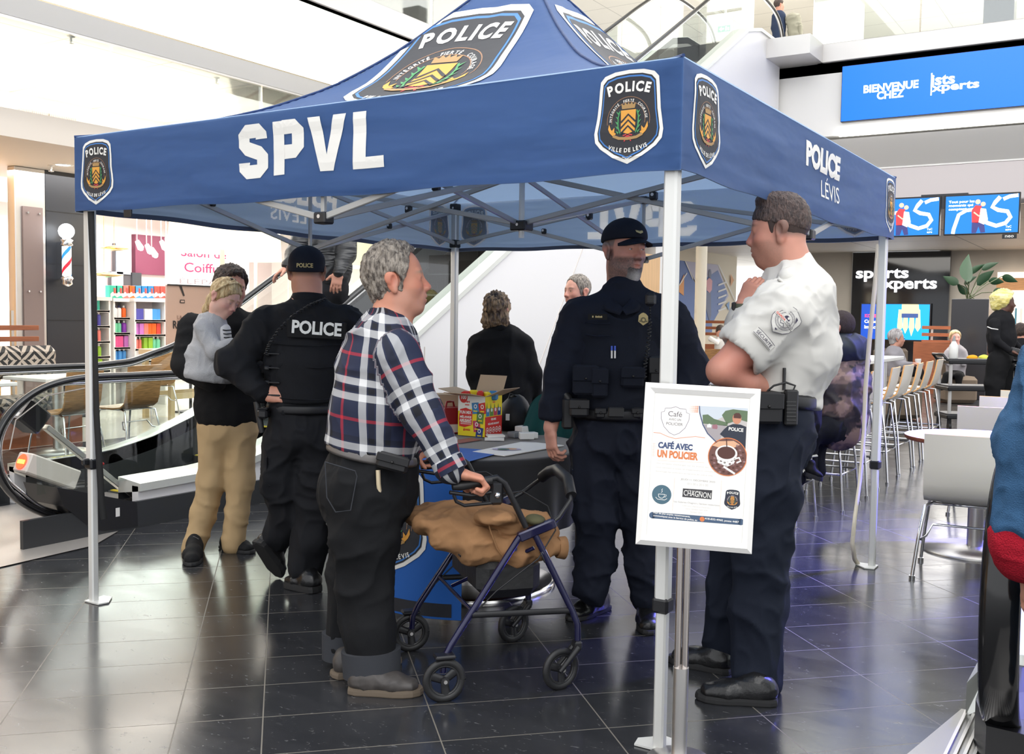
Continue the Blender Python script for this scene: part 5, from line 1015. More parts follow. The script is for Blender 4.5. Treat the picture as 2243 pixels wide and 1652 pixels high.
for x, y, c, r in ((.13, .15, 3, .1), (.165, .1, 4, -.1), (.14, .055, 5, .1), (.16, .02, 6, -.15), (.18, .15, 2, .2)):
    cs_, sn_ = math.cos(r), math.sin(r); F1.poly([(x+a*cs_-b*sn_, y+a*sn_+b*cs_) for a, b in ((-.024, -.03), (.024, -.03), (.026, .03), (-.026, .03))], c, 4); F1.disc(x, y+.01, .012, 0, 5, 10); F1.disc(x, y+.01, .007, c, 6, 8); F1.rect(x-.015, y-.018, x+.015, y-.012, 1, 5)
bxm = [mat('bx_white', sr(240, 236, 226), .45), mat('bx_yellow', sr(248, 222, 30), .45), mat('bx_red', sr(214, 44, 36), .45), mat('bx_blue', sr(60, 130, 180), .45), mat('bx_green', sr(96, 140, 60), .45), mat('bx_pink', sr(200, 60, 90), .45), mat('bx_navy', sr(30, 60, 130), .45)]
F1.build('front_print', bxm, (lambda g: lambda x, y, h: g(x*.85, y, h))(flatmap(o_, ex, (0, 0, 1))), t, step=.0004)
F2 = Art(); F2.rect(0, 0, .2, bh, 1, 0); F2.rect(0, 0, .2, .105, 2, 1); F2.fit('FUN MIX', .1, .09, .06, .012, 0, 2, .04); F2.fit('MÉLANGE AMUSANT', .1, .068, .13, .013, 0, 2, .04); F2.disc(.1, .195, .008, 2, 3, 10); F2.rect(.085, .178, .115, .183, 2, 3)
for i in range(5): F2.disc(.025+.037*i, .033, .016, 0, 3, 16); F2.disc(.025+.037*i, .033, .012, 2, 4, 16); F2.disc(.025+.037*i, .033, .006, 0, 5, 10)
for i, c in enumerate((1, 4, 5, 6)): F2.rect(.01+.045*i, .108, .05+.045*i, .15, c if c != 1 else 3, 2); F2.disc(.03+.045*i, .14, .01, 0, 3, 10); F2.poly([(.012+.045*i, .15), (.02+.045*i, .185-.004*i), (.026+.045*i, .15)], 4, 2)
F2.build('side_print', bxm, (lambda g: lambda x, y, h: g(x*.85, y, h))(flatmap(o_+ex*bw, ey, (0, 0, 1))), t, step=.0004)
B = MB()
for i in range(6): c = q[0]+ex*(.03+.028*i)+ey*(.04+.02*(i % 3)); B.box(c+np.array([0, 0, bh-.005+.006*(i % 2)]), (.035, .05, .05), rz(i*.7), .008, m=i % 3)
B.build('snack_packets', [bxm[2], bxm[1], bxm[3]], t); t.children[-1]['kind'] = 'stuff'
def sheet(name, lab, cat, pts, thk, m, z=ZT2, art=None, grp=None):
    P = [np.array(on_t(*p, z)) for p in pts]; P2 = [p+np.array([0, 0, thk]) for p in P]; k = len(P); a, b, c = P2[:3]
    up = np.cross(b-a, c-b)[2] > 0; Ft = tuple(range(k, 2*k)) if up else tuple(range(2*k-1, k-1, -1))
    o = MB().add(P+P2, [Ft]+[(i, (i+1) % k, k+(i+1) % k, k+i) for i in range(k)]).build(name, m); tag(o, lab, cat, grp); return P2
P2 = sheet('calendar', 'large white calendar page with a small picture on the table front', 'paper', ((1035, 991), (1105, 1000), (1235, 977), (1175, 971), (1140, 970)), .004, MATS['paper_white'])
t = thing('calendar_picture', 'small purple and green picture printed on the white calendar page', 'print', P2[0]); ctr = on_t(1110, 984, ZT2+.006); A = Art(); A.disc(0, 0, .07, 0, 0, 14, ry=.045); A.disc(.02, .005, .03, 1, 1, 10); A.disc(-.015, -.01, .03, 2, 2, 10)
bpy.data.objects.remove(t); A.build('calendar_picture', [mat('pic_lav', sr(190, 180, 206), .6), mat('pic_tan', sr(206, 160, 120), .6), mat('pic_green', sr(70, 104, 84), .6)], flatmap(ctr, cR*np.array([1, 1, 0]), nrm(cF*np.array([1, 1, 0]))), bpy.data.objects['calendar'], step=.0005) if False else A.build('printed_picture', [mat('pic_lav', sr(190, 180, 206), .6), mat('pic_tan', sr(206, 160, 120), .6), mat('pic_green', sr(70, 104, 84), .6)], flatmap(ctr, nrm(cR*np.array([1, 1, 0])), nrm(cF*np.array([1, 1, 0]))), None)
o = bpy.data.objects['printed_picture']; o.parent = bpy.data.objects['calendar']
sheet('flyer', 'dark red printed flyer lying left of the snack box', 'paper', ((998, 965), (1003, 972), (1055, 964), (1030, 960)), .002, mat('flyer_red', sr(150, 90, 84), .5))
for i, (p, lab) in enumerate((((1083, 964), 'lowest white card stack in front of the snack box'), ((1085, 960), 'upper white card stack in front of the snack box'))):
    c = on_t(*p); MB().box(c+np.array([0, 0, .005+.009*i]), (.1-.01*i, .07, .009), rz(-1.0+.2*i)).build('card_stack', MATS['paper_white']); tag(bpy.data.objects['card_stack' if i == 0 else 'card_stack.001'], lab, 'cards', 'white card stacks')
for i, (p, s, lab) in enumerate((((1153, 962), (.075, .055, .035), 'white block of business cards nearest the officer hand'), ((1167, 960), (.04, .05, .032), 'narrow block of cards right of the white card block'), ((1128, 958), (.06, .06, .03), 'clear grey card holder beside the card blocks'), ((1143, 951), (.07, .05, .045), 'white card block standing behind the card holder'))):
    c = on_t(*p); tag(MB().box(c+np.array([0, 0, s[2]/2]), s, rz(-.9+.3*i), .003).build('card_block', mat('holder_grey', sr(130, 132, 134), .3) if i == 2 else MATS['paper_white']), lab, 'cards')
# red snack bucket boxes left of the big box
t = thing('snack_carton', 'dark red carton with a handle left of the yellow snack box', 'box', on_t(985, 950)); c = on_t(985, 948); MB().box(c+np.array([0, 0, .07]), (.12, .12, .14), rz(-.5), .004).build('carton', mat('carton_red', sr(150, 26, 30), .5), t); MB().box(c+np.array([0, 0, .03]), (.122, .122, .05), rz(-.5), .004).build('label_band', mat('carton_label', sr(226, 210, 190), .5), t); MB().tube([c+np.array([-.04, 0, .14]), c+np.array([-.03, 0, .17]), c+np.array([.03, 0, .17]), c+np.array([.04, 0, .14])], .006, 8).build('handle', MATS['carton_red'], t)
t = thing('shoulder_bag', 'black shoulder bag with a white tag slumped behind the snack box', 'bag', on_t(1128, 944)); c = on_t(1128, 944); bx_ = at(1128, 905, depth(c)+.02); SB_ = MB(); SB_.ell(bx_-np.array([0, 0, .03]), (.1, .1, .12), 20, 12); V = np.array(SB_.V); V = V+(fbm(V*11, 3)[:, None]-.4)*.09*nrm([.3, .3, 1]); V[:, 2] = np.maximum(V[:, 2], ZT2); mesh_obj('bag_body', V, SB_.F, mat('bag_nylon', (.012, .012, .013), .6), t); MB().box(at(1112, 914, depth(c)-.1), (.012, .02, .035), rz(.4)).build('tag', MATS['paper_white'], t); MB().tube([at(u, v, depth(c)) for u, v in ((1105, 900), (1118, 862), (1140, 872), (1140, 905))], .012, 8, flat=(1, .4)).build('strap', mat('strap_black'), t)
t = thing('cardboard_box', 'plain brown cardboard box half hidden behind the red carton', 'box', on_t(978, 940)); MB().box(on_t(978, 940)+np.array([0, 0, .1]), (.16, .12, .2), rz(-.9), .003).build('carton', mat('cardboard'), t)
# green folded chair / cloth and bag behind table
t = thing('draped_chair', 'chair draped in dark teal cloth behind the table', 'chair', tuple(at(1212, 900, 5.6)*np.array([1, 1, 0])))
def teal(u, v):
    x = (u-.5)*2; th = v; w = .13+.15*th; X = x*w-.04*th; d = .03*np.sin(x*7)*th+.02*np.sin(x*13+2)*th; base = at(1212, 900, 5.55)*np.array([1, 1, 0]); side_ = nrm(cR*np.array([1, 1, 0])); back = nrm(cF*np.array([1, 1, 0]))
    return base+np.outer(X, side_)+np.outer(-.05*np.abs(x)**2+d-.06*th, back)+np.outer(.96-.55*th-.07*np.abs(x)**3, (0, 0, 1))
P, F = grid_surf(teal, 33, 21); bk = nrm(cF*np.array([1, 1, 0])); mesh_obj('cloth', np.vstack([P, P+bk*.1]), np.vstack([F, F[:, ::-1]+len(P)]), mat('teal_cloth', sr(22, 76, 74), .8, sheen=.3), t)
cb_ = at(1212, 900, 5.6); MB().box((cb_[0], cb_[1], .68), (.24, .03, .4), rz(math.atan2(cR[1], cR[0])), .01).box((cb_[0]+.1, cb_[1]+.06, .44), (.34, .3, .03), rz(math.atan2(cR[1], cR[0])), .01).build('chair_frame', black, t)
for dx in (-.16, .16):
    for dy in (-.14, .16): p = np.array([cb_[0]+.1, cb_[1]+.06, 0])+dx*nrm(cR*np.array([1, 1, 0]))+dy*bk; MB().cyl(p, p+np.array([0, 0, .44]), .012, 10).build('leg', black, t)
# ================================================================== ROLLATOR
RO = np.array([-.026, .849, 0]); RF = nrm(np.array([.342, -.285, 0])); RL = np.array([-RF[1], RF[0], 0]); WB, TW = .445, .57
def rp(x, y, z): return RO+RF*x+RL*y+np.array([0, 0, z])
t = thing('rollator', 'navy blue four-wheeled rollator walker held by the man in plaid', 'walker', rp(WB/2, TW/2, 0)); navy = mat('navy_enamel', (.008, .008, .05), .18, .3, coat=.5)
WR = .077
def wheel(x, y, ang):
    R = np.stack([RF*math.cos(ang)+RL*math.sin(ang), -RF*math.sin(ang)+RL*math.cos(ang), (0, 0, 1)], 1); ax = R[:, 1]; c = rp(x, y, WR); B = MB()
    pts = [c+R@np.array([WR*.86*math.cos(a), 0, WR*.86*math.sin(a)]) for a in np.linspace(0, 2*math.pi, 29)]; B.tube(pts, WR*.145, 8, up=ax, caps=False, flat=(1.3, 1))
    w_ = B.build('wheel', rubber, t); B = MB(); B.tube([c+R@np.array([WR*.7*math.cos(a), 0, WR*.7*math.sin(a)]) for a in np.linspace(0, 2*math.pi, 29)], .007, 6, up=ax, caps=False)
    for k in range(3):
        a = 2*math.pi*k/3+.4; B.tube([c, c+R@np.array([WR*.7*math.cos(a+.25), 0, WR*.7*math.sin(a+.25)])], [.014, .018], 8, flat=(1, .35), up=ax)
    B.cyl(c-ax*.016, c+ax*.016, .015, 14); B.build('spoked_hub', mat('hub_black', (.02, .02, .022), .3), w_); MB().cyl(c-ax*.022, c+ax*.022, .007, 10).build('axle', steel, w_)
wheel(0, 0, 0); wheel(0, TW, 0); wheel(WB, 0, .25); wheel(WB, TW, .35)
for y in (0, TW):
    s = 1 if y == 0 else -1
    MB().tube([rp(.0, y+.02*s, .1), rp(.004, y+.02*s, .15), rp(.03, y+.02*s, .2), rp(.275, y+.03*s, .56), rp(.29, y+.03*s, .58)], .0125, 12).build('rear_leg', navy, t)
    MB().tube([rp(.51, y+.0*s, .165), rp(.508, y, .24), rp(.49, y+.01*s, .29), rp(.345, y+.03*s, .58)], .0125, 12).build('front_leg', navy, t)
    MB().box(rp(.352, y+.03*s, .597), (.15, .03, .035), np.stack([nrm(RF+np.array([0, 0, .35])), RL, np.cross(nrm(RF+np.array([0, 0, .35])), RL)], 1), .005).build('seat_bracket', navy, t)
    MB().tube([rp(.31, y+.03*s, .61), rp(.252, y+.03*s, .725), rp(.225, y+.03*s, .775), rp(.195, y+.03*s, .797), rp(.16, y+.03*s, .79)], .0115, 12).build('handle_tube', black, t)
    MB().tube([rp(.175, y+.03*s, .788), rp(.06, y+.03*s, .772), rp(.03, y+.03*s, .77)], [.017, .018, .014], 14).build('grip', rubber, t)
    MB().box(rp(.195, y+.03*s, .74), (.05, .026, .085), np.stack([RF, RL, (0, 0, 1)], 1), .01).tube([rp(.18, y+.03*s, .705), rp(.075, y+.03*s, .7), rp(.045, y+.03*s, .715), rp(.035, y+.03*s, .74)], .0065, 8).tube([rp(.18, y+.03*s, .745), rp(.1, y+.03*s, .735), rp(.02, y+.03*s, .75)], .0075, 8).build('brake_lever', black, t)
    MB().ell(rp(.195, y+.03*s-.014*s, .735), (.014, .012, .012), 12, 8).build('brake_badge', chrome, t)
    MB().tube([rp(.21, y+.03*s, .735), rp(.3, y+.05*s, .74), rp(.4, y+.05*s, .68), rp(.43, y+.04*s, .59), rp(.36, y+.03*s, .49), rp(.2, y+.03*s, .38), rp(.06, y+.03*s, .25), rp(.03, y+.02*s, .19)], .003, 6).build('brake_cable', black, t)
    MB().tube([rp(.105, y+.015*s, .302), rp(.49, y+.01*s, .291)], .008, 8, flat=(1.5, .6), up=(0, 1, 0)).build('folding_brace', black, t)
    MB().box(rp(.0, y+.0*s, .165), (.075, .05, .015), np.stack([RF, RL, (0, 0, 1)], 1), .005).build('brake_housing', black, t)
    MB().box(rp(.508, y, .165), (.03, .045, .03), np.stack([RF, RL, (0, 0, 1)], 1), .006).tube([rp(.508, y-.02, .16), rp(WB-.01, y-.022, .075)], [.014, .009], 8).tube([rp(.508, y+.02, .16), rp(WB-.01, y+.022, .075)], [.014, .009], 8).build('fork', black, t)
    MB().cyl(rp(.375, y+.028*s, .52), rp(.395, y+.027*s, .48), .0145, 10).build('reflector_sleeve', chrome, t)
MB().tube([rp(.40, .03, .61), rp(.44, .03, .64), rp(.49, .045, .70), rp(.50, .1, .765), rp(.52, .28, .775), rp(.54, .42, .745), rp(.53, TW-.06, .7), rp(.46, TW-.03, .64), rp(.4, TW-.03, .61)], .0085, 10).build('backrest_bar', black, t)
MB().tube([rp(.495, .055, .715), rp(.502, .11, .767), rp(.52, .28, .778), rp(.54, .42, .748), rp(.535, TW-.08, .715)], .021, 14, flat=(1, 1.15)).build('backrest_pad', rubber, t)
MB().tube([rp(.27, .03, .53), rp(.27, TW-.03, .53)], .009, 8).tube([rp(.11, .03, .31), rp(.11, TW-.03, .31)], .008, 8).tube([rp(.34, .03, .53), rp(.1, TW*.5, .34)], .008, 8).build('cross_bar', navy, t)
MB().box(rp(.27, TW/2, .41), (.25, TW-.14, .16), np.stack([RF, RL, (0, 0, 1)], 1), .04).build('storage_pouch', mat('nylon_pouch', (.012, .012, .013), .5, bump=(20, .4)), t)
MB().box(rp(.2, TW/2, .5), (.24, TW-.22, .03), np.stack([RF, RL, (0, 0, 1)], 1), .012).build('seat', rubber, t)
# ================================================================== FURNITURE ON THE RIGHT
shellw = mat('shell_white', sr(240, 234, 222), .3, coat=.2); edgew = mat('ply_edge', sr(224, 170, 110), .5)
wc = shell_chair('white shell chair nearest the canopy leg, back turned', 'white shell chairs on the right', (3.2, -.4, 0), math.radians(14), shellw, .42, .37, w=.4, edge=edgew)
wc.location = (3.08, -.41, 0); wc.rotation_euler = (0, 0, math.radians(5))
for (u, v, D_), l in (((2092, 887, 7.25), 'white shell chair directly behind the nearest white chair'), ((2140, 880, 8.25), 'white shell chair partly hidden third in the right row'), ((2187, 858, 9.0), 'white shell chair farthest along the right row')): q_ = at(u, v, D_); dup(wc, l, (q_[0]+.26, q_[1]-.2, 0), math.radians(4))
pinkw = mat('pink_laminate', sr(238, 222, 226), .3)
pedestal('round white cafe table with wooden edge behind the nearest white chair', tuple(gp(2134, 1207)[:2]), .42, .7, pinkw, base_r=.3, col=.045, edge=woodred); pedestal('round cafe table with steel base farther along the right row', (7.2, -.9), .35, .73, pinkw, base_r=.26, col=.045, edge=woodred)
bs0 = shell_chair('x', 'white bar stools along the counter', (0, 0, 0), 0, shellw, .69, .3, True, .37, edgew)
stl = [(3.92, 'bar stool holding the person in striped trousers'), (4.72, 'bar stool under the man in the camouflage jacket'), (5.45, 'bar stool hidden behind the right canopy leg'), (6.25, 'first bar stool seen right of the canopy leg'), (6.85, 'second bar stool right of the canopy leg'), (7.42, 'third bar stool right of the canopy leg'), (7.98, 'fourth bar stool right of the canopy leg'), (8.62, 'last bar stool at the end of the counter')]
bs0.location = (stl[0][0], .95, 0); bs0.rotation_euler = (0, 0, math.radians(90)); bs0['label'] = 'white '+stl[0][1]
for x, l in stl[1:]: dup(bs0, 'white '+l, (x, .84+.015*(x-4), 0), math.radians(90+random.uniform(-4, 4)))
t = thing('bar_counter', 'long white bar counter with the row of stools', 'counter', (6.8, 1.75, 0)); MB().box((7.2, 1.75, .93), (6.4, .75, .045), bev=.006).build('counter_top', white, t); MB().box((7.2, 1.9, .45), (6.2, .12, .9)).build('counter_panel', darkpanel, t)
for x in (4.2, 6.8, 10.1): MB().cyl((x, 1.55, 0), (x, 1.55, .91), .04, 16).build('leg', steel, t)
# black service carts
def cart(lab, c, ang, w, d, h, grp):
    t = thing('service_cart', lab, 'cart', (c[0], c[1], 0), grp); R = rz(ang); cc = np.array([*c, 0]); P = lambda x, y, z: cc+R@np.array([x, y, z])
    for z in (h, h*.62, h*.22): MB().box(P(0, 0, z-.02), (w, d, .05), R, .01).box(P(0, 0, z+.012), (w-.03, d-.03, .02), R, .004, m=1).build('tray', [black, mat('tray_grey', (.05, .05, .055), .5)], t)
    for x in (-1, 1):
        for y in (-1, 1): MB().cyl(P(x*(w/2-.04), y*(d/2-.04), .15), P(x*(w/2-.04), y*(d/2-.04), h), .022, 14).build('post', mat('post_grey', sr(196, 194, 192), .35), t); MB().cyl(P(x*(w/2-.05)-.015, y*(d/2-.05), .05), P(x*(w/2-.05)+.015, y*(d/2-.05), .05), .05, 18).box(P(x*(w/2-.05), y*(d/2-.05), .12), (.04, .05, .07)).build('caster', rubber, t)
    MB().tube([P(-w/2, -d/2+.05, h+.0), P(-w/2-.06, -d/2+.05, h+.07), P(-w/2-.06, d/2-.05, h+.07), P(-w/2, d/2-.05, h)], .016, 10).build('push_handle', black, t); MB().tube([P(w/2, -d/2+.05, h+.0), P(w/2+.06, -d/2+.05, h+.07), P(w/2+.06, d/2-.05, h+.07), P(w/2, d/2-.05, h)], .016, 10).build('push_handle', black, t); return t
ca = gp(2092, 905); ca = (12.0, .95); cart('black three-tier service cart holding white squeeze bottles', (11.3, .72), math.radians(-60), .75, .45, .9, 'black service carts'); cart('black service cart beside the server at the right edge', (10.2, -.35), math.radians(-55), .95, .5, .88, 'black service carts')
for i, (x, y, lab) in enumerate(((11.15, .92, 'tall white squeeze bottle on the left of the cart'), (11.55, .45, 'cream sauce bottle with a handle on the right of the cart'))):
    t = thing('sauce_bottle', lab, 'bottle', (x, y, .92)); MB().lathe([(.05, 0), (.055, .01), (.055, .17), (.03, .21), (.022, .23)], (x, y, .915), 16).build('body', mat('bottle_cream' if i else 'bottle_white', sr(226, 214, 190) if i else sr(238, 238, 234), .4), t); MB().lathe([(.024, .225), (.02, .25), (.006, .3)], (x, y, .915), 12).build('nozzle', mat('cap_grey', sr(150, 150, 150), .4), t)
for i, (x, y, c, l) in enumerate(((11.32, .72, sr(240, 170, 40), 'orange rag bunched on the cart tray'), (11.46, .6, sr(216, 220, 90), 'lime rag bunched on the cart tray'))): B = MB(); B.ell((x, y, .93), (.09, .07, .04), 20, 12); V = np.array(B.V); V += (fbm(V*14, 2)[:, None]-.4)*.05*nrm([1, 1, 1]); tag(mesh_obj('rag', V, B.F, mat('rag_%d' % i, c, .8)), l, 'cloth')
# planter with big leaves
pc = pl(2130, 880, 2, 0) if False else None; PLX = np.array([17.2, 1.35, 0]); t = thing('planter', 'tall black planter box with a broad-leaved plant', 'planter', PLX)
zt2 = float(at(2130, 655, depth(PLX+np.array([0, 0, 1.6])))[2]); pw2 = 100/2219*depth(PLX)
PLc = at(2128, 700, depth(PLX)); PLX = np.array([PLc[0], PLc[1], 0]); MB().box((PLX[0], PLX[1], zt2/2), (.5, .62, zt2), bev=.01).build('planter_box', mat('planter_black', (.03, .03, .035), .25), t)
def leaf(base, tip, wdt, droop, B, m=0):
    base = np.asarray(base, float); tip = np.asarray(tip, float); ax = tip-base; L_ = np.linalg.norm(ax); u = ax/L_; s = nrm(np.cross(u, cF+np.array([.2, .1, .3]))); n = np.cross(s, u); V = []; k = 9
    for i in range(k):
        q = i/(k-1); w_ = wdt*math.sin(math.pi*min(1, q*1.0)**.75)*(1-.15*q)+.0005; c = base+ax*q-np.array([0, 0, droop*q*q]); V += [c-s*w_+n*w_*.35, c, c+s*w_+n*w_*.35]
    B.add(V, [(3*i, 3*i+1, 3*i+4, 3*i+3) for i in range(k-1)]+[(3*i+1, 3*i+2, 3*i+5, 3*i+4) for i in range(k-1)], m, True)
lm = mat('leaf_dark_green', sr(26, 56, 34), .5, spec=.3); D = depth((*PLX[:2], 1.9)); soil = at(2125, 655, D)
for (b0, b1, w_) in (((2118, 618), (2122, 556), 17), ((2100, 622), (2065, 605), 10), ((2120, 600), (2160, 578), 8), ((2150, 590), (2188, 575), 8), ((2140, 625), (2178, 592), 13), ((2112, 620), (2140, 606), 9), ((2120, 645), (2096, 622), 9), ((2165, 615), (2200, 618), 9), ((2195, 605), (2230, 618), 9), ((2175, 640), (2200, 632), 6)):
    B = MB(); P0, P1 = at(*b0, D+random.uniform(-.3, .3)), at(*b1, D+random.uniform(-.3, .3)); leaf(P0, P1, w_*D/FPX, .0, B); B.tube([soil+np.array([random.uniform(-.1, .1), random.uniform(-.1, .1), 0]), (soil+P0)/2+np.array([0, 0, .05]), P0], .008, 6, m=1); B.build('leaf', [lm, mat('stem_green', sr(70, 80, 50), .5)], t)
# slat bench divider (far right) and banquettes
def slats(lab, p0, p1, X, n=3):
    a = pl(*p0, 0, X); b = pl(*p1, 0, X); t = thing('slat_divider', lab, 'bench', (X, (a[1]+b[1])/2, 0)); w_ = abs(a[1]-b[1])
    for k in range(n): MB().box((X, (a[1]+b[1])/2, a[2]-.03-k*.14), (.04, w_, .065)).build('slat', woodred, t)
    for q in (.15, .85): y = a[1]+(b[1]-a[1])*q; MB().box((X+.03, y, a[2]/2), (.03, .04, a[2])).build('slat_post', steel, t)
    MB().box((X-.25, (a[1]+b[1])/2, .45), (.5, w_, .9*.1)).box((X-.02, (a[1]+b[1])/2, .4), (.06, w_, .8)).build('bench_body', woodred, t); return t
for _u, _v, _D, _l in ((1966, 822, 14.5, 'taupe tub chair under the seated woman with glasses'), (2094, 822, 17.5, 'taupe tub chair under the smiling diner')):
    c = at(_u, _v, _D)*np.array([1, 1, 0]); z = float(at(_u, _v, _D)[2]); t = thing('tub_chair', _l, 'chair', c); MB().box(c+np.array([0, 0, z*.5]), (.55, .55, z*.96), rz(.6), .06).build('seat', mat('taupe_fabric', sr(120, 106, 92), .8), t); MB().box(c+nrm(cF*np.array([1, 1, 0]))*.3+np.array([0, 0, z*.5+.2]), (.5, .1, z+.35), rz(.5633-1.5708), .04).build('backrest', MATS['taupe_fabric'], t)
slats('cherry wood slatted bench back behind the smiling diner', (2020, 714), (2165, 716), 18.6); slats('distant wooden slatted bench seen below the mural', (1527, 702), (1614, 704), 19.5)
struct(MB().box((18.0, 1.5, .5), (.06, 2.4, 1.0)).build('wall_low_partition', woodred))
# ================================================================== SCULPTING (distance fields -> one continuous surface)
class Sculpt:
    def __init__(s): s.P = []; s.lo = np.full(3, 1e9); s.hi = np.full(3, -1e9)
    def _add(s, lo, hi, fn, op, k, grow=True):
        s.P.append((np.asarray(lo), np.asarray(hi), fn, op, k))
        if op == 0 and grow: s.lo = np.minimum(s.lo, lo); s.hi = np.maximum(s.hi, hi)
        return s
    def cap(s, a, b, ra, rb=None, k=.02, op=0):
        a = np.asarray(a, float); b = np.asarray(b, float); rb = ra if rb is None else rb; ab = b-a; L2 = max(ab@ab, 1e-9)
        def fn(X, Y, Z):
            x, y, z = X-a[0], Y-a[1], Z-a[2]; t = np.clip((x*ab[0]+y*ab[1]+z*ab[2])/L2, 0, 1)
            return np.sqrt((x-t*ab[0])**2+(y-t*ab[1])**2+(z-t*ab[2])**2)-(ra+(rb-ra)*t)
        r = max(ra, rb); return s._add(np.minimum(a, b)-r, np.maximum(a, b)+r, fn, op, k)
    def ecap(s, a, b, ra, rb, side, k=.03, op=0):
        a = np.asarray(a, float); b = np.asarray(b, float); ab = b-a; L = np.linalg.norm(ab); w = ab/L; sd = nrm(np.asarray(side)-w*(np.asarray(side)@w)); n = np.cross(w, sd)
        def fn(X, Y, Z):
            x, y, z = X-a[0], Y-a[1], Z-a[2]; h = x*w[0]+y*w[1]+z*w[2]; t = np.clip(h/L, 0, 1); p = x*sd[0]+y*sd[1]+z*sd[2]; q = x*n[0]+y*n[1]+z*n[2]; e = h-t*L
            rx = ra[0]+(rb[0]-ra[0])*t; ry = ra[1]+(rb[1]-ra[1])*t; m = np.minimum(rx, ry); l = np.sqrt((p/rx)**2+(q/ry)**2+(e/m)**2); g = np.sqrt((p/rx**2)**2+(q/ry**2)**2+(e/m**2)**2)
            return np.where(l > 1e-6, l*(l-1)/np.maximum(g, 1e-6), -m)
        r = max(*ra, *rb); return s._add(np.minimum(a, b)-r, np.maximum(a, b)+r, fn, op, k)
    def ell(s, c, r, R=None, k=.02, op=0):
        c = np.asarray(c, float); R = np.eye(3) if R is None else R; r = np.asarray(r, float)*np.ones(3)
        def fn(X, Y, Z):
            x, y, z = X-c[0], Y-c[1], Z-c[2]; L = [(x*R[0, i]+y*R[1, i]+z*R[2, i]) for i in range(3)]; l = np.sqrt(sum((L[i]/r[i])**2 for i in range(3))); g = np.sqrt(sum((L[i]/r[i]**2)**2 for i in range(3)))
            return np.where(l > 1e-6, l*(l-1)/np.maximum(g, 1e-6), -r.min())
        return s._add(c-r.max(), c+r.max(), fn, op, k)
    def plane(s, p, n, k=.004):          # keep the side the normal points to
        p = np.asarray(p, float); n = nrm(n)
        return s._add(np.full(3, -1e9), np.full(3, 1e9), lambda X, Y, Z: -((X-p[0])*n[0]+(Y-p[1])*n[1]+(Z-p[2])*n[2]), 2, k, False)
    def limb(s, pts, rs, k=.02):
        for i in range(len(pts)-1): s.cap(pts[i], pts[i+1], rs[i], rs[i+1], k)
        return s
    def mesh(s, h=.01, fines=()):
        ax = []
        for d in range(3):
            lo, hi = s.lo[d]-.02, s.hi[d]+.02; x = lo; A = [x]
            while x < hi:
                st = h
                for (fl, fh, fs) in fines:
                    if fl[d]-h < x < fh[d]: st = min(st, fs)
                    elif x <= fl[d]-h < x+st: st = max(fs, min(st, fl[d]-h-x+1e-4))
                x += st; A.append(x)
            ax.append(np.array(A))
        xs, ys, zs = ax; D = np.full((len(xs), len(ys), len(zs)), .5, np.float32)
        for lo, hi, fn, op, k in s.P:
            m = k+3*h; I = [np.searchsorted(ax[d], [lo[d]-m, hi[d]+m]) for d in range(3)]
            if any(i[1] <= i[0] for i in I): continue
            sl = tuple(slice(i[0], i[1]) for i in I); d = fn(xs[sl[0]][:, None, None], ys[sl[1]][None, :, None], zs[sl[2]][None, None, :]).astype(np.float32); a = D[sl]
            if op == 1: d = -d
            if op == 0: q = np.clip(.5+.5*(a-d)/k, 0, 1); D[sl] = a*(1-q)+d*q-k*q*(1-q)
            else: q = np.clip(.5-.5*(a-d)/k, 0, 1); D[sl] = a*(1-q)+d*q+k*q*(1-q)
        D[0] = D[-1] = .5; D[:, 0] = D[:, -1] = .5; D[:, :, 0] = D[:, :, -1] = .5
        return surfnet(D, xs, ys, zs)
def surfnet(D, xs, ys, zs):
    Sg = D < 0; c = np.zeros(tuple(n-1 for n in D.shape), np.int8)
    for i in (0, 1):
        for j in (0, 1):
            for k in (0, 1): c += Sg[i:D.shape[0]-1+i, j:D.shape[1]-1+j, k:D.shape[2]-1+k]
    I, J, K = np.nonzero((c > 0) & (c < 8)); ids = np.full(c.shape, -1, np.int32); ids[I, J, K] = np.arange(len(I)); del c
    acc = np.zeros((len(I), 3)); cnt = np.zeros(len(I)); co = [xs, ys, zs]
    for ax in range(3):
        o1, o2 = [d for d in range(3) if d != ax]
        for u in (0, 1):
            for v in (0, 1):
                a = [I, J, K]; a[o1] = a[o1]+u; a[o2] = a[o2]+v; b = list(a); b[ax] = b[ax]+1
                da, db = D[tuple(a)], D[tuple(b)]; m = (da < 0) != (db < 0); t = np.where(m, da/np.where(m, da-db, 1), 0)
                P = np.stack([co[d][a[d]] for d in range(3)], 1); P[:, ax] += t*(co[ax][b[ax]]-co[ax][a[ax]]); acc += P*m[:, None]; cnt += m
    V = acc/cnt[:, None]; F = []
    for ax in range(3):
        o1, o2 = [(1, 2), (2, 0), (0, 1)][ax]; s0 = [slice(None)]*3; s1 = [slice(None)]*3; s0[ax] = slice(0, -1); s1[ax] = slice(1, None)
        A, B_ = Sg[tuple(s0)], Sg[tuple(s1)]; idx = list(np.nonzero(A != B_)); inside = A[tuple(idx)]; q = []
        for u, v in ((1, 1), (0, 1), (0, 0), (1, 0)):
            w = list(idx); w[o1] = w[o1]-u; w[o2] = w[o2]-v; q.append(ids[tuple(w)])
        Q = np.stack(q, 1); Q[~inside] = Q[~inside][:, ::-1]; F.append(Q)
    F = np.concatenate(F); return V, F[(F >= 0).all(1)]
def normals(V, F):
    n = np.cross(V[F[:, 2]]-V[F[:, 0]], V[F[:, 3]]-V[F[:, 1]]); N = np.zeros_like(V)
    for i in range(4): np.add.at(N, F[:, i], n)
    return N/np.maximum(np.linalg.norm(N, axis=1), 1e-12)[:, None]
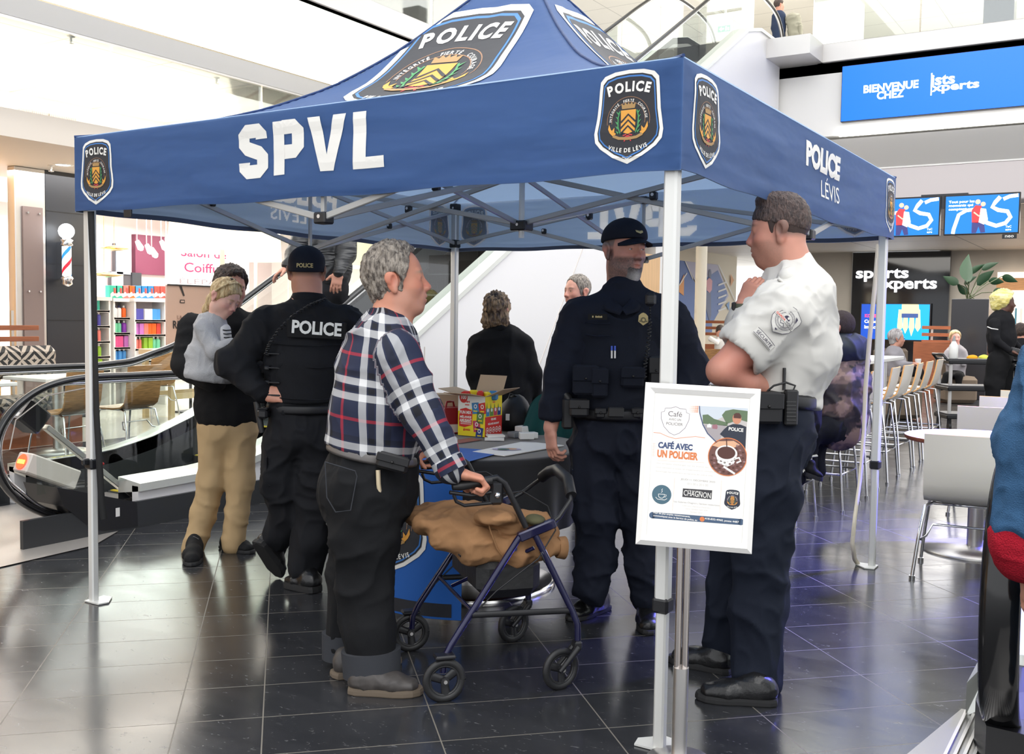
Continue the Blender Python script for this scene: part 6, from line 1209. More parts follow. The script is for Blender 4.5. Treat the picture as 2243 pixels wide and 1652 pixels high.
def smoothv(V, F, it=1, w=.5):
    for _ in range(it):
        A = np.zeros_like(V); c = np.zeros(len(V))
        for i in range(4):
            for j in (1, 3): np.add.at(A, F[:, i], V[F[:, (i+j) % 4]]); np.add.at(c, F[:, i], 1)
        V = V*(1-w)+w*A/np.maximum(c, 1)[:, None]
    return V
def folds(V, N, amp, f=9., vert=.45, seed=0, mask=None):
    """cloth creases: ridged noise, drawn out across the limb"""
    P = V*np.array([f, f, f*vert*2.2])+seed; w = V*2.5+seed*2; P = P+2.2*np.stack([vnoise(w+3), vnoise(w+11), vnoise(w+23)], 1)
    r = 1-np.abs(2*vnoise(P)-1); r2 = 1-np.abs(2*vnoise(P*2.1+5)-1); d = amp*(r**3*1.5-.5+.5*(r2**3-.3))
    if mask is not None: d = d*mask
    return V+N*d[:, None]
def garment(name, S_, m, parent, h=.010, amp=.006, f=9., fines=(), seed=1, uvf=None, colf=None, label=None, mask=None, sm=1, vert=.45):
    V, F = S_.mesh(h, fines); V = smoothv(V, F, sm)
    uv = uvf(V) if uvf else None
    if amp: V2 = folds(V, normals(V, F), amp, f, vert, seed, mask(V) if mask else None)
    else: V2 = V
    return mesh_obj(name, V2, F, m, parent, colors=colf(V) if colf else None, uv=uv, label=label)
class Px:
    """joints from the picture survey at a body's own distance"""
    def __init__(s, D): s.D = D
    def __call__(s, u, v, d=0): return at(u, v, s.D+d)
    def r(s, px): return px*s.D/FPX
class Head:
    def __init__(s, c, fwd, up=(0, 0, 1), sc=(1, 1, 1)):
        s.c = np.asarray(c, float); f = nrm(fwd); l = nrm(np.cross(up, f)); u = np.cross(f, l); s.R = np.stack([f, l, u], 1); s.s = np.asarray(sc, float)*np.ones(3)
    def w(s, x, y, z): return s.c+s.R@(s.s*np.array([x, y, z]))
    def loc(s, V): return ((V-s.c)@s.R)/s.s
    def ell(s, S_, c, r, k=.02, op=0): S_.ell(s.w(*c), np.array(r)*s.s, s.R, k*s.s[2], op)
    def cap(s, S_, a, b, ra, rb=None, k=.02, op=0): S_.cap(s.w(*a), s.w(*b), ra*s.s[1], (rb if rb is not None else ra)*s.s[1], k*s.s[2], op)
    def box(s): e = .14*s.s.max(); return (s.c-e, s.c+e)
    def build(s, S_, jaw=1.0, mouth=0, ears=True, nose=1.0, brow=1.0, fat=0, tilt=0):
        E, C = s.ell, s.cap
        E(S_, (-.014, 0, .036), (.096, .076, .088)); E(S_, (.028, 0, .0), (.064, .066, .085), .03); E(S_, (.02, 0, -.055), (.062*jaw, .058*jaw, .05), .03)
        E(S_, (.062, 0, -.092), (.026, .026, .02), .025)
        if fat: E(S_, (.02, 0, -.09), (.05, .05, .03), .03)
        for y in (-1, 1):
            E(S_, (.058, y*.036, -.022), (.026, .024, .022), .025); E(S_, (.0, y*.052, -.07), (.03, .014, .026), .025)
            E(S_, (.093, y*.031, .008), (.014, .019, .013), .014, 1)
            E(S_, (.078, y*.031, .006), (.0155, .0165, .0135), .006); E(S_, (.096, y*.031, .0045), (.012, .0135, .0038), .0015, 1)
        C(S_, (.078, -.036, .024), (.078, .036, .024), .010*brow, k=.014)
        C(S_, (.084, 0, .012), (.108, 0, -.026), .0085*nose, .0125*nose, .012); E(S_, (.103, .013, -.031), (.012, .0085, .009), .008); E(S_, (.103, -.013, -.031), (.012, .0085, .009), .008)
        for y in (-1, 1): E(S_, (.106, y*.007, -.042), (.004, .003, .004), .002, 1)
        E(S_, (.082, 0, -.058), (.017, .028, .022), .018)
        C(S_, (.092, -.017, -.0575), (.097, 0, -.0555), .005, k=.006); C(S_, (.092, .017, -.0575), (.097, 0, -.0555), .005, k=.006)
        C(S_, (.089, -.014, -.068), (.094, 0, -.0695), .0058, k=.006); C(S_, (.089, .014, -.068), (.094, 0, -.0695), .0058, k=.006)
        E(S_, (.102, 0, -.0625), (.012, .019, .0012+.003*mouth), .0015, 1)
        if ears:
            for y in (-1, 1):
                E(S_, (-.012, y*.083, -.002), (.021, .010, .034), .006); E(S_, (-.020, y*.090, .010), (.020, .008, .022), .004); E(S_, (-.005, y*.095, .0), (.0115, .008, .019), .004, 1); E(S_, (-.006, y*.083, -.032), (.010, .008, .011), .006)
    def eyes(s, parent, look=(0, 0), iris=(.12, .08, .05)):
        ew = mat('eye_white', (.82, .79, .76), .15, coat=.5); im = mat('iris_%d' % int(iris[2]*100), iris, .1); pm2 = mat('pupil', (.004, .004, .004), .1)
        for y in (-1, 1):
            c = s.w(.0755, y*.031, .0045); r = .0135*s.s[1]; R = s.R; d = nrm(R@np.array([1, look[0], look[1]])); B = MB(); B.ell(c, r, 20, 12)
            for rad, o_, mi in ((.0058, .0006, 1), (.0028, .0009, 2)): B.lathe([(rad*s.s[1], 0), (0, .0004)], c+d*(math.sqrt(max(r*r-(rad*s.s[1])**2, 0))+o_), 16, axis=d, m=mi, caps=False)
            B.build('eyeball', [ew, im, pm2], parent)
SKIN = mat('skin', (.8, .5, .4), .48, attr='Col', sub=.08, bump=(320, .06))
def skin_col(heads, base, red=sr(206, 112, 96), beard=None, brow=None, lips=sr(176, 92, 84), hair=None, hk=None):
    def f(V):
        C = np.tile(np.array(base), (len(V), 1)); n = fbm(V*22, 3)[:, None]; C = C*(1+(n-.45)*.16)
        for Hd in heads:
            L = Hd.loc(V); x, y, z = L.T; inb = (np.abs(x) < .14) & (np.abs(y) < .11) & (np.abs(z) < .14)
            def mix(w, col): nonlocal C; w = (np.clip(w, 0, 1)*inb)[:, None]; C = C*(1-w)+np.array(col)*w
            g = lambda cx, cy, cz, r: np.exp(-(((x-cx)**2+(np.abs(y)-cy)**2+(z-cz)**2)/r**2))
            mix(.55*g(.108, 0, -.03, .022)+.4*g(.07, .042, -.025, .028)+.5*g(-.012, .082, 0, .03), red)
            if beard:
                col, st, ext = beard; jl = np.clip((-.036-z+.012*ext-.5*np.clip(.03-x, 0, 1))/.012, 0, 1)*np.clip((x+.025)/.02, 0, 1)*np.clip((.0+.5-np.abs(y))/.1, 0, 1)
                bur = np.clip((.062-np.abs(y))/-.02+.6, 0, 1)*np.clip((.02-np.abs(x-.005))/.012, 0, 1)*np.clip((.01-z)/.01, 0, 1); lipz = np.clip(1-g(.1, 0, -.0625, .017)*1.2, 0, 1); und = np.clip((z+.125)/.012, 0, 1)
                mix(st*np.maximum(jl*lipz, bur)*und*(.7+.6*vnoise(V*420)), col)
            mix(.5*np.exp(-(((x-.094)/.012)**2+(y/.020)**2+((z+.0575)/.0042)**2)), lips); mix(.5*np.exp(-(((x-.092)/.012)**2+(y/.018)**2+((z+.0685)/.005)**2)), lips)
            if brow: mix(.9*np.exp(-(((np.abs(y)-.032)/.02)**4+((z-.0265+.12*np.abs(np.abs(y)-.028))/.005)**2))*(x > .05), brow)
            if hair:      # shaved sides
                w = np.clip((z-hk(x, y))/.02, 0, 1); mix(w*.85, hair)
        return C
    return f
def hair_shell(Hd, name, parent, m, off=.008, cut=(), rough=.006, f=(60, 60, 14), extra=None, h=.004, seed=3, puff=()):
    S_ = Sculpt(); Hd.ell(S_, (-.014, 0, .036), (.096+off, .076+off, .088+off)); Hd.ell(S_, (.02, 0, .02), (.062+off*.8, .066+off, .07+off), .02)
    for c, r in puff: Hd.ell(S_, c, r, .012)
    if extra: extra(S_, Hd)
    for p, n in cut: S_.plane(Hd.w(*p), Hd.R@np.array(n, float), .006)
    V, F = S_.mesh(h); N_ = normals(V, F); L = Hd.loc(V)
    d = (fbm(L*np.array(f)+seed, 3)-.42)*rough*2.2+(vnoise(L*np.array(f)*2.7+seed)-.5)*rough*.8; return mesh_obj(name, V+N_*d[:, None], F, m, parent)
def hair_mat(name, c1, c2, sc=70, st=(1, 1, .15)):
    if name in MATS: return MATS[name]
    m = mat(name, c1, .5, bump=(sc*2.2, .9, st)); N = m.node_tree.nodes; L = m.node_tree.links; tc = N.new('ShaderNodeTexCoord'); mp = N.new('ShaderNodeMapping'); mp.inputs['Scale'].default_value = st; n = N.new('ShaderNodeTexNoise'); n.inputs['Scale'].default_value = sc; n.inputs['Detail'].default_value = 5; n.inputs['Distortion'].default_value = .8
    cr = N.new('ShaderNodeValToRGB'); cr.color_ramp.elements[0].color = (*c1, 1); cr.color_ramp.elements[1].color = (*c2, 1); cr.color_ramp.elements[0].position = .35; cr.color_ramp.elements[1].position = .65
    L.new(tc.outputs['Object'], mp.inputs[0]); L.new(mp.outputs[0], n.inputs['Vector']); L.new(n.outputs['Fac'], cr.inputs[0]); L.new(cr.outputs[0], N['Principled BSDF'].inputs['Base Color']); return m
def hand(S_, wrist, d, palm, side, sc=1.0, curl=(20, 25, 28, 32), thumb=(.55, .7, .25), spread=4, tcurl=20):
    """d: towards the fingers, palm: out of the palm, side: +1/-1 where the thumb sits along cross(palm, d)"""
    d = nrm(d); palm = nrm(np.asarray(palm)-d*(np.asarray(palm)@d)); s = np.cross(palm, d)*side; W_ = np.asarray(wrist, float); q = .001*sc
    S_.ecap(W_-d*10*q, W_+d*30*q, (26*q, 19*q), (34*q, 15*q), s, .012); S_.ecap(W_+d*30*q, W_+d*78*q, (36*q, 15*q), (38*q, 12*q), s, .012)
    S_.ell(W_+d*35*q+s*22*q+palm*8*q, (30*q, 16*q, 15*q), np.stack([nrm(d+s*.3), nrm(np.cross(palm, nrm(d+s*.3))), palm], 1), .012)
    for i, (o_, L_) in enumerate(((28, 72), (9.5, 80), (-9.5, 76), (-27, 60))):
        p = W_+d*(80-abs(o_)*.12)*q+s*o_*q; a = math.radians(curl[i]*.45); sp_ = math.radians((1.5-i)*spread); dd = nrm(d*math.cos(sp_)+s*math.sin(sp_)); r = 9.2-.5*(i == 3)
        for k, fr in enumerate((.45, .32, .27)):
            v = nrm(dd*math.cos(a)+palm*math.sin(a)); p2 = p+v*L_*fr*q; S_.cap(p, p2, (r-.6*k)*q, (r-.6*k-.6)*q, .0035); p = p2; a += math.radians(curl[i]*(1.0 if k == 0 else .8))
    t = nrm(d*thumb[0]+s*thumb[1]+palm*thumb[2]); p = W_+d*22*q+s*26*q+palm*4*q; p2 = p+t*36*q; S_.cap(p, p2, 12*q, 10.5*q, .01); t2 = nrm(t*math.cos(math.radians(tcurl))+nrm(d+palm*.3)*math.sin(math.radians(tcurl))); p3 = p2+t2*28*q; S_.cap(p2, p3, 10.5*q, 9*q, .005); S_.cap(p3, p3+t2*10*q, 9*q, 7.5*q, .005)
    L_ = 190*q; return (W_-L_*.8-.0, W_+L_*.8)
def shoe(parent, heel, toe, m, solem, w=.1, hgt=.07, shaft=.0, up=(0, 0, 1), boot=False, sole=.028, ankle=None, laces=None, name='shoe'):
    heel = np.asarray(heel, float); toe = np.asarray(toe, float); L_ = np.linalg.norm(toe-heel); e = (toe-heel)/L_; n = nrm(np.asarray(up)-e*(np.asarray(up)@e)); s = np.cross(n, e); q = L_/.29
    S_ = Sculpt(); P = lambda x, y, z: heel+e*x*L_+s*y+n*z
    S_.ecap(P(.14, 0, sole+.02), P(.3, 0, sole+.025), (w*.36, .04*q), (w*.38, .05*q), s, .02); S_.ecap(P(.3, 0, sole+.02), P(.62, 0, sole+.012), (w*.38, .055*q), (w*.47, .034*q), s, .03); S_.ecap(P(.62, 0, sole+.012), P(.84, 0, sole+.008), (w*.47, .034*q), (w*.4, .026*q), s, .03)
    a = P(.2, 0, sole+.03); b = (np.asarray(ankle) if ankle is not None else P(.2, 0, hgt+sole+shaft)); S_.ecap(a, b, (w*.36, .045*q), (w*.38, .05*q), s, .03)
    S_.plane(P(0, 0, sole*.8), n); V, F = S_.mesh(.0055); V = folds(V, normals(V, F), .002, 16, .5, 4); o = mesh_obj(name, V, F, m, parent)
    out = []; 
    for x, y in ((0, 0), (.02, .3), (.1, .4), (.25, .42), (.45, .44), (.62, .5), (.76, .49), (.88, .4), (.97, .22), (1.0, 0)): out.append((x, y))
    poly = [(x*L_, y*w) for x, y in out]+[(x*L_, -y*w) for x, y in out[-2:0:-1]]
    B = MB(); k = len(poly); levels = ((0, .97), (.004, 1.0), (sole*.6, 1.0), (sole, .98)); V = []
    for z, g in levels: V += [heel+e*(L_/2+(x-L_/2)*g)+s*y*g+n*(z+.001) for x, y in poly]
    if boot:
        V = [v+s*.0*0+(n*0) for v in V]
        for i in range(k): 
            if i % 2: V[i] = V[i]+n*.006
    F = [(j*k+i, j*k+(i+1) % k, (j+1)*k+(i+1) % k, (j+1)*k+i) for j in range(3) for i in range(k)]+[tuple(range(k)), tuple(range(3*k, 4*k))[::-1]]
    F = [f[::-1] for f in F]; B.add(V, F); B.build('sole', solem, o)
    if laces is not None:
        B = MB()
        for i in range(4):
            x = .36+.075*i; z = sole+.062*q-.012*i*q+.004; B.tube([P(x, -w*.25, z-.01), P(x+.01, 0, z+.004), P(x+.03, w*.25, z-.01)], .0022, 6)
        B.build('laces', laces, o)
    return o
def pouch(name, c, size, R, m, parent, flap=True, bev=.01):
    o = MB().box(c, size, R, bev).build(name, m, parent)
    if flap: MB().box(np.asarray(c)+R@np.array([0, size[1]*.5+.003, size[2]*.22]), (size[0]*1.04, .008, size[2]*.5), R, .003).build('flap', m, o); MB().ell(np.asarray(c)+R@np.array([0, size[1]*.5+.009, size[2]*.06]), .006, 10, 6).build('snap', mat('snap_black', (.03, .03, .03), .2, .6), o)
    return o
def fr(fwd): f = nrm(np.asarray(fwd)*np.array([1, 1, 0])); return np.stack([np.cross(f, (0, 0, 1)), f, (0, 0, 1)], 1)   # x right, y forward, z up
cB = -nrm(cF*np.array([1, 1, 0])); cRh = nrm(cR*np.array([1, 1, 0])); UPZ = np.array([0, 0, 1.])
# ================================================================== PEOPLE
navycl = mat('uniform_navy', (.0085, .011, .021), .8, bump=(500, .12), crease=(7, .02)); navy2 = mat('vest_navy', (.010, .0125, .021), .85, bump=(700, .25), crease=(5, .008)); blk = mat('gear_black', (.009, .009, .011), .5); leather = mat('boot_leather', (.010, .010, .011), .3, bump=(90, .15)); solb = mat('boot_sole', (.014, .014, .015), .7); gold_t = mat('gold_thread', sr(196, 176, 120), .5); white_t = mat('reflective_white', sr(236, 236, 230), .4)
# ------------------------------------------------------------------ the man in the plaid shirt
p = Px(3.84); face = nrm(cRh*.99+cF*.08+UPZ*.10)
root = thing('person', 'grey-haired man in a navy plaid shirt and black jeans gripping the rollator', 'person', gp(800, 1510))
hd = Head(p(869, 617), face, nrm(UPZ-cRh*.12), (1.06, 1.02, 1.14)); S_ = Sculpt(); hd.build(S_, jaw=1.08, nose=1.12, fat=1)
neck = p(848, 705); S_.cap(hd.w(-.02, 0, -.05), neck, .062, .066, .03); S_.ell(p(868, 690), (.05, .055, .05), k=.03)
S_.ecap(p(845, 760), p(825, 930), (.12, .17), (.13, .16), cRh, .05); S_.ecap(p(825, 930), p(808, 1060), (.13, .16), (.14, .17), cRh, .05)
gripN = rp(.11, .03, .777); gripF = rp(.08, TW-.03, .775); wr2 = gripN-RF*.075+np.array([0, 0, .045])
sh, el, wr = p(868, 788, -.17), p(925, 905, -.2), wr2-RF*.01+UPZ*.012; shF, elF, wrF = p(862, 780, .17), p(930, 930, .22), gripF-RF*.1+UPZ*.06
S_.limb([sh, el, wr], [.05, .042, .03]); S_.limb([shF, elF, wrF], [.05, .04, .03])
kN, aN = p(800, 1275, -.06), p(815, 1455, -.08); kF, aF = p(775, 1260, .1), p(757, 1415, .12); hN, hF = p(805, 1070, -.08), p(805, 1070, .09)
S_.limb([hN, kN, aN], [.08, .055, .04]); S_.limb([hF, kF, aF], [.08, .055, .04])
hand(S_, wr2, nrm(gripN+RF*.02+np.array([0, 0, .02])-wr2), -UPZ-RF*.2, -1, 1.24, (78, 80, 82, 84), (.6, .5, .7), 2, 30)
wf2 = wrF; hand(S_, wf2, RF-UPZ*.25, -UPZ, 1, 1.0, (75, 80, 80, 80), (.6, .5, .7), 2)
fi = [(gripN-.12, gripN+.12, .0042)]; lo, hi = hd.box(); fi.append((lo, hi, .0034))
V, F = S_.mesh(.011, fi); V = smoothv(V, F, 1, .35)
sk = skin_col([hd], sr(206, 142, 116), sr(206, 104, 84), beard=(sr(188, 150, 134), .35, 1), brow=sr(150, 130, 112)); mesh_obj('body', V, F, SKIN, root, colors=sk(V)); hd.eyes(root, (0, 0), (.1, .14, .16))
gh = hair_mat('grey_hair', sr(74, 66, 60), sr(166, 156, 144), 80, (1, 1, .3))
hair_shell(hd, 'hair', root, gh, .016, [((.05, 0, .05), (-.80, 0, .32)), ((0, 0, -.058), (-.45, 0, 1))], .009, (55, 55, 30), h=.0042, puff=[((-.05, 0, -.02), (.058, .064, .06)), ((.025, .0, .098), (.045, .05, .026))], extra=lambda S2, H: [H.ell(S2, (-.006, y*.085, -.006), (.026, .02, .034), .004, 1) for y in (-1, 1)]+[H.ell(S2, (.085, y*.03, .03), (.06, .05, .075), .01, 1) for y in (-1, 1)])
# plaid
pl_m = bpy.data.materials.new('plaid_flannel'); pl_m.use_nodes = True; N = pl_m.node_tree.nodes; L = pl_m.node_tree.links; b = N['Principled BSDF']; b.inputs['Roughness'].default_value = .8; add_crease(pl_m, 6, .018)
an = N.new('ShaderNodeAttribute'); an.attribute_name = 'PUV'; sx_ = N.new('ShaderNodeSeparateXYZ'); L.new(an.outputs['Vector'], sx_.inputs[0])
def mnode(op, *a):
    n = N.new('ShaderNodeMath'); n.operation = op
    for i, v in enumerate(a):
        if isinstance(v, (int, float)): n.inputs[i].default_value = v
        else: L.new(v, n.inputs[i])
    return n.outputs[0]
def band(t, P_, a, w): m = mnode('FRACT', mnode('DIVIDE', mnode('ADD', t, 10.0), P_)); return mnode('LESS_THAN', mnode('ABSOLUTE', mnode('SUBTRACT', m, a)), w/P_/2)
PP_ = .235; ws_ = []; rs_ = []; ks_ = []
for o_ in (0, 1):
    t_ = sx_.outputs[o_]; ws_.append(mnode('ADD', band(t_, PP_, .12, .026), band(t_, PP_, .36, .026))); rs_.append(band(t_, PP_, .78, .012)); ks_.append(mnode('ADD', band(t_, PP_, .24, .02), band(t_, PP_, .48, .02)))
def mixc(f_, a, bcol):
    n = N.new('ShaderNodeMix'); n.data_type = 'RGBA'; L.new(f_, n.inputs['Factor'])
    if isinstance(a, tuple): n.inputs['A'].default_value = (*a, 1)
    else: L.new(a, n.inputs['A'])
    n.inputs['B'].default_value = (*bcol, 1); return n.outputs['Result']
c = mixc(mnode('MULTIPLY', mnode('ADD', *ks_), .45), (.012, .018, .05), (.002, .002, .004)); c = mixc(mnode('MULTIPLY', mnode('ADD', *rs_), .5), c, sr(190, 40, 56)); c = mixc(mnode('MULTIPLY', mnode('MINIMUM', mnode('ADD', *ws_), 2.0), .45), c, sr(228, 228, 228)); L.new(c, b.inputs['Base Color'])
S_ = Sculpt(); S_.ecap(p(842, 752), p(836, 800), (.125, .19), (.15, .20), nrm(cRh+UPZ*.25), .05); S_.ecap(p(836, 800), p(826, 900), (.15, .2), (.172, .2), cRh, .05); S_.ecap(p(826, 900), p(812, 985), (.172, .2), (.176, .195), nrm(cRh+UPZ*-.3), .04)
S_.ell(p(865, 930), (.12, .12, .12), k=.05); S_.ecap(p(850, 712), p(845, 745), (.07, .075), (.11, .15), nrm(cRh), .03)
arms = [[sh+UPZ*.01, el, wr], [shF, elF, wrF]]; ar = [.088, .072, .05]
for a in arms: S_.limb(a, ar, .03)
S_.plane(p(715, 968), nrm(np.cross(p(715, 968)-p(905, 1018), cB))*(1 if np.cross(p(715, 968)-p(905, 1018), cB)[2] > 0 else -1), .01)
def elder_uv(V):
    def seg(V, a, b_, ra, rb):
        ab = b_-a; t = np.clip(((V-a)@ab)/(ab@ab), 0, 1); c = a+t[:, None]*ab; return np.linalg.norm(V-c, axis=1)-(ra+(rb-ra)*t), t*np.linalg.norm(ab), (V-c)
    best = np.full(len(V), .0); ax = p(838, 800); out = np.stack([np.arctan2((V-ax)@cF, (V-ax)@cRh)*.19, V@UPZ*1.0+(V-ax)@cRh*.12], 1); dt = np.abs(np.linalg.norm((V-p(826, 900))*np.array([1, 1, 0]), axis=1)-.18)
    for A in arms:
        d1, t1, q1 = seg(V, A[0], A[1], ar[0], ar[1]); d2, t2, q2 = seg(V, A[1], A[2], ar[1], ar[2]); L1 = np.linalg.norm(A[1]-A[0]); u1 = nrm(A[1]-A[0]); s1 = nrm(np.cross(u1, cB)); w1 = np.cross(u1, s1)
        use = d2 < d1; t = np.where(use, L1+t2, t1); q = np.where(use[:, None], q2, q1); ang = np.arctan2(q@w1, q@s1); dd = np.minimum(d1, d2); m = (dd < .016) & ~((dd > .004) & (t < .12)); out[m] = np.stack([ang*.068+.03, t], 1)[m]
    return out
garment('shirt', S_, pl_m, root, .0085, .011, 7.5, uvf=elder_uv, seed=3)
B = MB(); ca_ = nrm(wr-el); B.tube([wr-ca_*.035, wr+ca_*.012], [.06, .058], 20); V = np.array(B.V); mesh_obj('cuff', V, B.F, pl_m, root, B.M, B.S, uv=np.stack([np.arctan2((V-wr)@np.cross(ca_, cB), (V-wr)@cB)*.06, (V-wr)@ca_+.3], 1))
B = MB(); B.tube([p(822, 690, -.04), p(855, 708, -.07), p(893, 722, -.03), p(905, 728)], [.016, .02, .02, .01], 8, flat=(1, .35)); V = np.array(B.V); mesh_obj('collar', V, B.F, pl_m, root, B.M, B.S, uv=V[:, [0, 2]])
jeans = mat('black_denim', (.009, .0095, .011), .85, bump=(900, .3), crease=(7, .018)); cuffm = mat('faded_denim', (.045, .048, .056), .85, bump=(900, .3))
S_ = Sculpt(); S_.ecap(p(822, 985), p(806, 1065), (.158, .18), (.185, .2), cRh, .05); S_.ell(p(790, 1075, -.02), (.15, .15, .12), k=.05)
S_.limb([p(800, 1085, -.08), p(800, 1180, -.07), kN, p(808, 1380, -.08), aN], [.14, .125, .104, .098, .094], .03); S_.limb([p(800, 1085, .09), kF, aF], [.13, .095, .078], .03)
S_.plane(p(820, 972), nrm(np.array([0, 0, -1.])+cRh*-.18), .006); S_.plane(p(815, 1470, -.08), UPZ, .006)
garment('jeans', S_, jeans, root, .0095, .010, 8, seed=9)
B = MB(); B.tube([p(813, 1422, -.08), p(815, 1478, -.08)], [.112, .108], 20, flat=(1, .95)); B.build('rolled_cuff', cuffm, root); B = MB(); B.tube([p(756, 1385, .12), p(754, 1442, .12)], [.09, .086], 20); B.build('rolled_cuff', cuffm, root)
B = MB(); pts = []
for i in range(33): a = 2*math.pi*i/32; pts.append(p(818, 988)+cRh*.168*math.cos(a)+nrm(cF*np.array([1, 1, 0]))*.19*math.sin(a)-UPZ*.045*math.cos(a)*.7)
B.tube(pts, .02, 6, flat=(.22, 1), caps=False, up=(0, 0, 1)); B.build('belt', mat('belt_grey', sr(96, 92, 90), .4), root)
Rq = np.stack([nrm(cRh-UPZ*.25), cB, nrm(UPZ+cRh*.25)], 1); pouch('phone_case', p(860, 1013, -.21), (.115, .03, .06), Rq, blk, root); 
B = MB(); B.tube([p(828, 1030, -.2), p(829, 1060, -.205), p(833, 1093, -.2)], .0055, 8, flat=(1.6, 1)); B.build('zipper_pull', mat('key_chain', sr(196, 180, 150), .4, .5), root)
B = MB(); k_ = [(712, 1012), (778, 1032), (782, 1044), (768, 1118), (735, 1122), (716, 1090)]; Pk = [p(u, v, -.225) for u, v in k_]; B.tube(Pk+[Pk[0]], .0022, 5, up=cB); B.build('back_pocket_stitch', cuffm, root)
shm = mat('worn_grey_leather', sr(64, 60, 58), .5, noise=(22, .5)); som = mat('tan_sole', sr(104, 92, 78), .7)
hN_, tN_ = gp(762, 1516), gp(928, 1522); hF_, tF_ = gp(728, 1488), gp(878, 1450); shoe(root, hN_, tN_, shm, som, .105, sole=.026, laces=mat('lace_black', (.02, .02, .02), .6), ankle=aN+UPZ*.03); shoe(root, hF_, tF_, shm, som, .1, sole=.026, laces=MATS['lace_black'], ankle=aF)
# ------------------------------------------------------------------ tan work jacket over the rollator seat
S_ = Sculpt(); J = lambda x, y, z: rp(x, y, z); Rj = np.stack([RF, RL, UPZ], 1)
S_.ecap(J(-.05, .28, .605), J(.1, .3, .585), (.032, .12), (.065, .17), UPZ, .05); S_.ecap(J(.1, .3, .585), J(.3, .3, .575), (.065, .17), (.062, .17), UPZ, .05); S_.ecap(J(.3, .3, .575), J(.42, .3, .56), (.055, .18), (.025, .12), UPZ, .04)
S_.limb([J(.02, .17, .55), J(.15, .13, .52), J(.3, .11, .5), J(.45, .1, .51)], [.035, .052, .046, .03], .04); S_.limb([J(.28, .13, .61), J(.38, .13, .60), J(.45, .15, .56)], [.045, .04, .03], .03); S_.ell(J(.22, .1, .64), (.08, .09, .03), Rj, .03)
V, F = S_.mesh(.007); V = smoothv(V, F, 1); V = folds(V, normals(V, F), .011, 7, .8, 12); V = folds(V, normals(V, F), .006, 13, .6, 31); duck = mat('brown_duck_cloth', sr(160, 120, 84), .85, noise=(5, .12), bump=(600, .3), crease=(8, .03))
jk = thing('work_jacket', 'tan brown canvas jacket folded over the rollator seat', 'jacket', J(.2, .25, .56)); mesh_obj('jacket_body', V, F, duck, jk)
MB().tube([J(.18, .09, .645), J(.185, .07, .6), J(.21, .065, .53), J(.25, .075, .48)], .012, 6, flat=(.25, 1), up=cB).build('hem_band', duck, jk)
MB().lathe([(.04, 0), (.044, .03), (.036, .032), (.033, .0)], J(.46, .1, .51), 18, axis=nrm(RF-UPZ*.1)).build('sleeve_cuff', duck, jk); MB().ell(J(.36, .08, .625), (.04, .05, .02), 16, 8, R=Rj).build('lining', mat('olive_lining', sr(90, 88, 64), .8), jk)
# ------------------------------------------------------------------ police officer seen from behind
keep_ = navycl, navy2; navycl = mat('police_black', (.0095, .010, .0125), .8, bump=(500, .12), crease=(7, .02)); navy2 = mat('vest_black', (.011, .0115, .014), .85, bump=(700, .25), crease=(5, .008))
p = Px(5.1); away = nrm(cF*np.array([1, 1, 0])-cRh*.12)
root = thing('person', 'police officer seen from behind in black cap and vest, hand on hip', 'person', gp(660, 1295))
hd = Head(p(672, 596), nrm(away-UPZ*.05), sc=(1.0, 1.02, .98)); S_ = Sculpt(); hd.build(S_, jaw=1.05); S_.cap(hd.w(-.02, 0, -.05), p(676, 668), .068, .076, .03)
shL, elL, wrL = p(585, 712, 0), p(512, 795, -.06), p(572, 862, -.12); shR, elR, wrR = p(762, 712, .02), p(800, 800, .06), p(800, 850, .28)
S_.ecap(p(676, 700), p(668, 870), (.17, .1), (.16, .11), cRh, .05); S_.limb([shL, elL, wrL], [.05, .042, .03]); S_.limb([shR, elR, wrR], [.05, .04, .03])
hipL, hipR = p(630, 950), p(695, 950); kL, aL = p(632, 1120, .05), p(600, 1205, .14); kR, aR = p(690, 1110), p(668, 1250)
S_.ecap(p(668, 870), p(662, 950), (.16, .11), (.17, .12), cRh, .05); S_.limb([hipL, kL, aL], [.08, .055, .04]); S_.limb([hipR, kR, aR], [.08, .055, .04])
wl = p(578, 861, -.12); hand(S_, wl, cRh+UPZ*-.08, nrm(-UPZ*.3+cF), 1, 1.08, (35, 50, 62, 70), (.75, -.35, .1), 3); hand(S_, wrR, nrm(wrR-elR), -UPZ, 1, 1.0)
V, F = S_.mesh(.012, [(wl-.13, wl+.19, .0045), (*hd.box(), .0042)]); V = smoothv(V, F, 1, .3)
sk = skin_col([hd], sr(206, 146, 122), sr(200, 100, 82), hair=sr(120, 92, 76), hk=lambda x, y: -.035+0*x+np.clip(x-.03, 0, 1)*3); mesh_obj('body', V, F, SKIN, root, colors=sk(V))
capm = mat('cap_navy', (.008, .010, .018), .75, bump=(500, .2))
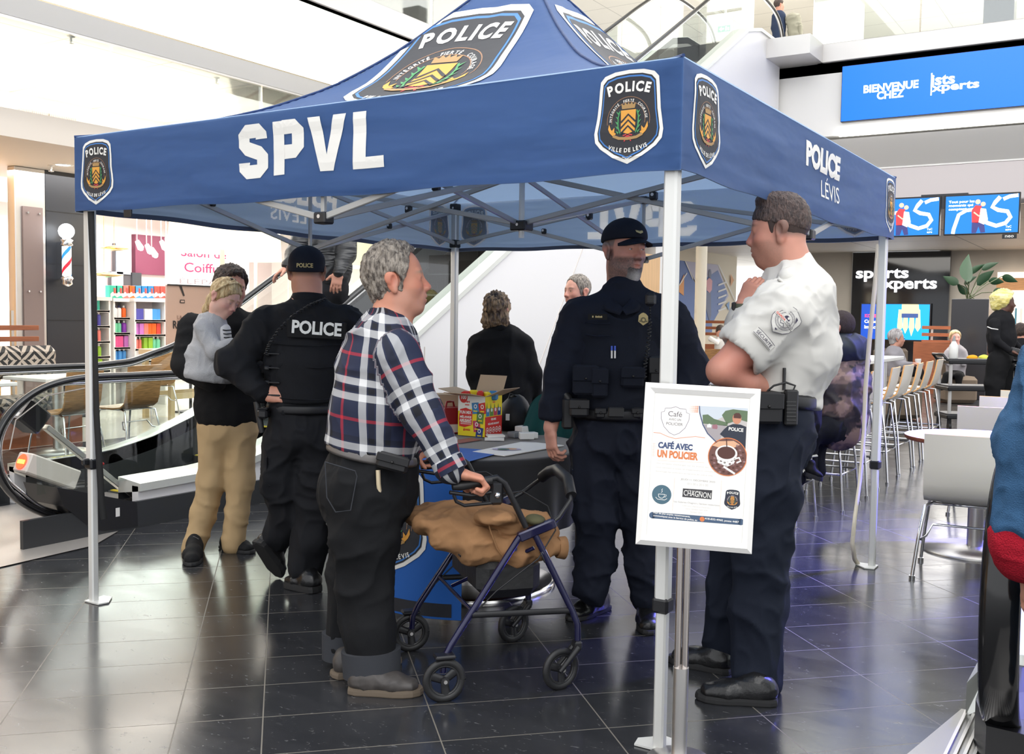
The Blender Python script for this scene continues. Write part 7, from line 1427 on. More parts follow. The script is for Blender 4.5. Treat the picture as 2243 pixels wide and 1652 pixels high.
def ballcap(Hd, root, m, brim_d=1, text=None, badge=False, hgt=.09, low=.0, tiltb=0):
    S2 = Sculpt(); Hd.ell(S2, (-.012, 0, .045), (.108, .09, hgt)); Hd.ell(S2, (.03, 0, .06), (.07, .076, .062), .03); Hd.ell(S2, (-.012, 0, low+.035), (.106, .0885, .08), .01); S2.plane(Hd.w(0, 0, low+.032), Hd.R@np.array([-.12 if brim_d > 0 else .1, 0, 1.]), .005); Hd.ell(S2, (-.012, 0, .02), (.1, .082, .09), .004, 1)
    V, F = S2.mesh(.0045); o = mesh_obj('cap', V, F, m, root)
    P = lambda u, v: None; V = []; nu, nv = 15, 7
    for i in range(nu):
        sy_ = -1+2*i/(nu-1); yy = .074*sy_; xi = .1*math.sqrt(max(0, 1-(yy/.088)**2))-.004; L_b = .066*math.sqrt(max(.02, 1-abs(sy_)**2.6))
        for j in range(nv):
            q = j/(nv-1); x = xi+L_b*q; z = low+.034+.12*xi*(1 if low > -.01 else .3)-.10*L_b*q*2-.020*sy_**2-.006*q; V.append(Hd.w(x, yy*(1+.06*q), z))
    F = [(i*nv+j, (i+1)*nv+j, (i+1)*nv+j+1, i*nv+j+1) for i in range(nu-1) for j in range(nv-1)]; n = len(V); dz = Hd.R[:, 2]*.004
    V2 = [v-dz for v in V]; rim = [i*nv+nv-1 for i in range(nu)]; FF = F+[tuple(a+n for a in f[::-1]) for f in F]+[(rim[i], rim[i+1], n+rim[i+1], n+rim[i]) for i in range(nu-1)]; mesh_obj('brim', np.array(V+V2), FF, m, o)
    MB().ell(Hd.w(-.012, 0, .045+hgt), (.007, .007, .004), 10, 6).build('top_button', m, o); return o
co = ballcap(hd, root, capm, 1, low=-.03)
A = Art(); A.fit('POLICE', 0, 0, .078, .022, 0, 0, .03); A.build('cap_lettering', [gold_t], lambda x, y, h: np.array([hd.w(-.012-.1*math.cos(math.asin(min(1, abs(a)/.1)))-.0045-.010+h*0, -a, .022+b2) for a, b2 in zip(x, y)]), co, sub=.008)
S_ = Sculpt(); S_.ecap(p(676, 668), p(677, 690), (.075, .075), (.12, .085), cRh, .03); S_.ecap(p(678, 700), p(668, 800), (.19, .11), (.19, .14), cRh, .05); S_.ecap(p(668, 800), p(662, 900), (.185, .14), (.165, .13), cRh, .05)
S_.limb([p(676, 690), p(604, 708)], [.07, .075], .04); S_.limb([p(676, 690), p(748, 706)], [.07, .075], .04); S_.limb([shL, elL, wrL-nrm(wrL-elL)*.01], [.095, .078, .05], .04); S_.limb([shR, elR, wrR], [.09, .07, .05], .04)
S_.plane(p(665, 905), UPZ, .006); garment('shirt', S_, navycl, root, .01, .013, 8, seed=21); MB().tube([p(676, 658)+cRh*.078*math.cos(a)+cB*.082*math.sin(a)+UPZ*.01*math.sin(a) for a in np.linspace(0, 2*math.pi, 25)], .032, 8, flat=(.22, 1), caps=False, up=(0, 0, 1)).build('collar', navycl, root)
S_ = Sculpt(); S_.ecap(p(683, 722), p(676, 800), (.15, .135), (.185, .165), cRh, .04); S_.ecap(p(676, 800), p(668, 872), (.185, .165), (.172, .155), cRh, .04); S_.plane(p(668, 880), UPZ, .006); S_.plane(p(668, 672), -UPZ, .006)
vest = garment('vest', S_, navy2, root, .01, .004, 6, seed=5)
def onback(u, v, d=0): return p(u, v, -.175+d)
bR = np.stack([nrm(cRh-UPZ*.03), nrm(UPZ), cB], 1)
MB().box(onback(694, 723, .012), (.29, .085, .012), bR, .004).build('name_panel', mat('patch_black', (.012, .012, .013), .8), vest)
A = Art(); A.fit('POLICE', 0, 0, .242, .066, 0, 0, .035, rot=-.06); A.build('lettering', [white_t], flatmap(onback(694, 719, .003), cRh, UPZ), vest, step=.002)
B = MB()
for y in (0, .052): pass
for v in (752, 800, 870): B.tube([p(592, v, -.11), p(640, v+4, -.165), p(700, v+6, -.175), p(752, v+2, -.1)], .003, 5)
B.build('seam', navycl, vest)
for v in (775, 806, 838, 866):
    o = MB().box(p(586, v, -.11), (.028, .02, .034), bR, .004).box(p(600, v, -.135), (.06, .008, .014), bR, .002).build('side_buckle', blk, vest)
B = MB(); pts = []; a0 = [p(712, 655, -.09), p(680, 668, -.125), p(645, 690, -.15), p(612, 722, -.165), p(590, 755, -.15), p(582, 778, -.13)]
P_ = []
for i in range(len(a0)-1):
    for j in range(26): t_ = (j/26); c = a0[i]*(1-t_)+a0[i+1]*t_; ph = (i*26+j)*1.15; P_.append(c+cRh*.0085*math.cos(ph)+cB*.007*math.sin(ph)+UPZ*.006*math.sin(ph))
B.tube(P_, .0032, 5); B.build('coiled_radio_cord', rubber, vest)
S_ = Sculpt(); S_.ecap(p(664, 885), p(660, 955), (.165, .125), (.185, .14), cRh, .05); S_.limb([p(618, 975), p(622, 1060, .02), kL, p(612, 1170, .1), p(598, 1195, .14)], [.105, .1, .082, .074, .07], .03); S_.limb([p(697, 975), p(695, 1060), kR, p(682, 1180), p(668, 1245)], [.11, .105, .09, .085, .078], .03)
S_.plane(p(665, 880), -UPZ, .006); garment('cargo_trousers', S_, navycl, root, .0095, .014, 8, seed=31)
Rl = np.stack([nrm(cB+cRh*.2), nrm(-cRh+cB*.2), UPZ], 1); pouch('cargo_pocket', p(593, 1030, -.02), (.13, .03, .16), Rl, navycl, root)
B = MB(); pts = [p(662, 893)+cRh*.176*math.cos(a)+away*.145*math.sin(a) for a in np.linspace(0, 2*math.pi, 33)]; B.tube(pts, .024, 6, flat=(.25, 1), caps=False, up=(0, 0, 1)); B.build('duty_belt', blk, root)
MB().tube([p(562, 880, -.1), p(568, 915, -.1), p(574, 948, -.1)], [.016, .017, .013], 12).build('baton', rubber, root); pouch('holster', p(580, 905, -.08), (.05, .045, .12), bR, blk, root); pouch('belt_pouch', p(582, 868, -.1), (.05, .04, .06), bR, blk, root, False)
shoe(root, gp(697, 1300), gp(628, 1283)-np.array([0, 0, 0]), leather, solb, .11, shaft=.05, boot=True, sole=.034, ankle=aR+UPZ*.02, name='boot')
toeL = gp(612, 1268); e_ = nrm(p(560, 1190, .03)-toeL); shoe(root, toeL+e_*.27, toeL, leather, solb, .11, shaft=.05, boot=True, sole=.03, up=nrm(cF*.75+cRh*.5-UPZ*.0+UPZ*.4), ankle=p(604, 1200, .13), name='boot')
# ------------------------------------------------------------------ bearded officer facing the camera
navycl, navy2 = keep_
p = Px(4.6); ff = nrm(cB*.86+cRh*.5-UPZ*.04); bf = nrm(cB*.98+cRh*.14)
root = thing('person', 'bearded police officer facing the camera in dark cap and vest', 'person', gp(1350, 1370))
hd = Head(p(1368, 549), ff, sc=(1.02, 1.05, 1.1)); S_ = Sculpt(); hd.build(S_, jaw=1.12, mouth=.8, nose=1.1, brow=1.15); hd.ell(S_, (.06, 0, -.098), (.034, .038, .026), .02); hd.ell(S_, (.03, 0, -.075), (.056, .062, .035), .02)
S_.cap(hd.w(-.02, 0, -.05), p(1360, 660), .066, .066, .03)
shL, elL, wrL = p(1268, 705), p(1232, 830, -.03), p(1206, 938, -.06); shR, elR, wrR = p(1468, 700, .03), p(1515, 810, .02), p(1465, 890, -.1)
S_.ecap(p(1360, 705), p(1350, 880), (.14, .09), (.15, .1), cRh, .03); S_.limb([shL, elL, wrL], [.05, .045, .032]); S_.limb([shR, elR, wrR], [.05, .045, .032])
kL, aL = p(1308, 1130, -.02), p(1298, 1290, 0); kR, aR = p(1400, 1130), p(1415, 1310, 0); S_.ecap(p(1350, 880), p(1345, 960), (.17, .12), (.17, .12), cRh, .05); S_.limb([p(1308, 980), kL, aL], [.085, .055, .04]); S_.limb([p(1382, 980), kR, aR], [.085, .055, .04])
wl = p(1205, 938, -.06); hand(S_, wl, nrm(-UPZ+cRh*.1+cB*.15), nrm(cRh*.9+cF*.5), 1, 1.12, (32, 38, 45, 55), (.85, .55, .3), 2, 10); hand(S_, wrR, nrm(wrR-elR), cF, 1, 1.0)
V, F = S_.mesh(.012, [(wl-np.array([.09, .09, .22]), wl+np.array([.09, .09, .03]), .0045), (*hd.box(), .0034)]); V = smoothv(V, F, 1, .3)
sk = skin_col([hd], sr(208, 150, 130), sr(204, 112, 96), beard=(sr(84, 74, 72), .75, 1.2), brow=sr(90, 70, 60), hair=sr(120, 110, 104), hk=lambda x, y: .0+0*x+np.clip(x-.02, 0, 1)*4); mesh_obj('body', V, F, SKIN, root, colors=sk(V)); hd.eyes(root, (.25, 0), (.12, .16, .2))
# beard
S2 = Sculpt(); hd.ell(S2, (.02, 0, -.057), (.0745, .0685, .056)); hd.ell(S2, (.066, 0, -.1), (.034, .038, .034), .025); hd.cap(S2, (.086, -.024, -.054), (.0985, 0, -.0475), .006, .0075, .006); hd.cap(S2, (.086, .024, -.054), (.0985, 0, -.0475), .006, .0075, .006); hd.ell(S2, (.078, 0, -.078), (.022, .033, .024), .012)
hd.ell(S2, (.105, 0, -.063), (.022, .019, .0085), .003, 1); hd.ell(S2, (-.05, 0, -.08), (.06, .12, .09), .01, 1)
for y_ in (-1, 1): hd.ell(S2, (.062, y_*.045, -.02), (.05, .030, .030), .006, 1)
S2.plane(hd.w(-.004, 0, -.004), hd.R@np.array([-.46, 0, -1.]), .006) if True else None
V, F = S2.mesh(.0035); L = hd.loc(V); V = V+normals(V, F)*((fbm(L*np.array([90, 90, 40]), 2)-.45)*.006)[:, None]; bc_ = np.clip((-.072-L[:, 2])/.03, 0, 1)*np.clip(1-np.abs(L[:, 1])/.05, 0, 1); w_ = (bc_*.9+.25*(vnoise(V*300)-.5))[:, None].clip(0, 1)
mesh_obj('beard', V, F, mat('beard_hair', (.2, .2, .2), .7, attr='Col', bump=(500, .5)), root, colors=np.array(sr(84, 74, 70))*(1-w_)+np.array(sr(214, 208, 202))*w_)
co = ballcap(hd, root, capm, 1, low=.006, hgt=.088); A = Art(); A.poly([(-.018, -.012), (0, -.018), (.018, -.012), (.02, .008), (.008, .016), (-.008, .016), (-.02, .008)], 0, 0); A.disc(0, 0, .009, 1, 1, 14); A.rect(-.014, -.005, .014, -.002, 1, 2); A.rect(-.012, .008, .012, .010, 1, 2)
A.build('cap_badge', [gold_t, mat('badge_dark', sr(110, 100, 70), .5)], lambda x, y, h: np.array([hd.w(.0955-.9*b2-3*a*a+h, a, .085+b2) for a, b2 in zip(x, y)]), co, sub=.01)  # second, darker gold for the disc and bars of the badge
S_ = Sculpt(); S_.ecap(p(1362, 640), p(1362, 668), (.086, .088), (.14, .1), cRh, .03); S_.ecap(p(1362, 690), p(1355, 790), (.2, .115), (.2, .14), cRh, .05); S_.ecap(p(1355, 790), p(1348, 905), (.19, .145), (.185, .145), cRh, .05)
S_.limb([p(1360, 672), p(1288, 695)], [.075, .08], .04); S_.limb([p(1360, 672), p(1450, 692, .02)], [.075, .08], .04); S_.limb([shL, elL, wrL+np.array([0, 0, .02])], [.096, .082, .052], .04); S_.limb([shR, elR, wrR], [.096, .084, .056], .04)
S_.plane(p(1350, 915), UPZ, .006); garment('shirt', S_, navycl, root, .0095, .013, 8, seed=41)
MB().tube([p(1361, 646)+cRh*.083*math.cos(a)+cB*.088*math.sin(a)-UPZ*.03*math.sin(a) for a in np.linspace(0, 2*math.pi, 25)], .03, 8, flat=(.22, 1), caps=False, up=(0, 0, 1)).build('neckband', navycl, root); MB().tube([p(1325, 650, -.06), p(1340, 672, -.13), p(1362, 684, -.15)], [.03, .034, .02], 8, flat=(1, .25), up=cB).build('collar', navycl, root); MB().tube([p(1398, 648, -.06), p(1388, 672, -.13), p(1366, 684, -.15)], [.03, .034, .02], 8, flat=(1, .25), up=cB).build('collar', navycl, root)
S_ = Sculpt(); S_.ecap(p(1358, 715), p(1352, 800), (.165, .155), (.195, .175), cRh, .04); S_.ecap(p(1352, 800), p(1348, 880), (.195, .175), (.19, .17), cRh, .04); S_.limb([p(1310, 672), p(1303, 720)], [.06, .12], .03); S_.limb([p(1415, 672, .01), p(1415, 720)], [.06, .12], .03)
S_.ell(p(1362, 660, -.12), (.085, .085, .08), k=.01, op=1); S_.plane(p(1350, 893), UPZ, .006); vest = garment('vest', S_, navy2, root, .009, .006, 6, seed=45)
fR = np.stack([-cRh, cB, UPZ], 1); fb = np.stack([cRh, UPZ, cB], 1)
def pp(u, v, d=0): return p(u, v, -.18+d)
pouch('magazine_pouch', pp(1282, 832), (.11, .06, .13), fR, navy2, vest); pouch('magazine_pouch', pp(1313, 838, -.01), (.07, .05, .13), fR, navy2, vest); pouch('utility_pouch', pp(1385, 826, -.01), (.1, .05, .09), fR, navy2, vest); pouch('radio_pouch', pp(1435, 815, .02), (.06, .05, .14), fR, blk, vest)
B = MB()
for v in (706, 733): B.tube([p(1282, v, -.14), p(1308, v+4, -.175), p(1336, v+3, -.19)], .0035, 5)
B.build('chest_pocket_seam', navycl, vest)
A = Art(); A.rect(-.042, -.013, .042, .013, 0, 0); A.rect(-.024, -.004, -.018, .004, 1, 1); [A.rect(-.01+.0062*i_, -.0042, -.0052+.0062*i_, .0042-.0012*(i_ % 2), 1, 1) for i_ in range(5)]; A.build('name_tape', [mat('patch_black'), gold_t], flatmap(p(1309, 694, -.195), cRh, UPZ), vest, step=.002)
A = Art(); A.poly([(-.022, -.012), (0, -.028), (.022, -.012), (.02, .014), (.01, .024), (0, .028), (-.01, .024), (-.02, .014)], 0, 0); A.disc(0, -.004, .012, 1, 1, 16); A.rect(-.018, -.012, .018, -.007, 1, 2); A.disc(0, -.004, .006, 0, 3, 10); A.build('chest_badge', [gold_t, MATS['badge_dark']], flatmap(p(1409, 699, -.19), nrm(cRh-UPZ*.05), UPZ), vest, step=.002)
o = MB().box(pp(1425, 656, .0), (.048, .035, .06), fR, .012).build('shoulder_microphone', blk, vest)
B = MB()
for i in range(5): B.box(pp(1425, 650+i*2.6, -.02), (.03, .002, .002), fR)
B.build('speaker_slots', mat('slot_grey', (.06, .06, .06), .4), o)
P_ = []
a0 = [pp(1424, 672), pp(1424, 700, -.01), pp(1422, 730, -.01), pp(1418, 770, -.015), pp(1413, 800, -.01), pp(1412, 832, -.01)]
for i in range(len(a0)-1):
    for j in range(22): t_ = j/22; c = a0[i]*(1-t_)+a0[i+1]*t_; ph = (i*22+j)*1.2; P_.append(c+cRh*(.008 if i > 0 else .001)*math.cos(ph)+cB*.006*math.sin(ph))
MB().tube(P_, .003, 5).build('coiled_radio_cord', rubber, vest)
for i, u in enumerate((1340, 1347)): o = MB().cyl(pp(u, 763, -.01), pp(u, 785, -.01), .004, 8).build('pen', white, vest); MB().cyl(pp(u, 758, -.01), pp(u, 768, -.012), .0046, 8).build('pen_cap', mat('pen_blue', sr(40, 80, 190), .3), o)
B = MB(); pts = [p(1349, 903)+cRh*.195*math.cos(a)+cB*.165*math.sin(a) for a in np.linspace(0, 2*math.pi, 33)]; B.tube(pts, .026, 6, flat=(.25, 1), caps=False, up=(0, 0, 1)); B.build('duty_belt', blk, root); MB().box(p(1349, 903, -.175), (.07, .02, .045), fR, .005).build('belt_buckle', rubber, root)
for u, v, s_ in ((1268, 893, (.085, .05, .08)), (1315, 905, (.05, .03, .05)), (1395, 905, (.05, .03, .05))): pouch('belt_pouch', p(u, v, -.15), s_, fR, blk, root)
o = pouch('holster', p(1243, 905, -.09), (.05, .06, .14), fR, blk, root, False); MB().tube([p(1233, 858, -.09), p(1244, 872, -.1), p(1250, 885, -.1)], [.02, .022, .018], 12).build('pistol_grip', rubber, o)
S_ = Sculpt(); S_.ecap(p(1349, 898), p(1346, 965), (.185, .14), (.195, .15), cRh, .05); S_.limb([p(1303, 990), p(1305, 1060), kL, p(1303, 1220), p(1298, 1285)], [.118, .108, .094, .088, .084], .03); S_.limb([p(1388, 990), p(1396, 1060), kR, p(1412, 1230), p(1416, 1300)], [.115, .105, .09, .084, .08], .03)
S_.plane(p(1350, 890), -UPZ, .006); garment('trousers', S_, navycl, root, .0095, .014, 8, seed=51); Rl = np.stack([cB, -cRh, UPZ], 1); pouch('cargo_pocket', p(1260, 1060, .0), (.13, .025, .16), Rl, navycl, root)
lb = mat('lace_black'); shoe(root, gp(1330, 1332), gp(1244, 1362), leather, solb, .105, sole=.02, laces=lb, ankle=aL+UPZ*-.02); shoe(root, gp(1418, 1340), gp(1420, 1394), leather, solb, .105, sole=.02, laces=lb, ankle=aR+UPZ*-.02)
# ------------------------------------------------------------------ security guard in the white shirt
p = Px(3.86); gf = nrm(-cRh*.95+cF*.30-UPZ*.06); Sd = nrm(np.cross(UPZ, gf))   # Sd: his left, towards the camera
root = thing('person', 'security guard in a white short-sleeved shirt with hand at his chin', 'person', gp(1620, 1540))
hd = Head(p(1706, 508), gf, sc=(1.04, 1.03, 1.16)); S_ = Sculpt(); hd.build(S_, jaw=1.12, nose=.95, brow=1.1); S_.cap(hd.w(-.02, 0, -.05), p(1735, 600), .076, .086, .03); S_.ell(hd.w(.02, 0, -.09), (.05, .055, .045), k=.03)
shN, elN, wrN = p(1712, 690, -.17), p(1580, 812, -.2), p(1690, 862, -.1); shF, elF, wrF = p(1690, 690, .17), p(1625, 800, .02), p(1628, 672, .0)
S_.limb([shN, (shN*.45+elN*.55), elN], [.07, .068, .052], .02); S_.limb([elN, elN*.5+wrN*.5, wrN], [.052, .052, .036], .02); S_.limb([shF, elF, wrF], [.06, .055, .033], .03)
S_.ecap(p(1740, 660), p(1712, 840), (.12, .16), (.11, .13), cRh, .04); S_.ecap(p(1712, 840), p(1692, 980), (.11, .13), (.11, .13), cRh, .04)
kN, aN = p(1664, 1190, -.1), p(1658, 1460, -.1); kF, aF = p(1622, 1190, .12), p(1580, 1400, .16); S_.limb([p(1700, 1000, -.08), kN, aN], [.085, .06, .045]); S_.limb([p(1690, 1000, .09), kF, aF], [.085, .06, .045])
wf = wrF; hand(S_, wf, nrm(UPZ*.9+cRh*.32), nrm(cRh*.6-UPZ*.2+cF*.5), 1, 1.08, (62, 66, 70, 74), (.7, .5, .5), 2, 25); hand(S_, wrN, nrm(cRh+cF*.4), -UPZ, 1, 1.0)
V, F = S_.mesh(.012, [(wf-np.array([.1, .1, .04]), wf+np.array([.1, .1, .2]), .0045), (*hd.box(), .0036)]); V = smoothv(V, F, 1, .3)
base_g = skin_col([hd], sr(198, 140, 120), sr(196, 104, 92), beard=(sr(150, 112, 96), .5, 1), brow=sr(84, 62, 52), hair=sr(112, 88, 78), hk=lambda x, y: -.03+np.clip(x+.01, 0, 1)*1.1+np.clip(x-.045, 0, 1)*6)
C_ = base_g(V); w_ = (.3*np.exp(-(np.linalg.norm(V-p(1635, 790, -.25), axis=1)/.09)**2))[:, None]; C_ = C_*(1-w_)+np.array(sr(214, 116, 104))*w_
mesh_obj('body', V, F, SKIN, root, colors=C_); hd.eyes(root, (0, -.2), (.1, .14, .16))
bh_ = hair_mat('dark_brown_hair', sr(48, 38, 38), sr(92, 74, 68), 90, (1, 1, .35)); hair_shell(hd, 'hair', root, bh_, .008, [((0, 0, .022), (-.28, 0, 1)), ((.088, 0, .0), (-1, 0, .12))], .004, (70, 70, 40), h=.0036, puff=[((.03, 0, .104), (.05, .062, .026))])
hair_shell(hd, 'hair_fade', root, mat('short_fade', sr(66, 52, 48), .7, bump=(600, .5)), .005, [((0, 0, .04), (0, 0, -1)), ((.03, 0, 0), (-1, 0, .15)), ((0, 0, -.04), (-.4, 0, 1))], .001, extra=lambda S2, H: [H.ell(S2, (-.006, y*.085, -.006), (.026, .02, .036), .004, 1) for y in (-1, 1)])
shirtw = mat('white_shirt', sr(208, 206, 200), .8, crease=(6, .02, (1, 1, 1.6)))
S_ = Sculpt(); S_.ecap(p(1738, 600), p(1742, 635), (.085, .085), (.12, .14), cRh, .03); S_.ecap(p(1742, 655), p(1732, 770), (.145, .2), (.168, .2), nrm(cRh+UPZ*-.05), .05); S_.ecap(p(1730, 770), p(1696, 870), (.162, .2), (.138, .18), cRh, .05)
S_.ell(p(1655, 720, 0), (.09, .12, .12), k=.05)
slN = shN+(elN-shN)*.56; S_.limb([shN+UPZ*.01, slN], [.118, .104], .04); slF = shF+(elF-shF)*.6; S_.limb([shF, slF], [.1, .09], .04); S_.ell(p(1745, 880, -.02), (.06, .1, .09), k=.03); u_ = nrm(elN-shN)
S_.ell(slN+u_*.085, (.1, .1, .075), np.stack([nrm(np.cross(u_, UPZ)), nrm(np.cross(u_, np.cross(u_, UPZ))), u_], 1), .005, 1); S_.plane(p(1700, 872), nrm(UPZ+cRh*.25), .006)
garment('shirt', S_, shirtw, root, .009, .0095, 7.5, seed=62)
S_ = Sculpt(); S_.limb([p(1695, 650, -.05), p(1725, 610, -.12), p(1765, 575, -.02)], [.022, .034, .03], .02); S_.limb([p(1695, 650, .03), p(1735, 600, .1), p(1765, 575, .02)], [.02, .03, .03], .02); garment('collar', S_, shirtw, root, .006, .002, 8)
# sleeve patches
pn = nrm(cB+cRh*-.35+UPZ*.25); px_ = nrm(np.cross(nrm(-u_-pn*((-u_)@pn)), pn)); py_ = nrm(np.cross(pn, px_)); pc_ = p(1682, 672, -.29)
px_ = nrm(cRh*.93+cB*-.0+UPZ*-.28+cF*.25); pn = nrm(np.cross(px_, nrm(UPZ+cRh*.3))); py_ = np.cross(pn, px_)
A = Art(); SG = [(0, .058), (.045, .045), (.05, .03), (.044, -.02), (.03, -.04), (0, -.06)]; SG = SG+[(-a, b) for a, b in SG[-2:0:-1]]; A.poly(SG[::-1], 0, 0); A.line(SG, .0015, 1, 1, True)
for r in (.036, .027): A.line([(r*math.cos(t_), r*math.sin(t_)-.0) for t_ in np.linspace(0, 2*math.pi, 28)], .0012, 1, 2)
A.disc(0, .008, .012, 1, 3, 9, ry=.01); A.disc(.004, .012, .005, 0, 4, 8); A.poly([(-.035, .018), (-.02, .038), (-.032, .036)], 1, 2); A.poly([(.035, .018), (.02, .038), (.032, .036)], 1, 2); A.line([(-.012, -.012), (-.006, -.02), (.004, -.014), (.012, -.022)], .0022, 1, 3); A.poly([(-.006, -.044), (.006, -.044), (0, -.05)], 1, 3)
A.rect(-.044, -.008, .046, .004, 0, 4); A.fit('GARDA', -.021, -.002, .042, .008, 2, 5, .02); A.fit('WORLD', .022, -.002, .038, .008, 1, 5, .0)
for tx, a0, a1, ins in (('CONFIANCE', 120, 30, False), ('INTÉGRITÉ RESPECT', -160, -20, True)):
    for V, F in arc_text(tx, .0315, a0, a1, .004, bold=.01, inside=ins): A.add(V, F, 1, 3)
def bend(o, X, Y, n, R_=.115): return lambda x, y, h: o+np.outer(x, X)+np.outer(y, Y)+np.outer(h-(np.asarray(x)**2)/(2*R_)-(np.asarray(y)**2)/.5, n)
patm = [shirtw, mat('patch_ink', sr(50, 44, 70), .6), mat('patch_red', sr(220, 80, 60), .6)]
pa = nrm(-u_); pxx = nrm(np.cross(pa, cB)); pxx = pxx if pxx@cRh > 0 else -pxx; pyy = nrm(pa-0*cB); nn = nrm(np.cross(pxx, pyy)); nn = nn if nn@cB > 0 else -nn
mid = shN+u_*.045; co_ = mid+nn*.124; A.build('shoulder_patch', patm, bend(co_, pxx, pyy, nn), root, sub=.02, step=.0007)
A = Art(); A.rect(-.046, -.014, .046, .014, 0, 0); A.rect(-.044, .011, .044, .0125, 1, 1); A.rect(-.044, -.0125, .044, -.011, 1, 1); A.fit('SÉCURITÉ', 0, 0, .076, .015, 1, 2, .0); mid = shN+u_*.142; co_ = mid+nn*.116; A.build('security_tape', patm, bend(co_, pxx, pyy, nn), root, sub=.02, step=.0007)
MB().box(p(1728, 630, -.19), (.1, .03, .008), np.stack([nrm(cRh*.8-UPZ*.6), cB, np.cross(nrm(cRh*.8-UPZ*.6), cB)], 1), .003).build('epaulette', shirtw, root)
o = MB().tube([wrF+nrm(wrF-elF)*-.012, wrF+nrm(wrF-elF)*.012], [.037, .036], 20).build('watch_strap', mat('olive_strap', sr(84, 88, 72), .6), root); MB().box(wrF-cRh*.036, (.034, .034, .012), np.stack([cB, UPZ, -cRh], 1), .004).build('watch_case', rubber, o)
B = MB(); pts = [p(1706, 868)+cRh*.152*math.cos(a)+cB*.185*math.sin(a)-UPZ*.02*math.cos(a) for a in np.linspace(0, 2*math.pi, 33)]; pts = [q_-cRh*.02 for q_ in pts]; B.tube(pts, .026, 6, flat=(.25, 1), caps=False, up=(0, 0, 1)); B.build('duty_belt', blk, root)
pouch('belt_pouch', p(1680, 893, -.2), (.105, .05, .115), fR, blk, root); o = MB().box(p(1732, 893, -.19), (.048, .035, .13), fR, .006).build('walkie_talkie', rubber, root); MB().cyl(p(1717, 855, -.19), p(1718, 806, -.19), .006, 10).build('antenna', rubber, o)
B = MB()
for i in range(6): B.box(p(1732, 880+i*8, -.2), (.034, .02, .003), fR)
B.build('speaker_grille', mat('slot_grey'), o); MB().tube([p(1735, 862, -.2), p(1742, 845, -.2), p(1722, 838, -.21), p(1695, 845, -.21), p(1682, 856, -.2)], .004, 6).build('radio_cable', rubber, o)
trn = mat('trousers_navy', (.0085, .012, .023), .8, bump=(600, .15), crease=(7, .02))
S_ = Sculpt(); S_.ecap(p(1698, 875), p(1694, 960), (.135, .17), (.145, .18), cRh, .05); S_.limb([p(1690, 985, -.08), p(1676, 1080, -.1), kN, p(1660, 1330, -.1), p(1657, 1480, -.1)], [.125, .118, .105, .098, .098], .03); S_.limb([p(1680, 985, .09), kF, p(1600, 1290, .14), aF], [.14, .105, .088, .08], .03)
S_.plane(p(1700, 866), -UPZ, .006); S_.plane(p(1655, 1512, -.1), UPZ, .006); garment('trousers', S_, trn, root, .0095, .014, 7.5, seed=66)
shoe(root, gp(1704, 1543), gp(1522, 1530), leather, solb, .112, sole=.026, laces=lb, ankle=aN+UPZ*-.02); shoe(root, gp(1612, 1486)+cF*.05, gp(1464, 1446)+cF*.0, leather, solb, .11, sole=.026, laces=lb, ankle=aF+UPZ*.0)
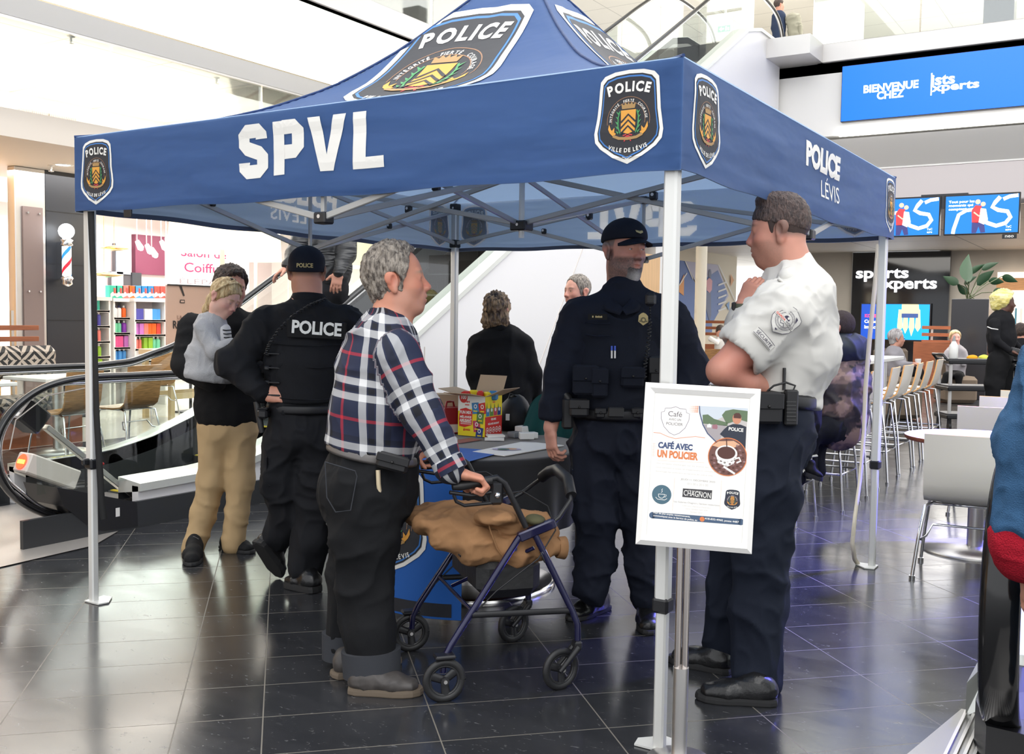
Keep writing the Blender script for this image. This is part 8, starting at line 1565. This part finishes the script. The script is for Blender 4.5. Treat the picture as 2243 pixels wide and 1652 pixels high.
# ================================================================== THE OTHER PEOPLE
def simple(label, D, head, fwd, hs, torso, arms, legs, top, bot, hairm, skinc=(206, 150, 128), hair=dict(off=.012, cut=None), hands=(), h=.013, amp=.008, shoes=None, face=True, name='person', bottom_z=None, brow=(90, 70, 60), topcol=None, flat=False, f=8):
    """joints in survey pixels; radii in pixels at the body's own distance; torso rows: (u, v, half width px, half depth m)"""
    p = Px(D); r = D/FPX; c = p(*torso[-1][:2]); root = thing(name, label, 'person', (c[0], c[1], 0) if bottom_z is None else (c[0], c[1], bottom_z))
    hd = Head(p(*head), fwd, sc=(hs, hs, hs*1.04)); S_ = Sculpt(); hd.build(S_); nk = p(torso[0][0], torso[0][1]); S_.cap(hd.w(-.02, 0, -.05), nk, .052*hs/.95, .058, .03)
    G = Sculpt(); side = nrm(np.cross(UPZ, np.asarray(fwd)*np.array([1, 1, 0]))); fh = nrm(np.asarray(fwd)*np.array([1, 1, 0])); vis = abs(side@cRh)
    for i in range(len(torso)-1):
        a, b = torso[i], torso[i+1]; G.ecap(p(a[0], a[1], a[4] if len(a) > 4 else 0), p(b[0], b[1], b[4] if len(b) > 4 else 0), (a[2]*r, a[3]), (b[2]*r, b[3]), cRh, .04); S_.ecap(p(a[0], a[1]), p(b[0], b[1]), (a[2]*r*.7, a[3]*.7), (b[2]*r*.7, b[3]*.7), cRh, .04)
    fines = [(*hd.box(), min(h, max(.0042, D*.0009)))]
    for k, A in enumerate(arms):
        P = [p(a[0], a[1], a[2]) for a in A]; R_ = [a[3]*r for a in A]; G.limb(P, R_, .03); S_.limb(P, [q*.6 for q in R_], .02)
        if k < len(hands) and hands[k]:
            hdn = hands[k]; w_ = P[-1]; hand(S_, w_, hdn[0], hdn[1], hdn[2], hdn[3] if len(hdn) > 3 else 1.0, *(hdn[4:5] if len(hdn) > 4 else ())); fines.append((w_-.16, w_+.16, max(.0048, D*.0009)))
    V, F = S_.mesh(h, fines) if not legs else (S_.limb([p(a[0], a[1], a[2]) for a in legs[0]], [a[3]*r*.6 for a in legs[0]]) and S_.limb([p(a[0], a[1], a[2]) for a in legs[-1]], [a[3]*r*.6 for a in legs[-1]]) and S_.mesh(h, fines)); V = smoothv(V, F, 1, .3)
    mesh_obj('body', V, F, SKIN, root, colors=skin_col([hd], sr(*skinc), sr(min(255, skinc[0]), int(skinc[1]*.78), int(skinc[2]*.76)), brow=sr(*brow))(V))
    if face and D < 25: hd.eyes(root)
    garment('top', G, top, root, h, amp, f, seed=int(D*10) % 17, colf=topcol)
    if legs:
        T = Sculpt()
        for A in legs: T.limb([p(a[0], a[1], a[2]) for a in A], [a[3]*r for a in A], .03)
        T.ecap(p(torso[-1][0], torso[-1][1]), (p(legs[0][0][0], legs[0][0][1], legs[0][0][2])+p(legs[-1][0][0], legs[-1][0][1], legs[-1][0][2]))/2, (torso[-1][2]*r*.88, torso[-1][3]*.86), (torso[-1][2]*r*.88, torso[-1][3]*.9), cRh, .04); garment('trousers', T, bot, root, h, amp, f, seed=int(D*7) % 13)
    if hair.get('off'):
        hair_shell(hd, 'hair', root, hairm, hair['off'], hair.get('cut') or [((.05, 0, .05), (-.8, 0, .45)), ((0, 0, -.045), (-.5, 0, 1))], hair.get('rough', .006), h=max(.0045, D*.0009), puff=hair.get('puff', ()), extra=lambda S2, H: [H.ell(S2, (.09, 0, -.03), (.06, .06, .09), .01, 1)]+([H.ell(S2, (-.006, y*.09, -.006), (.026, .02, .036), .004, 1) for y in (-1, 1)] if hair.get('ears', True) else []))
    return root, hd, p
khaki = mat('khaki_twill', sr(186, 158, 118), .8, bump=(700, .15), crease=(7, .02)); blackcl = mat('black_wool', (.008, .008, .009), .85, bump=(300, .3), crease=(6, .012)); curly = hair_mat('curly_dark_hair', sr(30, 22, 20), sr(78, 60, 50), 60, (1, 1, 1))
# father
root, hd, p = simple('man in black jacket and khaki trousers holding a small blonde girl', 5.85, (505, 634), nrm(cB*.75+cRh*.6-UPZ*.15), 1.0, [(492, 690, 34, .07), (495, 715, 66, .12), (498, 800, 70, .14), (498, 885, 68, .14), (498, 905, 66, .14)],
    [[(425, 722, 0, 36), (412, 800, -.1, 32), (470, 838, -.25, 24)], [(565, 715, 0, 34), (590, 790, -.05, 26), (552, 800, -.25, 18)]], [[(473, 940, 0, 37), (466, 1050, 0, 31), (446, 1125, 0, 26), (424, 1204, -.02, 24)], [(527, 940, 0, 35), (528, 1050, 0, 29), (520, 1125, 0, 25), (509, 1194, 0, 24)]], blackcl, khaki, curly,
    hair=dict(off=.018, rough=.014, puff=[((.02, 0, .10), (.06, .065, .035))]), hands=[None, (nrm(-cRh*.7-UPZ*.5), cF, 1, 1.0)], amp=.007)
MB().tube([p(552, 800, -.25), p(558, 794, -.23)], [.033, .034], 16).build('watch', white, root)
shk = mat('black_suede', (.012, .012, .013), .8); shoe(root, gp(428, 1206), gp(419, 1243), shk, solb, .105, sole=.02, hgt=.02, laces=mat('lace_grey', (.1, .1, .1), .6)); shoe(root, gp(486, 1200), gp(556, 1214), shk, solb, .1, sole=.02, hgt=.02, laces=MATS['lace_grey'])
# girl
knit = mat('grey_knit', sr(186, 186, 188), .85, bump=(260, .5), crease=(9, .012)); blond = hair_mat('blonde_hair', sr(176, 140, 92), sr(236, 212, 164), 60, (1, 1, .12))
root = thing('person', 'small blonde girl in a grey cardigan carried by the man in khaki', 'person', Px(5.5)(470, 800)); p = Px(5.52); hd = Head(p(492, 653), nrm(cRh*.8+cB*.45-UPZ*.5), nrm(UPZ+cRh*.3), (.84, .84, .84)); S_ = Sculpt(); hd.build(S_, nose=.75, brow=.8, jaw=1.05); S_.cap(hd.w(-.02, 0, -.05), p(468, 712), .04, .045, .03)
S_.ecap(p(465, 715), p(462, 800), (.075, .06), (.08, .07), cRh, .03); wg = p(508, 752, -.12); S_.limb([p(450, 722, -.06), p(470, 770, -.1), wg], [.03, .028, .02]); hand(S_, wg, nrm(cRh+UPZ*.2), -UPZ, 1, .62); S_.limb([p(470, 805), p(490, 815, .02)], [.05, .035])
V, F = S_.mesh(.009, [(*hd.box(), .0042), (wg-.09, wg+.12, .0042)]); V = smoothv(V, F, 1, .3); mesh_obj('body', V, F, SKIN, root, colors=skin_col([hd], sr(232, 184, 166), sr(230, 140, 130), brow=sr(190, 150, 110), lips=sr(204, 100, 96))(V)); hd.eyes(root, (0, -.5), (.15, .25, .3))
hair_shell(hd, 'hair', root, blond, .012, [((.06, 0, .04), (-.75, 0, .5))], .008, (40, 40, 8), h=.0045, puff=[((-.06, .0, -.05), (.055, .065, .075)), ((-.075, .01, -.12), (.04, .055, .055))], extra=lambda S2, H: [H.ell(S2, (.09, 0, -.03), (.065, .07, .085), .01, 1)])
MB().tube([hd.w(.05*math.sin(a)-.01, .098*math.cos(a), .03+.1*abs(math.sin(a))) for a in np.linspace(0, math.pi, 15)], .006, 6).build('braid_band', blond, root); MB().box(hd.w(-.01, .0, .134), (.02, .04, .012), hd.R, .005).build('hair_bow', mat('bow_brown', sr(84, 66, 56), .6), root)
S_ = Sculpt(); S_.ecap(p(462, 712), p(455, 780), (.085, .07), (.1, .085), cRh, .03); S_.ecap(p(455, 780), p(458, 812), (.105, .09), (.13, .1), nrm(cRh-UPZ*.35), .03); S_.ecap(p(418, 778, .02), p(452, 770), (.02, .05), (.06, .08), UPZ, .03); S_.limb([p(447, 722, -.06), p(470, 772, -.1), p(505, 752, -.12)], [.052, .042, .032], .02); S_.plane(p(455, 834), nrm(UPZ+cRh*.15), .006); garment('cardigan', S_, knit, root, .007, .007, 10)
S_ = Sculpt(); S_.ecap(p(490, 722, 0), p(494, 785, 0), (.035, .05), (.045, .06), cRh, .02); o = garment('striped_top', S_, mat('stripe_white', sr(230, 228, 226), .8), root, .008, .002); B = MB()
for i in range(7): v = 722+i*8; B.tube([p(481, v, -.04), p(495, v+2, -.055), p(509, v+1, -.02)], .003, 5)
B.build('stripes', blackcl, o); S_ = Sculpt(); S_.limb([p(474, 800, 0), p(500, 818, .0)], [.08, .06], .03); garment('leggings', S_, mat('grey_tights', sr(120, 120, 122), .8), root, .009, .004)
# rider coming down the escalator
puff = mat('puffer_black', (.016, .017, .019), .45, crease=(9, .03, (.5, .5, 3)))
root, hd, p = simple('escalator rider in a black quilted jacket with one hand on the rail', 8.2, (712, 432), nrm(cB*.6-cRh*.75), 1.05, [(712, 468, 26, .07), (710, 490, 52, .12), (712, 540, 58, .14), (712, 590, 56, .14), (712, 610, 54, .14)],
    [[(665, 500, -.1, 24), (648, 560, -.2, 20), (632, 582, -.28, 14)], [(762, 500, .0, 24), (758, 555, -.15, 20), (742, 596, -.3, 13)]], [[(700, 640, -.05, 28), (700, 720, 0, 24), (700, 790, 0, 18)], [(732, 640, .05, 28), (735, 720, .05, 24), (735, 790, 0, 18)]], puff, mat('charcoal_trousers', (.015, .015, .017), .8), curly,
    hands=[(nrm(-cRh*.9-UPZ*.6), nrm(-UPZ+cF*.2), -1, 1.15), (nrm(-UPZ-cRh*.2), cF, 1, 1.15)], h=.014, bottom_z=.9)
for sx in (700, 735): q = p(sx, 800); shoe(root, q, q+nrm(-cRh+cB*.6)*.28*np.array([1, 1, 0]), shk, solb, .11)
# woman in the black coat, back turned
root, hd, p = simple('woman with wavy highlighted hair in a black coat, back turned', 6.9, (1088, 682), nrm(cF*.95+cRh*.3), .92, [(1095, 722, 24, .06), (1098, 742, 52, .1), (1098, 800, 66, .13), (1100, 850, 64, .13), (1104, 960, 66, .14)],
    [[(1050, 755, 0, 24), (1042, 820, 0, 21), (1060, 875, .15, 14)], [(1146, 755, 0, 24), (1164, 820, 0, 21), (1172, 875, .1, 14)]], [[(1085, 980, 0, 30), (1085, 1070, 0, 24), (1085, 1140, 0, 18)], [(1125, 980, 0, 30), (1125, 1070, 0, 24), (1125, 1140, 0, 18)]], blackcl, blackcl, hair_mat('wavy_hair', sr(52, 38, 34), sr(184, 152, 116), 34, (1, 1, .5)),
    hair=dict(off=.02, ears=False, rough=.02, cut=[((.06, 0, .04), (-.8, 0, .4))], puff=[((-.03, .05, -.06), (.06, .05, .08)), ((-.03, -.05, -.06), (.06, .05, .08)), ((-.06, 0, -.05), (.05, .07, .07))]), amp=.008)
for sx in (1085, 1125): q = gp(sx, 1158); shoe(root, q, q+nrm(cF*np.array([1, 1, 0]))*.25, shk, solb, .09)
MB().tube([p(1080, 724, -.06), p(1098, 718, -.09), p(1118, 726, -.05), p(1132, 738, .0)], [.02, .022, .02, .014], 8, flat=(.5, 1)).build('coat_collar', blackcl, root)
# man behind the officer's shoulder
root, hd, p = simple("man with short grey hair peering out behind the bearded officer's shoulder", 7.6, (1264, 640), nrm(cB*.6-cRh*.8), 1.0, [(1275, 680, 22, .06), (1285, 700, 50, .1), (1290, 800, 58, .12), (1290, 880, 54, .12)], [[(1330, 715, 0, 22), (1335, 790, 0, 20), (1320, 850, -.1, 14)], [(1255, 720, .1, 18), (1255, 790, .1, 16), (1270, 840, -.05, 12)]],
    [[(1275, 900, 0, 26), (1275, 1000, 0, 22), (1275, 1085, 0, 16)], [(1310, 900, 0, 26), (1310, 1000, 0, 22), (1310, 1085, 0, 16)]], blackcl, blackcl, gh, skinc=(212, 156, 136), hair=dict(off=.008, cut=[((.055, 0, .05), (-.8, 0, .3)), ((0, 0, -.04), (-.5, 0, 1))], rough=.006), brow=(70, 60, 56))
for sx in (1275, 1310): q = gp(sx, 1102); shoe(root, q, q+cB*.27, shk, solb, .1)
# ---- bar customers
camo = mat('camouflage_nylon', (.1, .08, .07), .6, attr='Col', crease=(5, .02, (.7, .7, 2.4)))
def camo_col(V):
    a = fbm(V*9+3, 3); b = fbm(V*12+40, 3); C = np.tile(np.array(sr(104, 84, 78)), (len(V), 1)); C[a > .46] = sr(56, 44, 42); C[b > .48] = sr(34, 28, 30); C[(a < .36)] = sr(138, 114, 104)
    pz = V[:, 2] > camo_z; C[pz] = sr(22, 32, 44); return C
camo_z = float(Px(7.3)(1840, 772)[2])
root, hd, p = simple('seated man in a brown camouflage puffer jacket with a dark hood', 7.3, (1838, 720), nrm(cF*.55-cRh*.85), .92, [(1838, 752, 34, .08), (1836, 775, 58, .13), (1838, 840, 66, .17), (1836, 900, 66, .17), (1832, 936, 58, .16)],
    [[(1800, 790, -.1, 26), (1775, 850, -.15, 24), (1740, 890, -.1, 15)], [(1880, 790, .12, 26), (1860, 860, .2, 24), (1800, 880, .3, 15)]], [[(1820, 935, -.08, 30), (1770, 950, -.1, 27), (1770, 1010, -.05, 20), (1775, 1035, -.05, 17)], [(1830, 935, .1, 30), (1790, 950, .1, 27), (1785, 1010, .1, 20), (1790, 1030, .1, 17)]], camo, mat('work_trousers', (.008, .009, .014), .8), mat('knit_cap', sr(60, 52, 52), .9, bump=(300, .6)),
    hair=dict(off=.014, rough=.003, ears=False, cut=[((.06, 0, .03), (-.8, 0, .5)), ((0, 0, -.05), (-.5, 0, 1))]), topcol=camo_col, amp=.014, f=6)
S_ = Sculpt(); S_.ell(p(1850, 765, -.02), (.185, .17, .12), k=.03); S_.ell(p(1835, 738, -.02), (.1, .1, .11), k=.03, op=1); garment('hood', S_, mat('hood_navy', sr(22, 32, 44), .7, crease=(8, .02)), root, .01, .012, 8)
for v0, v1 in (((1772, 1000), (1789, 998)), ((1738, 1050), (1764, 1030))):
    MB().tube([p(v0[0], v0[1], -.12), p(v1[0], v1[1], -.12)], .03, 8, flat=(.3, 1), up=cB).build('reflective_band', white_t, root)
shoe(root, p(1795, 1045, -.05)*np.array([1, 1, 1]), p(1745, 1060, -.05), shk, solb, .1)
root, hd, p = simple('person at the bar mostly hidden by the security guard, dark trousers', 6.85, (1745, 745), nrm(cF*.5-cRh*.85), .9, [(1748, 775, 26, .07), (1750, 800, 44, .1), (1752, 870, 46, .12), (1752, 925, 46, .13)], [[(1735, 810, 0, 20), (1725, 860, .1, 18), (1705, 880, .2, 13)]], [[(1752, 940, -.05, 30), (1715, 960, -.1, 26), (1735, 1040, -.05, 20), (1750, 1050, -.05, 17)], [(1750, 940, .1, 30), (1700, 960, .1, 26), (1712, 1040, .1, 20)]], blackcl, MATS['work_trousers'], curly)
shoe(root, p(1760, 1042, -.1), p(1800, 1055, -.1), shk, solb, .1)
# ---- diners and server in the distance
greyw = mat('grey_sweater', sr(150, 146, 150), .8); whitet = mat('white_tshirt', sr(226, 222, 216), .8)
r_, hd, p = simple('seated woman with grey bob and glasses holding a paper cup', 14.5, (1964, 742), nrm(cRh*.95+cB*.1), 1.0, [(1958, 765, 9, .06), (1958, 775, 20, .12), (1962, 800, 22, .14), (1966, 822, 22, .14)], [[(1955, 780, -.1, 9), (1972, 800, -.15, 8), (1998, 797, -.15, 5)]], [[(1975, 820, -.08, 12), (2010, 812, -.1, 10), (2015, 850, -.1, 7)], [(1975, 820, .1, 12), (2012, 815, .1, 10), (2022, 850, .1, 7)]], greyw, blackcl, hair_mat('silver_bob', sr(120, 112, 112), sr(206, 202, 200), 40), hair=dict(off=.02, ears=False, puff=[((-.05, 0, -.05), (.05, .07, .07))]), hands=[(nrm(cRh+UPZ*.1), -UPZ, 1, 1.1)], h=.022, amp=.006)
MB().tube([hd.w(.1, -.05, .004), hd.w(.115, 0, .004), hd.w(.1, .05, .004)], .006, 6).build('glasses', black, r_)
o = thing('paper_cup', 'white paper coffee cup held by the woman in glasses', 'cup', p(2012, 800, -.15)); MB().tube([p(2011, 806, -.15), p(2011, 790, -.15)], [.03, .04], 12).build('cup', white, o); MB().tube([p(2011, 790, -.15), p(2011, 786, -.15)], [.043, .04], 12).build('lid', white, o)
simple('smiling diner with short blond hair in a grey shirt at the wooden table', 17.5, (2092, 741), nrm(cB-cRh*.1), 1.0, [(2094, 758, 8, .06), (2094, 768, 20, .1), (2094, 800, 21, .12), (2094, 820, 20, .12)], [[(2076, 772, -.05, 7), (2068, 790, -.1, 6), (2080, 800, -.2, 5)], [(2112, 772, -.05, 7), (2118, 790, -.1, 6), (2110, 800, -.2, 5)]], [[(2088, 825, -.1, 9), (2075, 822, -.4, 8), (2062, 850, -.4, 6)], [(2100, 825, -.1, 9), (2100, 822, -.4, 8), (2100, 850, -.4, 6)]], greyw, blackcl, blond, skinc=(232, 170, 156), hair=dict(off=.02, ears=False, puff=[((-.03, 0, .0), (.07, .085, .07))]), h=.026, amp=.005)
polo = mat('black_polo', (.008, .008, .010), .8); yb_ = hair_mat('yellow_blond_wrap', sr(216, 200, 110), sr(246, 238, 180), 26, (1, .3, 1))
r_, hd, p = simple('server with yellow-blond hair in black polo shirt and gloves', 11.6, (2200, 664), nrm(cRh*.97+cB*.2), 1.05, [(2192, 688, 12, .06), (2192, 702, 27, .12), (2194, 740, 29, .14), (2192, 765, 26, .13)], [[(2178, 708, -.12, 12), (2180, 745, -.16, 9), (2212, 768, -.22, 7)], [(2205, 708, .12, 11), (2215, 745, .14, 8), (2240, 768, .1, 7)]], [[(2188, 790, -.06, 24), (2178, 840, -.06, 20), (2176, 910, -.06, 14)], [(2196, 790, .08, 24), (2196, 840, .08, 20), (2196, 910, .08, 14)]], polo, blackcl, yb_, skinc=(92, 58, 46), hair=dict(off=.03, ears=False, rough=.012, puff=[((-.07, 0, -.01), (.07, .08, .08)), ((-.06, 0, .06), (.09, .09, .06))]), hands=[(nrm(cRh-UPZ*.3), -UPZ, 1, 1.2)], h=.018, amp=.006, brow=(40, 26, 22))
MB().tube([p(2163, 716, -.2), p(2172, 720, -.25), p(2186, 722, -.24)], .006, 6).build('sleeve_trim', white, r_); MB().tube([p(2212, 768, -.22), p(2228, 773, -.24), p(2243, 777, -.24)], [.045, .05, .03], 10, flat=(.7, 1)).build('glove', rubber, r_); MB().tube([hd.w(.1, -.06, .01), hd.w(.12, 0, .01)], .004, 6).build('glasses', gold, r_)
simple('dark-haired person with a backpack at the right edge behind the server', 13.5, (2236, 730), nrm(cRh+cF*.4), 1.0, [(2236, 748, 9, .06), (2234, 758, 20, .12), (2234, 800, 22, .13), (2234, 820, 20, .13)], [[(2220, 764, 0, 8), (2216, 795, 0, 7), (2226, 805, 0, 5)]], [[(2232, 830, -.05, 12), (2232, 870, 0, 10), (2232, 915, 0, 8)], [(2240, 830, .05, 12), (2240, 870, 0, 10), (2240, 915, 0, 8)]], polo, blackcl, curly, h=.024, amp=.005)
simple('distant diner in white shirt leaning over a table below the mural', 19.0, (1578, 728), nrm(cB*.8-UPZ*.45), 1.0, [(1580, 738, 7, .05), (1582, 746, 17, .1), (1584, 765, 18, .12), (1584, 780, 17, .12)], [[(1568, 748, -.1, 6), (1556, 742, -.2, 5), (1572, 752, -.3, 4)], [(1596, 748, -.1, 6), (1600, 760, -.2, 5), (1588, 758, -.3, 4)]], [[(1578, 785, -.1, 8), (1575, 785, -.5, 7), (1575, 815, -.5, 5)], [(1590, 785, -.1, 8), (1590, 785, -.5, 7), (1590, 815, -.5, 5)]], whitet, blackcl, curly, h=.028, amp=.004)
simple('distant standing person with a grey backpack on the upper level', 20.5, (1707, 12), nrm(cRh+cF*.3), 1.0, [(1706, 26, 7, .05), (1706, 34, 14, .1), (1706, 60, 15, .12), (1706, 88, 14, .12)], [[(1697, 38, 0, 6), (1694, 62, 0, 5), (1700, 76, 0, 4)]], [[(1702, 95, 0, 8), (1700, 108, 0, 7), (1700, 120, 0, 5)], [(1712, 95, 0, 8), (1712, 108, 0, 7), (1712, 120, 0, 5)]], mat('dark_jacket', sr(44, 56, 80), .8), blackcl, curly, h=.03, amp=.004, bottom_z=5.6)
q_ = Px(20.4); t = thing('backpack', 'grey-green backpack worn by the person on the upper level', 'bag', q_(1738, 66)); S_ = Sculpt(); S_.ecap(q_(1738, 42), q_(1742, 84), (.15, .12), (.14, .13), cRh, .04); garment('pack', S_, mat('pack_olive', sr(150, 148, 132), .8), t, .02, .02, 7); MB().box(q_(1752, 66, -.1), (.08, .12, .22), fR, .03).build('pocket', MATS['pack_olive'], t)
# mural side table and chairs for the distant diner
t = thing('cafe_table', 'distant white cafe table in front of the leaning diner', 'table', Px(18.3)(1575, 762)*np.array([1, 1, 0])); c = np.array(t['root']); MB().box(c+np.array([0, 0, .74]), (.9, .6, .04), fR).build('table_top', white, t); MB().cyl(c, c+np.array([0, 0, .73]), .04, 12).build('column', steel, t)
for i, (u, l) in enumerate(((1545, 'distant wooden chair at the left of the far cafe table'), (1588, 'distant wooden chair at the right of the far cafe table'))):
    c = Px(17.6)(u, 780)*np.array([1, 1, 0]); dup(zc, l, tuple(c), math.radians(35))
# ---- passer-by at the right edge, on the second escalator
dn = mat('denim_blue', sr(52, 88, 124), .8, noise=(14, .18), bump=(300, .5), crease=(8, .02)); p = Px(2.75)
root = thing('person', 'person cut off at the right edge in a blue sleeve with red knitted cuff', 'person', p(2330, 1600)*np.array([1, 1, 0])+np.array([0, 0, .02])); S_ = Sculpt(); hd = Head(p(2395, 640), nrm(cF+cRh*.2), sc=1.0); hd.build(S_); S_.cap(hd.w(-.02, 0, -.05), p(2395, 760), .05, .06)
el_, wr_ = p(2266, 1090), p(2256, 1250); S_.ecap(p(2395, 780), p(2395, 1250), (.13, .1), (.14, .11), cRh, .05); S_.limb([p(2300, 850), el_, wr_], [.05, .045, .035]); hand(S_, wr_, -UPZ, cRh, 1, 1.0); S_.limb([p(2370, 1250), p(2370, 1700)], [.08, .05]); S_.limb([p(2420, 1250), p(2420, 1700)], [.08, .05]); V, F = S_.mesh(.014, [(*hd.box(), .006), (wr_-.12, wr_+.12, .006)]); mesh_obj('body', V, F, SKIN, root, colors=skin_col([hd], sr(200, 146, 124))(V)); hair_shell(hd, 'hair', root, curly, .015, [((.05, 0, .05), (-.8, 0, .4)), ((0, 0, -.05), (-.5, 0, 1))], h=.006)
S_ = Sculpt(); S_.ecap(p(2395, 810), p(2395, 1280), (.19, .13), (.19, .14), cRh, .05); S_.limb([p(2305, 880), p(2275, 980), el_, p(2246, 1150)], [.1, .105, .1, .084], .04); garment('jacket', S_, dn, root, .009, .012, 9, seed=4)
S_ = Sculpt(); S_.limb([p(2238, 1188), p(2244, 1212)], [.086, .08], .01); garment('knit_cuff', S_, mat('red_knit', sr(168, 24, 44), .9, bump=(220, .8)), root, .007, .004, 14)
S_ = Sculpt(); S_.limb([p(2370, 1290), p(2368, 1690)], [.12, .08]); S_.limb([p(2425, 1290), p(2425, 1690)], [.12, .08]); garment('trousers', S_, dn, root, .012, .01, 8)
